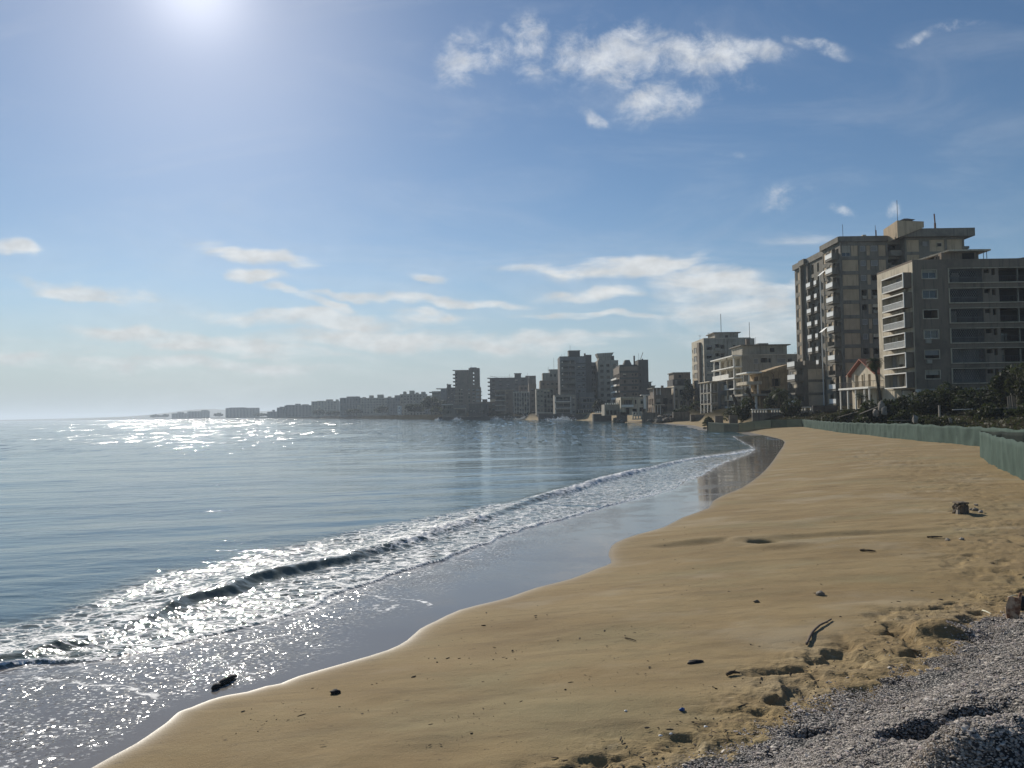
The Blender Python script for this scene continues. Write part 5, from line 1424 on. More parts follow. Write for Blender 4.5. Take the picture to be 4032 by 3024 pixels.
far('distant_block_with_tower', 'tiny distant block with a raised right corner, left of the isolated far hotel', 738, 810, 2250, 30, 1620, BLUEG, 6, 12, ((.74, 1.0, 3.6), (.1, .3, .8)))
far('distant_gabled_block', 'tiny distant block with a stepped middle, leftmost building on the far shore', 676, 735, 2350, 30, 1628, BLUEG, 5, 13, ((.35, .62, 4.0),))

# ================================================================== sea walls and terraces at the water
def slabwall(name, label, pa, pb, Y, py0, py1, th, mat, cat='wall', rake=0.0, taper=0.0, group='sea walls along the shore'):
    x0, x1 = X(pa, 1640, Y), X(pb, 1640, Y); z0 = Zp(pa, py1, Y); z1 = Zp(pa, py0, Y); z1b = Zp(pb, py0, Y) - taper
    m = MB(); n = max(2, int((x1 - x0) / 1.2)); rr = random.Random(int(pa))
    tops = [z1 + (z1b - z1) * k / n + rr.uniform(-.10, .08) for k in range(n + 1)]
    for k in range(n):
        a_, b_ = x0 + (x1 - x0) * k / n, x0 + (x1 - x0) * (k + 1) / n
        m.hexa([(a_, Y, z0 - .6), (b_, Y, z0 - .6), (b_, Y + th, z0 - .6), (a_, Y + th, z0 - .6), (a_, Y + rake, tops[k]), (b_, Y + rake, tops[k + 1]), (b_, Y + th, tops[k + 1]), (a_, Y + th, tops[k])], mat)
    o = m.build(name, None, (x0, Y, z0)); tag(o, label, cat, group); return o
slabwall('sea_wall', 'rough grey concrete sea wall standing on the sand below the stepped ruin', 2651, 2717, 232, 1622, 1660, 1.2, STONE)
slabwall('sea_wall', 'lower broken sea wall below the eight storey hotel, nearest the beach', 2720, 2783, 218, 1632, 1662, 1.2, STONE)
slabwall('sea_wall', 'pale stained sea wall below the terraced ruin, above the rocks', 2530, 2590, 250, 1624, 1659, 1.2, STONE)
slabwall('sea_wall', 'brown stone block wall under the framed villa', 2430, 2470, 262, 1622, 1655, 1.5, BRICKY)
slabwall('sea_wall', 'dark stone terrace wall with gate piers at the waterline, left of the framed villa', 2336, 2408, 300, 1630, 1654, 4, DARKG)
slabwall('sea_wall', 'long black weathered sea wall below the dark balcony tower', 2120, 2336, 355, 1630, 1656, 6, DARKG)
slabwall('sea_wall', 'long low dark sea wall below the white finned block and terraces', 1895, 2122, 430, 1638, 1656, 6, DARKG)
slabwall('sea_wall', 'low dark quay wall in front of the long low waterfront building', 1728, 1896, 470, 1640, 1656, 5, DARKG)
for k in range(9):
    xk = X(2346 + k * 8.4, 1628, 300); m = MB(); m.box(xk - .25, xk + .25, 300.3, 300.8, 3.1, 4.0 if k % 4 else 3.7, WHITE)
    o = m.build('gate_bollard', None, (xk, 300.5, 3.1)); tag(o, 'small white block standing in a row on the dark terrace wall at the waterline', 'bollard', 'white blocks along the terrace wall')
# collapsed framed slab leaning on the wall
m = MB(); xa, xb = X(2487, 1640, 252), X(2524, 1640, 252); z0, z1 = 1.0, Zp(2500, 1622, 252)
for k in range(4):
    u = xa + (xb - xa - .35) * k / 3; m.hexa([(u, 250.5, z0), (u + .35, 250.5, z0), (u + .35, 250.9, z0), (u, 250.9, z0), (u + .4, 252, z1), (u + .75, 252, z1), (u + .75, 252.4, z1), (u + .4, 252.4, z1)], CREAM)
for f in (.0, .45, .9):
    zz_ = z0 + (z1 - z0) * f; m.hexa([(xa + .4 * f, 250.46 + 1.5 * f, zz_), (xb + .4 * f, 250.46 + 1.5 * f, zz_), (xb + .4 * f, 250.94 + 1.5 * f, zz_), (xa + .4 * f, 250.94 + 1.5 * f, zz_), (xa + .4 * f, 250.6 + 1.5 * f, zz_ + .35), (xb + .4 * f, 250.6 + 1.5 * f, zz_ + .35), (xb + .4 * f, 251.0 + 1.5 * f, zz_ + .35), (xa + .4 * f, 251.0 + 1.5 * f, zz_ + .35)], CREAM)
o = m.build('fallen_wall_frame', None, (xa, 251, z0)); tag(o, 'fallen concrete wall frame leaning on the shore below the framed villa', 'ruin')
# terrace walls behind the far run of the green fence
def garden_wall(name, label, pa, pb, Y, py0, py1, bal, mat, dropto=None):
    x0, x1 = X(pa, 1640, Y), X(pb, 1640, Y); z1 = Zp((pa + pb) / 2, py0, Y); z0 = Zp((pa + pb) / 2, py1, Y) - 1.0
    m = MB(); xe = x1 - (x1 - x0) * .12 if dropto else x1
    m.box(x0, xe, Y, Y + .5, z0, z1, mat)
    if dropto: m.hexa([(xe, Y, z0), (x1 + 1.2, Y, z0), (x1 + 1.2, Y + .5, z0), (xe, Y + .5, z0), (xe, Y, z1), (x1 + 1.2, Y, z0 + .8), (x1 + 1.2, Y + .5, z0 + .8), (xe, Y + .5, z1)], mat)
    ro = empty(name, ((x0 + x1) / 2, Y, z0)); tag(ro, label, 'wall', 'garden walls behind the fence')
    m.build('wall', ro)
    if bal:
        b_ = MB(); b_.box(x0 - .1, xe, Y - .05, Y + .55, z1 + .55, z1 + .72, WHITE); n = int((xe - x0) / .55)
        for k in range(n + 1):
            if random.Random(k + int(pa)).random() < .82: b_.box(x0 + k * .55, x0 + k * .55 + .22, Y + .1, Y + .4, z1, z1 + .55, WHITE)
        b_.build('balustrade', ro)
    return ro
garden_wall('retaining_wall', 'stained retaining wall with a white balustrade and sloping right end', 2963, 3098, 152, 1624, 1653, True, STONE, True)
garden_wall('retaining_wall', 'short grey wall with white balustrade beside the annex block', 3138, 3200, 150, 1616, 1646, True, PALEG)
garden_wall('retaining_wall', 'dark plain terrace wall in front of the tallest tower', 3202, 3300, 146, 1596, 1632, False, DARKG)
garden_wall('retaining_wall', 'low square concrete planter wall right of the fence end', 2872, 2905, 165, 1634, 1656, False, STONE)
garden_wall('retaining_wall', 'low rounded concrete tub wall nearest the fence end post', 2816, 2847, 168, 1637, 1656, False, STONE)

# ================================================================== far hills
g = NT('far_hill_scrub')
MAT_HILL = g.done(g.pbr(g.mix(g.noise(.004, 5, .6), (.05, .06, .04), (.16, .14, .10)), .95, None, .1))
def ridge(label, Y, pts, base=-2):
    P = [(X(a, b, Y), Zp(a, b, Y)) for a, b in pts]; P = catmull(P, 6)
    V, Fq = [], []
    n = len(P); rows = 7
    for r_ in range(rows):
        f = r_ / (rows - 1); hh = math.sin(min(1, f * 1.25) * math.pi / 2) if f < .8 else 1 - (f - .8) * 1.5
        for (x_, z_) in P:
            q_ = fbm(np.array([x_ * .004]), np.array([r_ * .7 + Y]), 4, 3)[0]
            V.append((x_, Y - 900 + 1500 * f, base + (z_ - base) * hh * (1 if r_ > 4 else .75 + .5 * q_)))
    for r_ in range(rows - 1):
        for k in range(n - 1): Fq.append((r_ * n + k, r_ * n + k + 1, (r_ + 1) * n + k + 1, (r_ + 1) * n + k))
    o = np_mesh('hills', np.array(V), np.array(Fq), MAT_HILL); tag(o, label, None, None, 'structure')
ridge('long low hill fading into haze behind the far hotels', 5200, [(500, 1642), (620, 1632), (700, 1622), (780, 1611), (850, 1614), (950, 1618), (1060, 1617), (1200, 1618), (1340, 1612), (1450, 1625), (1600, 1630)])
ridge('low dark headland on the left horizon', 6200, [(-700, 1664), (-200, 1660), (0, 1653), (150, 1650), (300, 1645), (450, 1640), (600, 1637), (700, 1638), (820, 1640)])

# ================================================================== plants
def leaf_mat(name, c1, c2):
    g = NT(name)
    t_ = g.attr('tint')
    col = g.mix(t_, c1, c2)
    d = g.pbr(col, .7, None, .3)
    tr = g.n('ShaderNodeBsdfTranslucent'); g.put(tr.inputs['Color'], g.mix(.5, col, (.10, .13, .03)))
    return g.done(g.mixsh(.22, d, tr.outputs[0]))
LEAF = leaf_mat('dark_shrub_leaf', (.010, .013, .007), (.040, .046, .020))
LEAF2 = leaf_mat('dry_shrub_leaf', (.022, .022, .013), (.075, .068, .036))
LEAFT = leaf_mat('dull_tree_leaf', (.012, .015, .010), (.040, .043, .027))
PALML = leaf_mat('palm_frond_green', (.018, .026, .011), (.06, .072, .03))
BARK = plain('grey_brown_bark', (.09, .07, .05), .95, .1, .4, 6)
DEADW = plain('bleached_driftwood', (.17, .13, .10), .9, .2, .45, 30)
def rot_rand(rng, n):
    v = rng.normal(size=(n, 3)); v /= np.linalg.norm(v, axis=1)[:, None]
    w = rng.normal(size=(n, 3)); w -= (w * v).sum(1)[:, None] * v; w /= np.linalg.norm(w, axis=1)[:, None]
    return v, w
def foliage(name, root, centre, rx, ry, rz, n, size, mat, seed, clumps=14):
    rng = np.random.default_rng(seed)
    cc = rng.normal(size=(clumps, 3)); cc /= np.linalg.norm(cc, axis=1)[:, None]; cc *= rng.uniform(.35, .95, (clumps, 1))
    cc[:, 2] = np.abs(cc[:, 2]) * .9 - .12
    rad_ = rng.uniform(.22, .5, clumps); ct = rng.uniform(0, 1, clumps)
    k = rng.integers(0, clumps, n)
    p = rng.normal(size=(n, 3)); p /= np.linalg.norm(p, axis=1)[:, None]
    p = cc[k] + p * (rad_[k] * rng.uniform(.45, 1.0, n) ** .6)[:, None]
    p = p * np.array([rx, ry, rz]) + np.array(centre)
    u, w = rot_rand(rng, n); s = size * rng.uniform(.55, 1.35, n)[:, None]
    a = u * s; b_ = w * s * .55
    V = np.stack([p - a, p + b_, p + a, p - b_], 1).reshape(-1, 3)
    Fq = np.arange(n * 4).reshape(n, 4)
    tint = np.repeat(np.clip(ct[k] * .7 + rng.uniform(0, .45, n), 0, 1), 4)
    o0 = root['_o'] if root is not None else tuple(centre)
    return np_mesh(name, V, Fq, mat, dict(tint=tint), False, o0, root)
def shrub(label, x, y, rx, rz, n, size, seed, mat=None, ry=None, group='shrubs behind the green fence', z=None, cat='shrub', name='shrub'):
    z = float(land_z(np.array([x]), np.array([y]))[0][0]) if z is None else z
    ro = empty(name, (x, y, z)); tag(ro, label, cat, group)
    foliage('foliage', ro, (x, y, z + rz * .35), rx, ry or rx, rz, n, size, mat or LEAF, seed)
    m = MB(); rr = random.Random(seed)
    for k in range(5):
        an = rr.uniform(0, 6.28); m.tube([(x, y, z - .2), (x + math.cos(an) * rx * .3, y + math.sin(an) * rx * .3, z + rz * .35), (x + math.cos(an) * rx * .55, y + math.sin(an) * rx * .55, z + rz * .8)], [.07, .05, .02], BARK, 5)
    m.build('stem', ro)
    return ro
def tree(label, x, y, z, h, r, n, size, seed, mat=None, group='trees along the bay', name='tree'):
    ro = empty(name, (x, y, z)); tag(ro, label, 'tree', group)
    m = MB(); rr = random.Random(seed)
    m.tube([(x, y, z - .5), (x + rr.uniform(-.2, .2), y, z + h * .3), (x + rr.uniform(-.4, .4), y, z + h * .7)], [h * .035, h * .028, h * .012], BARK, 7)
    for k in range(6):
        an = k * 1.05 + rr.random(); m.tube([(x, y, z + h * (.25 + .05 * k)), (x + math.cos(an) * r * .65, y + math.sin(an) * r * .65, z + h * (.5 + .06 * k))], [h * .014, h * .005], BARK, 5)
    m.build('trunk', ro)
    foliage('crown', ro, (x, y, z + h * .58), r, r, h * .44, n, size, mat or LEAFT, seed, 18)
    return ro
def pxg(px, Y): return X(px, 1640, Y)
shr = [  # label, px, distance, radius, height, leaves, leaf size, material
    ('large dark bush crowding the foot of the tiled house', 3462, 106, 2.7, 3.6, 2600, .26, LEAF), ('dark bush under the palm by the framed balconies', 3530, 104, 2.3, 3.2, 2200, .25, LEAF),
    ('rounded dark bush left of the leaning palm trunk', 3412, 108, 1.9, 2.3, 1600, .22, LEAF), ('low grey green bush on the slope below the tallest tower', 3352, 122, 2.6, 1.9, 1700, .22, LEAF2),
    ('small scrubby bush at the foot of the dark terrace wall', 3290, 128, 2.4, 1.6, 1400, .2, LEAF2), ('straggly bush on the bank just above the draped fence', 3398, 97, 1.9, 1.4, 1300, .18, LEAF2),
    ('broad dark hedge bush in front of the undercroft columns', 3662, 106, 3.4, 2.6, 2800, .24, LEAF), ('tall dark bush shading the undercroft', 3768, 105, 3.1, 3.2, 2600, .24, LEAF),
    ('dark bush between the two pale posts', 3822, 98, 2.2, 2.1, 1800, .22, LEAF), ('huge leafy bush at the right edge against the apartment block', 3985, 97, 3.2, 3.9, 3200, .26, LEAF),
    ('bright topped bush climbing the right edge of the garden', 4062, 92, 2.5, 4.4, 2400, .25, LEAF2), ('low bush below the right pale post', 3912, 84, 1.6, 1.3, 1200, .17, LEAF),
    ('dry brown tuft near the planks behind the fence', 3868, 88, 1.5, 1.1, 1100, .15, LEAF2), ('dark creeping bush right of the white rubble', 3575, 96, 2.3, 1.7, 1700, .2, LEAF),
    ('dark creeping bush left of the first pale post', 3650, 93, 2.1, 1.2, 1500, .18, LEAF), ('low dry scrub behind the middle of the draped fence', 3725, 86, 2.0, .95, 1300, .15, LEAF2),
    ('low scrub at the top of the draped fence, before the white rubble', 3470, 92, 2.2, 1.2, 1500, .17, LEAF2), ('dark scrub at the far right above the near fence', 4040, 80, 1.9, 1.3, 1500, .17, LEAF),
    ('little dark bush beside the fence corner', 3235, 133, 1.8, 1.1, 1000, .17, LEAF), ('dark bush in the gap between the two balustraded walls', 3118, 150, 2.4, 2.6, 1500, .24, LEAF),
    ('dark bush against the ruined villa porch', 3052, 168, 2.6, 3.0, 1600, .27, LEAF), ('tall dark bush left of the stained retaining wall', 2932, 166, 2.5, 3.6, 1800, .28, LEAF),
    ('dark bush at the foot of the dead palm trunks', 2896, 178, 2.2, 2.8, 1400, .27, LEAF), ('small bush behind the rounded concrete tub', 2792, 172, 1.7, 1.7, 900, .22, LEAF),
    ('dark bush below the eight storey hotel beside the fallen trunk', 2752, 240, 2.6, 2.2, 900, .34, LEAF), ('low dark bush in front of the stepped ruin', 2692, 255, 2.8, 2.0, 800, .36, LEAF)]
for i, (lb, px, Y, r_, hh, n, sz, mt) in enumerate(shr):
    shrub(lb, pxg(px, Y), Y, r_, hh, n, sz, 100 + i, mt)
for i, (lb, px, Y, hh, r_, n, sz) in enumerate([
    ('dark feathery tree growing against the stepped ruin', 2712, 272, 13.2, 2.6, 1500, .38), ('dark rounded tree between the veranda house and the banded block', 2366, 350, 7.4, 3.4, 1300, .5),
    ('smaller dark tree beside the veranda house', 2392, 345, 5.8, 2.6, 900, .45), ('big dark tree right of the ribbed far hotel', 1700, 610, 15.5, 8.5, 1600, 1.0),
    ('tall dark tree crown below the grey far block', 1735, 615, 12.5, 7.0, 1300, 1.0), ('wide dark tree in front of the ribbed far hotel', 1632, 640, 10.5, 8.0, 1300, 1.0),
    ('low spreading tree by the far beach', 1762, 560, 7.5, 5.5, 900, .8), ('olive tinted tree left of the long low waterfront building', 1716, 575, 8.0, 5.5, 900, .8),
    ('dark tree in front of the long grey far block', 1505, 820, 11.0, 8.0, 900, 1.2), ('low dark tree at the foot of the twin stepped far block', 1392, 900, 10.0, 9.0, 800, 1.3),
    ('low dark tree in the skyline gap beside the crowned far hotel', 1322, 980, 7.5, 10.0, 800, 1.4), ('low dark tree before the crowned far hotel', 1252, 1080, 11.0, 9.0, 700, 1.5),
    ('tiny dark tree on the distant shore right of the isolated far hotel', 1030, 1600, 9.0, 14.0, 600, 2.0), ('tiny clump of a tree left of the isolated far hotel', 862, 2000, 14.0, 14.0, 600, 2.4),
    ('tiny rounded tree left of the distant gabled block', 650, 2400, 15.0, 12.0, 500, 2.6), ('leftmost tiny rounded tree on the distant shore', 612, 2450, 14.0, 16.0, 500, 2.6)]):
    tree(lb, pxg(px, Y), Y, 2.2, hh, r_, n, sz, 300 + i)

def palm(label, base, top, nf, fl, seed, mat=PALML, droop=.75, r0=.2, group=None, dead=0):
    ro = empty('palm_tree', base); tag(ro, label, 'palm', group)
    b_, t_ = Vector(base), Vector(top); m = MB(); pts = []
    for k in range(9):
        f = k / 8; p = b_.lerp(t_, f); p.x += math.sin(f * math.pi) * (t_.x - b_.x) * -.16; pts.append(p)
    m.tube(pts, [r0 * (1.25 - .5 * k / 8) * (1 + .08 * (k % 2)) for k in range(9)], BARK, 8); m.build('trunk', ro)
    rr = random.Random(seed); V = []; Fq = []; tint = []
    for i in range(nf + dead):
        an = rr.uniform(0, 6.283); el = rr.uniform(-.15, 1.25) if i < nf else rr.uniform(-1.3, -.6); L_ = fl * rr.uniform(.75, 1.1)
        dh = Vector((math.cos(an), math.sin(an), 0)); p = t_.copy(); e_ = el; prev = None; tn = rr.random() * .8
        side = dh.cross(Vector((0, 0, 1)))
        for k in range(9):
            d = dh * math.cos(e_) + Vector((0, 0, 1)) * math.sin(e_); q_ = p + d * (L_ / 9); e_ -= droop * .26
            up = side.cross(d)
            for s_ in (-1, 1):
                for h_ in (0, .5):
                    o_ = p.lerp(q_, h_); w_ = fl * .24 * math.sin(math.pi * min(.98, (k + h_ + 1.2) / 10.5)) + .03
                    tip = o_ + side * s_ * w_ + d * w_ * .55 - Vector((0, 0, 1)) * w_ * .35
                    b0 = len(V); V += [tuple(o_), tuple(o_ + d * fl * .03), tuple(tip + d * .02), tuple(tip)]; Fq.append((b0, b0 + 1, b0 + 2, b0 + 3)); tint += [tn] * 4
            p = q_
    np_mesh('crown', np.array(V), np.array(Fq), mat, dict(tint=np.array(tint)), False, tuple(base), ro)
    return ro
def gz(x, y): return float(land_z(np.array([x]), np.array([y]))[0][0])
xb, yb = pxg(3474, 110), 110
palm('tall palm with a slanting thin trunk in front of the tiled house', (xb, yb, gz(xb, yb)), tuple(at(3441, 1424, 110)), 30, 1.75, 5, PALML, .9, .2, None, 14)
xb, yb = pxg(3068, 160), 160
palm('short bushy palm in front of the ochre villa ruin', (xb, yb, 2.8), tuple(at(3070, 1545, 160)), 34, 2.6, 6, PALML, .7, .28)
xb, yb = pxg(3395, 118), 118
palm('little young palm under the porch of the tiled house', (xb, yb, 3.4), (xb, yb, 5.6), 18, 1.3, 7, PALML, .7, .1)
DEADL = leaf_mat('dead_palm_frond', (.03, .024, .018), (.08, .06, .045))
xb, yb = pxg(2972, 170), 170
palm('dead leaning palm with ragged hanging fronds beside the ochre villa ruin', (xb, yb, 2.6), tuple(at(2943, 1530, 170)), 8, 1.6, 8, DEADL, 1.3, .34, None, 26)
m = MB(); a_ = at(2905, 1622, 178); b_ = at(2884, 1552, 178); m.tube([tuple(a_ - Vector((0, 0, 1))), tuple(a_.lerp(b_, .5) + Vector((.3, 0, 0))), tuple(b_)], [.42, .4, .28], BARK, 8)
o = m.build('dead_palm_trunk', None, tuple(a_)); tag(o, 'headless dead palm trunk leaning left before the eaved block', 'dead tree')
m = MB(); a_ = at(2783, 1632, 235); b_ = at(2735, 1592, 235); m.tube([tuple(a_ - Vector((0, 0, .5))), tuple(a_.lerp(b_, .5)), tuple(b_)], [.4, .34, .2], BARK, 7); m.tube([tuple(a_.lerp(b_, .4)), tuple(at(2700, 1592, 235))], [.2, .08], BARK, 6)
o = m.build('fallen_trunk', None, tuple(a_)); tag(o, 'slanting bare trunk leaning against the eight storey hotel', 'dead tree')

# low weeds and scrub between the fence and the buildings
rng = np.random.default_rng(404); nu = 26000
ux = rng.uniform(34, 84, nu); uy = rng.uniform(48, 150, nu)
ufd = sdf(FENCE, ux, uy)[0]; uc = fbm(ux * .25, uy * .25, 88, 3)
kp = (ufd > .8) & (ufd < 46) & (rng.uniform(0, 1, nu) < sst(uc, .36, .56) * .9 + .1) & ~((ux > 58) & (uy > 112)); ux, uy = ux[kp], uy[kp]
uz = land_z(ux, uy)[0] + np.abs(rng.normal(0, .28, len(ux))) * (.4 + fbm(ux * .4, uy * .4, 89, 2)); ua_, ub_ = rot_rand(rng, len(ux)); us_ = rng.uniform(.10, .26, len(ux))[:, None]
uP = np.stack([ux, uy, uz], 1); uV = np.stack([uP - ua_ * us_, uP + ub_ * us_ * .5, uP + ua_ * us_, uP - ub_ * us_ * .5], 1).reshape(-1, 3)
o = np_mesh('undergrowth', uV, np.arange(len(uV)).reshape(-1, 4), LEAF2, dict(tint=np.repeat(rng.uniform(0, 1, len(ux)), 4)), False, (55, 95, 3)); tag(o, 'low dark weeds covering the ground behind the green fence', None, None, 'stuff')

# ================================================================== green barrier fence
def cloth_mat(name, c, see):
    g = NT(name)
    n = g.noise(1.1, 4, .6); n2 = g.noise(40, 2, .5)
    col = g.mix(n, tuple(q * .62 for q in c), tuple(q * 1.32 for q in c))
    col = g.mix(.25, col, g.mix(1, col, g.mix(n2, (.5, .5, .5), (1.5, 1.5, 1.5)), 'MULTIPLY'))
    d = g.pbr(col, .85, None, .15)
    tr = g.n('ShaderNodeBsdfTranslucent'); g.put(tr.inputs['Color'], col)
    s_ = g.mixsh(.40, d, tr.outputs[0])
    if see:
        tp = g.n('ShaderNodeBsdfTransparent'); s_ = g.mixsh(see, s_, tp.outputs[0])
    return g.done(s_)
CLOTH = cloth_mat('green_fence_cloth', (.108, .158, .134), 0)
CLOTHD = cloth_mat('shaded_green_cloth', (.05, .068, .058), 0)  # darker copy of the fence cloth, shade of the inner run coloured in
CLOTHF = cloth_mat('see_through_green_mesh', (.12, .15, .125), .22)
POST = plain('dark_fence_post', (.045, .05, .045), .7)
def fence(label, bottoms, hpx, mat, wav, seed, sag=.10, nx=12, group='green barrier fences'):
    B = [place(a, b) for a, b in bottoms]
    H = [h_ / F_PX * p.y for h_, p in zip(hpx, B)]
    ro = empty('mesh_fence', tuple(B[0])); tag(ro, label, 'fence', group)
    ny = 6; k0 = 0.0
    for i in range(len(B) - 1):
        p, q_ = B[i], B[i + 1]; L_ = (q_ - p).length; d = (q_ - p).normalized(); nrm = Vector((d.y, -d.x, 0))
        sub = max(1, int(round(L_ / 3.2)))
        for s_ in range(sub):
            V = []; Fq = []
            cols = nx
            for layer in (0, 1):
                for c_ in range(cols + 1):
                    f = (s_ + c_ / cols) / sub; b_ = p.lerp(q_, f); h_ = H[i] + (H[i + 1] - H[i]) * f; lf = c_ / cols
                    ds = k0 + L_ * f
                    for r_ in range(ny + 1):
                        v = r_ / ny
                        w_ = (fbm(np.array([ds * 1.4]), np.array([v * 1.1 + seed * 7]), seed, 3)[0] - .5) * wav * (1 - .6 * (lf in (0, 1)))
                        w_ += wav * .35 * math.sin(ds * 9 + math.sin(ds * 2.3) * 3 + v * 2) * max(0, vnoise(np.array([ds * .5]), np.array([seed * 3.]), seed)[0] - .35)
                        z_ = b_.z - .06 + h_ * v - sag * math.sin(math.pi * lf) * v ** 3 * (.4 + vnoise(np.array([ds * .9]), np.array([1.]), seed)[0]) + (1 - v) * .03
                        V.append(tuple(b_ + nrm * (w_ + (.015 if layer else 0)) + Vector((0, 0, z_ - b_.z))))
            st = ny + 1; half = (cols + 1) * st
            for c_ in range(cols):
                for r_ in range(ny):
                    a_ = c_ * st + r_; Fq.append((a_, a_ + st, a_ + st + 1, a_ + 1)); Fq.append((a_ + half, a_ + half + 1, a_ + half + st + 1, a_ + half + st))
            for c_ in range(cols):
                a_ = c_ * st + ny; Fq.append((a_, a_ + st, a_ + st + half, a_ + half))
            np_mesh('cloth_panel', np.array(V), np.array(Fq), mat, None, True, tuple(B[0]), ro)
            m = MB(); pb = p.lerp(q_, s_ / sub); hb = H[i] + (H[i + 1] - H[i]) * s_ / sub
            m.tube([tuple(pb + nrm * -.07 + Vector((0, 0, -.4))), tuple(pb + nrm * -.07 + Vector((0, 0, hb * .93)))], .03, POST, 6); m.build('post', ro)
        k0 += L_
    e_ = B[-1]; m = MB(); m.tube([(e_.x, e_.y, e_.z - .4), (e_.x, e_.y, e_.z + H[-1] * .93)], .03, POST, 6); m.build('post', ro)
    return ro, B, H
fence('straight see through dark green fence running from the water to the corner', fence_px[:7], [41, 39, 37, 34, 33, 32, 31], CLOTHF, .03, 1, .02, 6)
r_, Bm, Hm = fence('long draped grey green cloth fence curving along the top of the beach', fence_px[6:16] + [(4032, 1782), (4200, 1800)], [31, 35, 41, 46, 51, 58, 68, 73, 75, 81, 96, 110], CLOTH, .30, 2, .09)
fence('near green cloth fence leaving the frame at the right, taller and closer', [(3864, 1797), (3896, 1823), (3952, 1854), (4032, 1891), (4200, 1990)], [105, 122, 138, 158, 195], CLOTH, .24, 3, .07)
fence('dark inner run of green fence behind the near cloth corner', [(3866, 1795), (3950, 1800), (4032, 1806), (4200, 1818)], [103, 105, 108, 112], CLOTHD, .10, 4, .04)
p = place(2786, 1697); m = MB(); m.tube([(p.x, p.y, -.5), (p.x, p.y, p.z + 2.0)], .09, POST, 7); o = m.build('end_post', None, tuple(p)); tag(o, 'thick dark post ending the see through fence in the shallows', 'post')
for (px, py, lb) in ((2776, 1688, 'small dark float lying in the shallows beside the fence end post'), (2803, 1689, 'flat dark scrap in the shallows right of the fence end post')):
    p = place(px, py); m = MB(); m.hexa([(p.x - .4, p.y - .3, p.z - .1), (p.x + .4, p.y - .2, p.z - .1), (p.x + .35, p.y + .3, p.z - .1), (p.x - .35, p.y + .3, p.z - .1), (p.x - .3, p.y - .2, p.z + .32), (p.x + .35, p.y - .15, p.z + .26), (p.x + .3, p.y + .2, p.z + .28), (p.x - .3, p.y + .2, p.z + .36)], POST)
    o = m.build('flotsam', None, tuple(p)); tag(o, lb, 'flotsam')

# ================================================================== things in the overgrown garden
def stone(name, label, x, y, z, sx, sy, sz, mat, seed, cat='stone', group=None, rot=0.0, blocky=.0, sub=3):
    bm = bmesh.new(); bmesh.ops.create_icosphere(bm, subdivisions=sub, radius=1)
    V = np.array([v.co[:] for v in bm.verts])
    if blocky: V = np.sign(V) * np.abs(V) ** (1 - blocky); 
    nz = np.array([fbm(np.array([v[0] * 1.6 + seed]), np.array([v[1] * 1.6 + v[2] * 2.1]), seed, 4)[0] - .5 for v in V])
    V = V * (1 + 1.1 * nz)[:, None] * np.array([sx, sy, sz])
    c_, s_ = math.cos(rot), math.sin(rot); V = np.stack([V[:, 0] * c_ - V[:, 1] * s_, V[:, 0] * s_ + V[:, 1] * c_, V[:, 2]], 1)
    for v, q_ in zip(bm.verts, V): v.co = q_
    me = bpy.data.meshes.new(name); bm.to_mesh(me); bm.free(); me.materials.append(mat)
    me.polygons.foreach_set('use_smooth', [blocky == 0 and sub > 2] * len(me.polygons))
    o = bpy.data.objects.new(name, me); COL.objects.link(o); o.location = (x, y, z)
    return tag(o, label, cat, group)
WSTONE = wall_mat('pale_rubble_stone', (.32, .28, .23), .6, .2, .9, 4)
ROCK = wall_mat('brown_beach_rock', (.20, .16, .12), .7, .1, .9, 6)
DARKR = wall_mat('dark_wet_stone', (.045, .042, .04), .6, .1, .8, 12)
for i, (px, py, Y, r_, lb) in enumerate([(3470, 1602, 99, .50, 'big white rubble boulder below the tiled house'), (3482, 1618, 97, .42, 'lower white rubble boulder below the tiled house'), (3447, 1626, 98, .34, 'small pale rubble lump left of the white boulders'),
    (3604, 1650, 90, .34, 'rounded pale stone just above the draped fence'), (3742, 1655, 84, .22, 'small white stone at the fence top')]):
    p = at(px, py, Y); stone('boulder', lb, p.x, p.y, p.z, r_ * .8, r_ * .7, r_ * 1.25, WSTONE, 10 + i, 'boulder', 'rubble in the overgrown garden', i, .35, 2)
for (px, py0, py1, Y, lb) in ((3700, 1598, 1640, 92, 'pale slim concrete post left of the planks'), (3909, 1610, 1650, 84, 'pale slim concrete post near the right edge')):
    p = at(px, py1, Y); q_ = at(px, py0, Y); m = MB(); m.box(p.x - .09, p.x + .09, Y - .09, Y + .09, p.z - 1, q_.z, WSTONE); m.box(p.x - .11, p.x + .11, Y - .11, Y + .11, q_.z, q_.z + .06, WSTONE)
    o = m.build('garden_post', None, (p.x, Y, p.z)); tag(o, lb, 'post')
PLANK = plain('grey_weathered_plank', (.24, .21, .17), .9, .2, .35, 8)
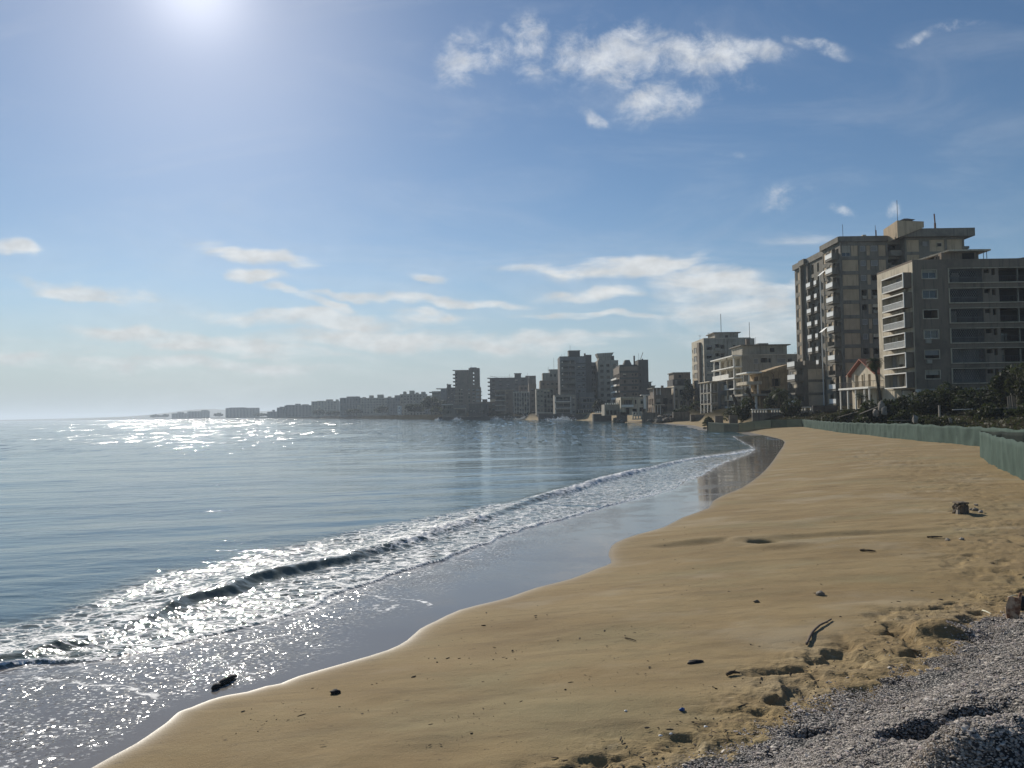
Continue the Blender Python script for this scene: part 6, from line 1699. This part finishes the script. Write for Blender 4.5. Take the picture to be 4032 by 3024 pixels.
for i, (px, py, Y, L_, an, ti, lb) in enumerate([(3830, 1634, 89, 1.6, .3, .25, 'grey plank propped on the pile of boards'), (3848, 1640, 89, 1.3, -.4, .75, 'short plank standing up in the pile of boards'), (3838, 1646, 88.5, 1.9, .1, .05, 'long plank at the bottom of the pile of boards'),
    (3790, 1612, 93, 2.4, 0, .02, 'white board lying level left of the pile of boards'), (3345, 1630, 120, 4.2, .25, .22, 'long pale beam lying on the scrub slope below the tallest tower'), (3430, 1612, 102, 4.0, .3, .30, 'pale sloping beam beside the white boulders'),
    (3540, 1655, 88, 2.6, 0, .0, 'low dark board just behind the draped fence')]):
    p = at(px, py, Y); d = Vector((math.cos(ti) * math.cos(an), math.cos(ti) * math.sin(an), math.sin(ti))) * L_ / 2; m = MB(); s_ = Vector((-math.sin(an), math.cos(an), 0)) * .09; u_ = Vector((0, 0, .03))
    c_ = Vector((p.x, p.y, p.z)); m.hexa([tuple(c_ - d - s_ - u_), tuple(c_ + d - s_ - u_), tuple(c_ + d + s_ - u_), tuple(c_ - d + s_ - u_), tuple(c_ - d - s_ + u_), tuple(c_ + d - s_ + u_), tuple(c_ + d + s_ + u_), tuple(c_ - d + s_ + u_)], PLANK if i != 3 else WHITE)
    o = m.build('plank', None, (p.x, p.y, p.z)); tag(o, lb, 'plank', 'loose planks in the garden')
p = at(3995, 1575, 93); m = MB()
for k in range(6): m.hexa([(p.x - .8 + k * .27, 93 + .05 * (k % 2), p.z - 1), (p.x - .57 + k * .27, 93, p.z - 1), (p.x - .57 + k * .27, 93.05, p.z - 1), (p.x - .8 + k * .27, 93.08, p.z - 1), (p.x - .75 + k * .27, 93.2, p.z + .45 + .08 * k), (p.x - .52 + k * .27, 93.2, p.z + .5 + .08 * k), (p.x - .52 + k * .27, 93.25, p.z + .5 + .08 * k), (p.x - .75 + k * .27, 93.25, p.z + .45 + .08 * k)], PLANK)
o = m.build('board_screen', None, (p.x, 93, p.z)); tag(o, 'leaning screen of upright grey boards among the bushes at the right', 'board screen')
m = MB(); x0_, x1_ = pxg(3905, 86), pxg(4200, 86); zz_ = at(3960, 1608, 86).z; m.box(x0_, x1_, 86, 86.3, zz_ - 2.5, zz_, DARKG); m.box(x0_ - .05, x1_, 85.95, 86.35, zz_, zz_ + .08, PALEG)
o = m.build('garden_terrace_wall', None, (x0_, 86, zz_ - 2)); tag(o, 'low dark terrace wall under the bushes at the right edge', 'wall')
p0, p1 = at(3137, 1646, 146), at(3200, 1652, 140); m = MB(); m.hexa([(p0.x, 146, p0.z - .5), (p1.x, 140, p1.z - .5), (p1.x, 140.5, p1.z - .5), (p0.x, 146.5, p0.z - .5), (p0.x, 146, p0.z + .05), (p1.x, 140, p1.z + .05), (p1.x, 140.5, p1.z + .05), (p0.x, 146.5, p0.z + .05)], WHITE)
o = m.build('low_coping', None, tuple(p0)); tag(o, 'low white coping behind the fence corner', 'wall')
for i, (px, py, Y, r_) in enumerate([(2597, 1652, 232, 1.2), (2608, 1648, 236, 1.4), (2620, 1655, 230, 1.0), (2633, 1642, 238, 1.1), (2640, 1653, 232, .9), (2588, 1657, 228, .8), (2440, 1655, 268, 1.0), (2452, 1657, 262, .9), (2425, 1653, 275, 1.1), (2560, 1659, 236, .7)]):
    p = at(px, py, Y); stone('shore_rock', ['broken slab rock heaped between the sea walls below the terraced ruin', 'rock awash at the foot of the framed villa walls'][6 <= i <= 8], p.x, p.y, p.z, r_ * 1.4, r_, r_ * .75, STONE, 40 + i, 'rock', ['rocks between the sea walls', 'rocks awash below the framed villa'][6 <= i <= 8], i, .2)

# white water thrown up against the far walls
SPRAY = plain('sea_spray', (.85, .87, .88), .6, .3, .05)
for i, (px, Y, w_, hh, lb) in enumerate([(2062, 424, 9, 1.8, 'burst of white spray under the white finned block'), (2215, 349, 5.5, 1.9, 'burst of white spray under the dark balcony tower'), (2185, 350, 5, 1.1, 'low white splash left of the spray under the dark balcony tower'), (1958, 428, 3.5, 1.3, 'small white splash under the terraced block'), (1800, 464, 3, 1.0, 'small white splash under the square windowed block'), (1725, 470, 2.5, .8, 'tiny white splash at the left end of the low quay')]):
    rng = np.random.default_rng(900 + i); n = 520; xs = rng.normal(0, .42, n); hs = np.abs(rng.normal(0, .5, n)) * (fbm(xs * 3 + 9, xs * 0 + i, 9, 3) * 1.8)
    c_ = np.stack([X(px, 1650, Y) + xs * w_, Y + rng.normal(0, .5, n), .05 + hs * hh], 1); u_, v_ = rot_rand(rng, n); s_ = rng.uniform(.08, .26, n)[:, None]
    V = np.stack([c_ - u_ * s_, c_ + v_ * s_, c_ + u_ * s_, c_ - v_ * s_], 1).reshape(-1, 3)
    o = np_mesh('spray', V, np.arange(n * 4).reshape(n, 4), SPRAY, None, False, tuple(c_.mean(0))); tag(o, lb, 'spray', None, 'stuff')

# ================================================================== things on the sand
p = place(3785, 2021); stone('concrete_block', 'dark weathered block with a hollowed face sitting alone on the upper beach', p.x, p.y, p.z + .13, .185, .17, .19, ROCK, 3, 'block', None, .3, .45, 4)
o = bpy.data.objects['concrete_block']
m = MB(); m.box(p.x - .17, p.x + .15, p.y - .16, p.y + .14, p.z + .29, p.z + .335, ROCK); m.hexa([(p.x - .2, p.y - .17, p.z - .02), (p.x - .13, p.y - .19, p.z - .02), (p.x - .1, p.y + .1, p.z - .02), (p.x - .19, p.y + .1, p.z - .02), (p.x - .19, p.y - .15, p.z + .12), (p.x - .15, p.y - .17, p.z + .12), (p.x - .13, p.y + .1, p.z + .12), (p.x - .18, p.y + .1, p.z + .12)], WSTONE)
c_ = m.build('broken_cap', None, tuple(o.location)); c_.location = (0, 0, 0); c_.parent = o
for i, (px, py, r_, lb) in enumerate([(3838, 2010, .075, 'pale angular stone just right of the dark block'), (3861, 2018, .06, 'pale flat stone farthest right of the dark block'), (3845, 1990, .045, 'tiny white stone above right of the dark block'), (3824, 2007, .04, 'small grey stone nearest the dark block'), (3787, 2125, .05, 'white pebble on the trampled sand below the dark block'), (3732, 2128, .045, 'white pebble beside the thin stick below the dark block'), (3232, 2343, .06, 'white shell like pebble on the open sand below the hollow')]):
    p = place(px, py); stone('pebble', lb, p.x, p.y, p.z + r_ * .3, r_ * 1.3, r_, r_ * .8, WSTONE, 70 + i, 'pebble', 'pale stones on the upper beach', i, .2, 2)
def driftstick(name, label, pts, rads, mat, cat, twigs=(), group=None):
    P = [place(a, b) + Vector((0, 0, dz)) for a, b, dz in pts]
    m = MB(); rr = random.Random(len(label))
    Q_ = catmull([tuple(q_) for q_ in P], 4); rr_ = np.interp(np.linspace(0, 1, len(Q_)), np.linspace(0, 1, len(rads)), rads)
    m.tube([tuple(q_) for q_ in Q_], [float(r_) * rr.uniform(.82, 1.18) for r_ in rr_], mat, 7)
    for (f, dx, dz, l_) in twigs:
        b_ = Vector(Q_[int(f * (len(Q_) - 1))]); m.tube([tuple(b_), tuple(b_ + Vector((dx, 0, dz)) * l_)], [rads[0] * .45, rads[0] * .2], mat, 5)
    o = m.build(name, None, tuple(P[0]), True); return tag(o, label, cat, group)
driftstick('driftwood_branch', 'bowed driftwood branch with ragged bark, rising out of the churned sand by the gravel', [(3176, 2536, .0), (3190, 2510, .02), (3204, 2490, .025), (3228, 2468, .025), (3250, 2456, .02), (3273, 2443, .02)], [.02, .018, .017, .016, .014, .012], DEADW, 'driftwood', ((.8, .8, -.1, .06), (.3, -.7, .2, .03)))
driftstick('beach_stick', 'thin dark stick lying level on the sand right of the hollow', [(3386, 2169, .02), (3418, 2172, .03), (3447, 2173, .02)], [.022, .02, .014], BARK, 'stick', ((.3, .2, .6, .06),), 'thin sticks on the sand')
driftstick('beach_stick', 'thin dark stick lying level near the trampled sand below the dark block', [(3650, 2117, .02), (3680, 2117, .025), (3711, 2117, .02)], [.018, .018, .014], BARK, 'stick', (), 'thin sticks on the sand')
driftstick('beach_stick', 'slender broken stick on the smooth sand in the lower middle of the beach', [(2460, 2514, .01), (2482, 2519, .015), (2504, 2525, .01)], [.009, .008, .005], BARK, 'stick', (), 'thin sticks on the sand')
driftstick('beach_stick', 'dark stub of wood at the edge of the churned sand left of the driftwood branch', [(2862, 2662, .02), (2885, 2656, .03), (2914, 2656, .02)], [.02, .022, .012], BARK, 'stick', ((.5, .6, .5, .06),), 'thin sticks on the sand')
STRAW = plain('bleached_straw', (.74, .70, .52), .6, .3, .1)
driftstick('white_stick', 'short bright white stick on the gravel near the right edge', [(3868, 2411, .03), (3884, 2416, .03), (3904, 2423, .02)], [.010, .013, .006], STRAW, 'stick')
driftstick('white_stick', 'pale flat sliver lying on top of the brown slab at the right edge', [(3968, 2361, .04), (3985, 2358, .05), (4000, 2355, .05)], [.006, .008, .006], STRAW, 'stick')
p = place(3988, 2434)
bm = bmesh.new(); bmesh.ops.create_cube(bm, size=1); bmesh.ops.subdivide_edges(bm, edges=bm.edges[:], cuts=5, use_grid_fill=True)
for v in bm.verts:
    q_ = fbm(np.array([v.co.x * 3 + 4]), np.array([v.co.y * 2 + v.co.z * 3]), 5, 4)[0] - .5
    tp = 1.0 - .35 * max(0, -v.co.z * 1.4)
    v.co = Vector((v.co.x * .17 * tp + q_ * .07 + .06 * max(0, v.co.z) , v.co.y * .13 + q_ * .06, v.co.z * .31 + q_ * .08 + (.10 if v.co.x > .3 and v.co.z > .3 else 0)))
me = bpy.data.meshes.new('slab_rock'); bm.to_mesh(me); bm.free()
g = NT('brown_stained_rock'); g_c = g.mix(g.mr(g.noise(9, 4, .6), .42, .62), (.52, .39, .27), (.22, .12, .075)); me.materials.append(g.done(g.pbr(g_c, .9, g.bump(g.noise(40, 5, .65), .6, .02), .2)))
o = bpy.data.objects.new('slab_rock', me); COL.objects.link(o); o.location = (p.x, p.y, p.z + .14); o.rotation_euler = (-.15, .06, -.55); tag(o, 'upright brown stained slab of rock on the gravel at the right edge', 'rock')
stone('dark_rock', 'black rock lump behind the brown slab at the right edge', place(4030, 2400).x, place(4030, 2400).y, place(4030, 2400).z + .06, .17, .12, .14, DARKR, 91, 'rock', None, .2)
p = place(1320, 2730); stone('black_stone', 'black rounded stone half buried in the sand near the water edge', p.x, p.y, p.z + .012, .068, .05, .04, DARKR, 92, 'stone')
p = place(2738, 2612); stone('seaweed_clump', 'dark clump of dried seaweed at the left edge of the churned sand', p.x, p.y, p.z + .015, .11, .05, .03, DARKR, 93, 'seaweed', None, 0, 0, 3)
p = place(2978, 2370); stone('flat_stone', 'small flat grey stone on the open sand left of the driftwood branch', p.x, p.y, p.z + .01, .055, .03, .02, ROCK, 94, 'stone')
BLUE = plain('blue_plastic', (.03, .09, .28), .4); WPL = plain('white_plastic', (.75, .75, .74), .5)
for (px, py, mt, lb, s_) in ((2685, 2796, BLUE, 'crumpled blue plastic scrap among the dark clods', .022), (2600, 2899, WPL, 'white plastic fragment left of its twin by the gravel edge', .014), (2642, 2892, WPL, 'white plastic fragment right of its twin by the gravel edge', .012), (2780, 2864, WPL, 'upright white sliver in the gravel edge', .016), (2464, 2801, WPL, 'lone white fragment on the lower sand', .012)):
    p = place(px, py); stone('plastic_scrap', lb, p.x, p.y, p.z + .006, s_ * 1.5, s_, s_ * .8, mt, int(px), 'litter', None, .4, 0, 2)
# log rolling in the film of water
p, q_ = place(838, 2722), place(930, 2676); p.z = .13; q_.z = .13
m = MB(); d = q_ - p; m.tube([tuple(p + d * .0), tuple(p + d * .1 + Vector((0, 0, .01))), tuple(p + d * .3)], [.028, .045, .03], DARKR, 8); m.tube([tuple(p + d * .26), tuple(p + d * .42 + Vector((0, 0, .012))), tuple(p + d * .75 + Vector((0, 0, .014))), tuple(p + d * 1.0)], [.03, .05, .045, .018], DARKR, 8)
o = m.build('waterlogged_log', None, tuple(p), True); tag(o, 'short dark waterlogged log lying in the wet film at the water edge', 'log')

# ================================================================== gravel and litter, too many to count
def ico():
    bm = bmesh.new(); bmesh.ops.create_icosphere(bm, subdivisions=1, radius=1); V = np.array([v.co[:] for v in bm.verts]); Fq = np.array([[v.index for v in f.verts] for f in bm.faces]); bm.free(); return V, Fq
IV, IF = ico()
def scatter(name, label, x, y, z, s, mat, seed, flat=.6, tint=None, stretch=0.0):
    rng = np.random.default_rng(seed); n = len(x)
    V = IV[None] * (1 + rng.uniform(-.28, .28, (n, len(IV), 1)))
    V = V * rng.uniform(.6, 1.3, (n, 1, 3)) * np.array([1.15, .95, flat]) * s[:, None, None]
    V[..., 0] *= 1 + stretch * rng.uniform(0, 1, (n, 1)) ** 2 * 3
    th = rng.uniform(0, 6.28, n); tl = rng.uniform(-.7, .7, n)
    c_, s_ = np.cos(tl)[:, None], np.sin(tl)[:, None]; V = np.stack([V[..., 0], V[..., 1] * c_ - V[..., 2] * s_, V[..., 1] * s_ + V[..., 2] * c_], -1)
    c_, s_ = np.cos(th)[:, None], np.sin(th)[:, None]; V = np.stack([V[..., 0] * c_ - V[..., 1] * s_, V[..., 0] * s_ + V[..., 1] * c_, V[..., 2]], -1)
    V = V + np.stack([x, y, z], 1)[:, None]
    Fq = (IF[None] + (np.arange(n) * len(IV))[:, None, None]).reshape(-1, 3)
    tn = rng.uniform(0, 1, n) if tint is None else tint
    o = np_mesh(name, V.reshape(-1, 3), Fq, mat, dict(tint=np.repeat(tn, len(IV))), False, (x.mean(), y.mean(), z.mean()))
    return tag(o, label, None, None, 'stuff')
g = NT('gravel_stone'); t_ = g.attr('tint')
ramp = g.n('ShaderNodeValToRGB'); g.put(ramp.inputs[0], t_)
cr = ramp.color_ramp; cr.elements[0].color = (.19, .165, .14, 1); cr.elements[1].color = (.68, .61, .52, 1)
for ps, cc in ((.25, (.34, .30, .255, 1)), (.55, (.46, .41, .35, 1)), (.72, (.35, .29, .275, 1)), (.85, (.53, .47, .40, 1)), (.95, (.54, .505, .46, 1))):
    e_ = cr.elements.new(ps); e_.color = cc
MAT_GRAVEL = g.done(g.pbr(g.mix(.4, ramp.outputs[0], g.mix(1, ramp.outputs[0], g.mix(g.noise(60, 4, .6), (.5, .5, .5), (1.5, 1.5, 1.5)), 'MULTIPLY')), .85, None, .3))
rng = np.random.default_rng(77)
N0 = 900000
rr_ = 3.4 * (16 / 3.4) ** rng.uniform(0, 1, N0) ** .9; aa = np.radians(rng.uniform(0, 44, N0)); gx, gy = rr_ * np.sin(aa), rr_ * np.cos(aa)
G_ = -sdf(GR, gx, gy)[0] + (fbm(gx * 3, gy * 3, 77, 3) - .5) * .7
dens_ = np.clip(rr_ / 5.0, .25, 1.0); patchy = fbm(gx * 1.2, gy * 1.2, 55, 3)
keep = (rng.uniform(0, 1, N0) < np.clip(sst(G_, -.25, .12), 0, 1)) & (gy / rr_ > .7) & (rng.uniform(0, 1, N0) < sst(patchy, .24, .36) * .7 + .3)
gx, gy, rr_ = gx[keep], gy[keep], rr_[keep]
if len(gx) > 230000: gx, gy, rr_ = gx[:230000], gy[:230000], rr_[:230000]
def full_z(x, y):
    z, D, fd, g_ = land_z(x, y); return z + (fbm(x * 9, y * 9, 51, 3) - .5) * .07 * sst(g_, 0, .6) * (g_ > -.2)
gzz = full_z(gx, gy)
gs = (.0045 + .0065 * rng.uniform(0, 1, len(gx)) ** 1.6 + (rng.uniform(0, 1, len(gx)) > .985) * .014) * np.clip(.75 + rr_ / 22, .7, 1.5)
scatter('gravel', 'heap of loose grey gravel in the lower right foreground', gx, gy, gzz + gs * .15, gs, MAT_GRAVEL, 5, .42)
# dark bits of clod, weed and grit strewn over the sand
g = NT('dark_beach_litter'); MAT_LIT = g.done(g.pbr(g.mix(g.attr('tint'), (.025, .02, .016), (.13, .10, .07)), .9, None, .2))
N1 = 52000; rr_ = 5 * (26 / 5) ** rng.uniform(0, 1, N1); aa = np.radians(rng.uniform(-20, 36, N1)); gx, gy = rr_ * np.sin(aa), rr_ * np.cos(aa)
db = np.abs(sdf(tr_b, gx, gy)[0]); D_ = -sdf(SH, gx, gy)[0]; G_ = -sdf(GR, gx, gy)[0]; cl = fbm(gx * 1.8, gy * 2.6, 66, 4)
pr = np.maximum(sst(G_ + (fbm(gx * .9, gy * .9, 33, 3) - .5) * 1.6, -1.5, -.1) * .34, .10 * sst(cl, .57, .66) + .002) * (D_ > .7) * (G_ < .1)
keep = rng.uniform(0, 1, N1) < pr; gx, gy = gx[keep], gy[keep]
zl = land_z(gx, gy)[0]; ss = .003 + .014 * rng.uniform(0, 1, len(gx)) ** 3
scatter('beach_litter', 'dark crumbs of clod and weed strewn over the sand', gx, gy, zl + ss * .15 + .003, ss, MAT_LIT, 6, .4, None, 1.0)

# ================================================================== the haze over the bay
hz_o = None
m = MB()
g = NT('bay_haze')
pv = g.n('ShaderNodeVolumePrincipled'); pv.inputs['Color'].default_value = (.76, .86, .97, 1); pv.inputs['Density'].default_value = HAZE_D; pv.inputs['Anisotropy'].default_value = .25
g.t.links.new(pv.outputs[0], g.out.inputs['Volume'])
try: g.mat.cycles.homogeneous_volume = True
except Exception: pass
m.box(-15500, 15500, -600, 15000, -4.5, 90, g.mat)
hz_o = m.build('haze'); tag(hz_o, None, None, None, 'stuff')
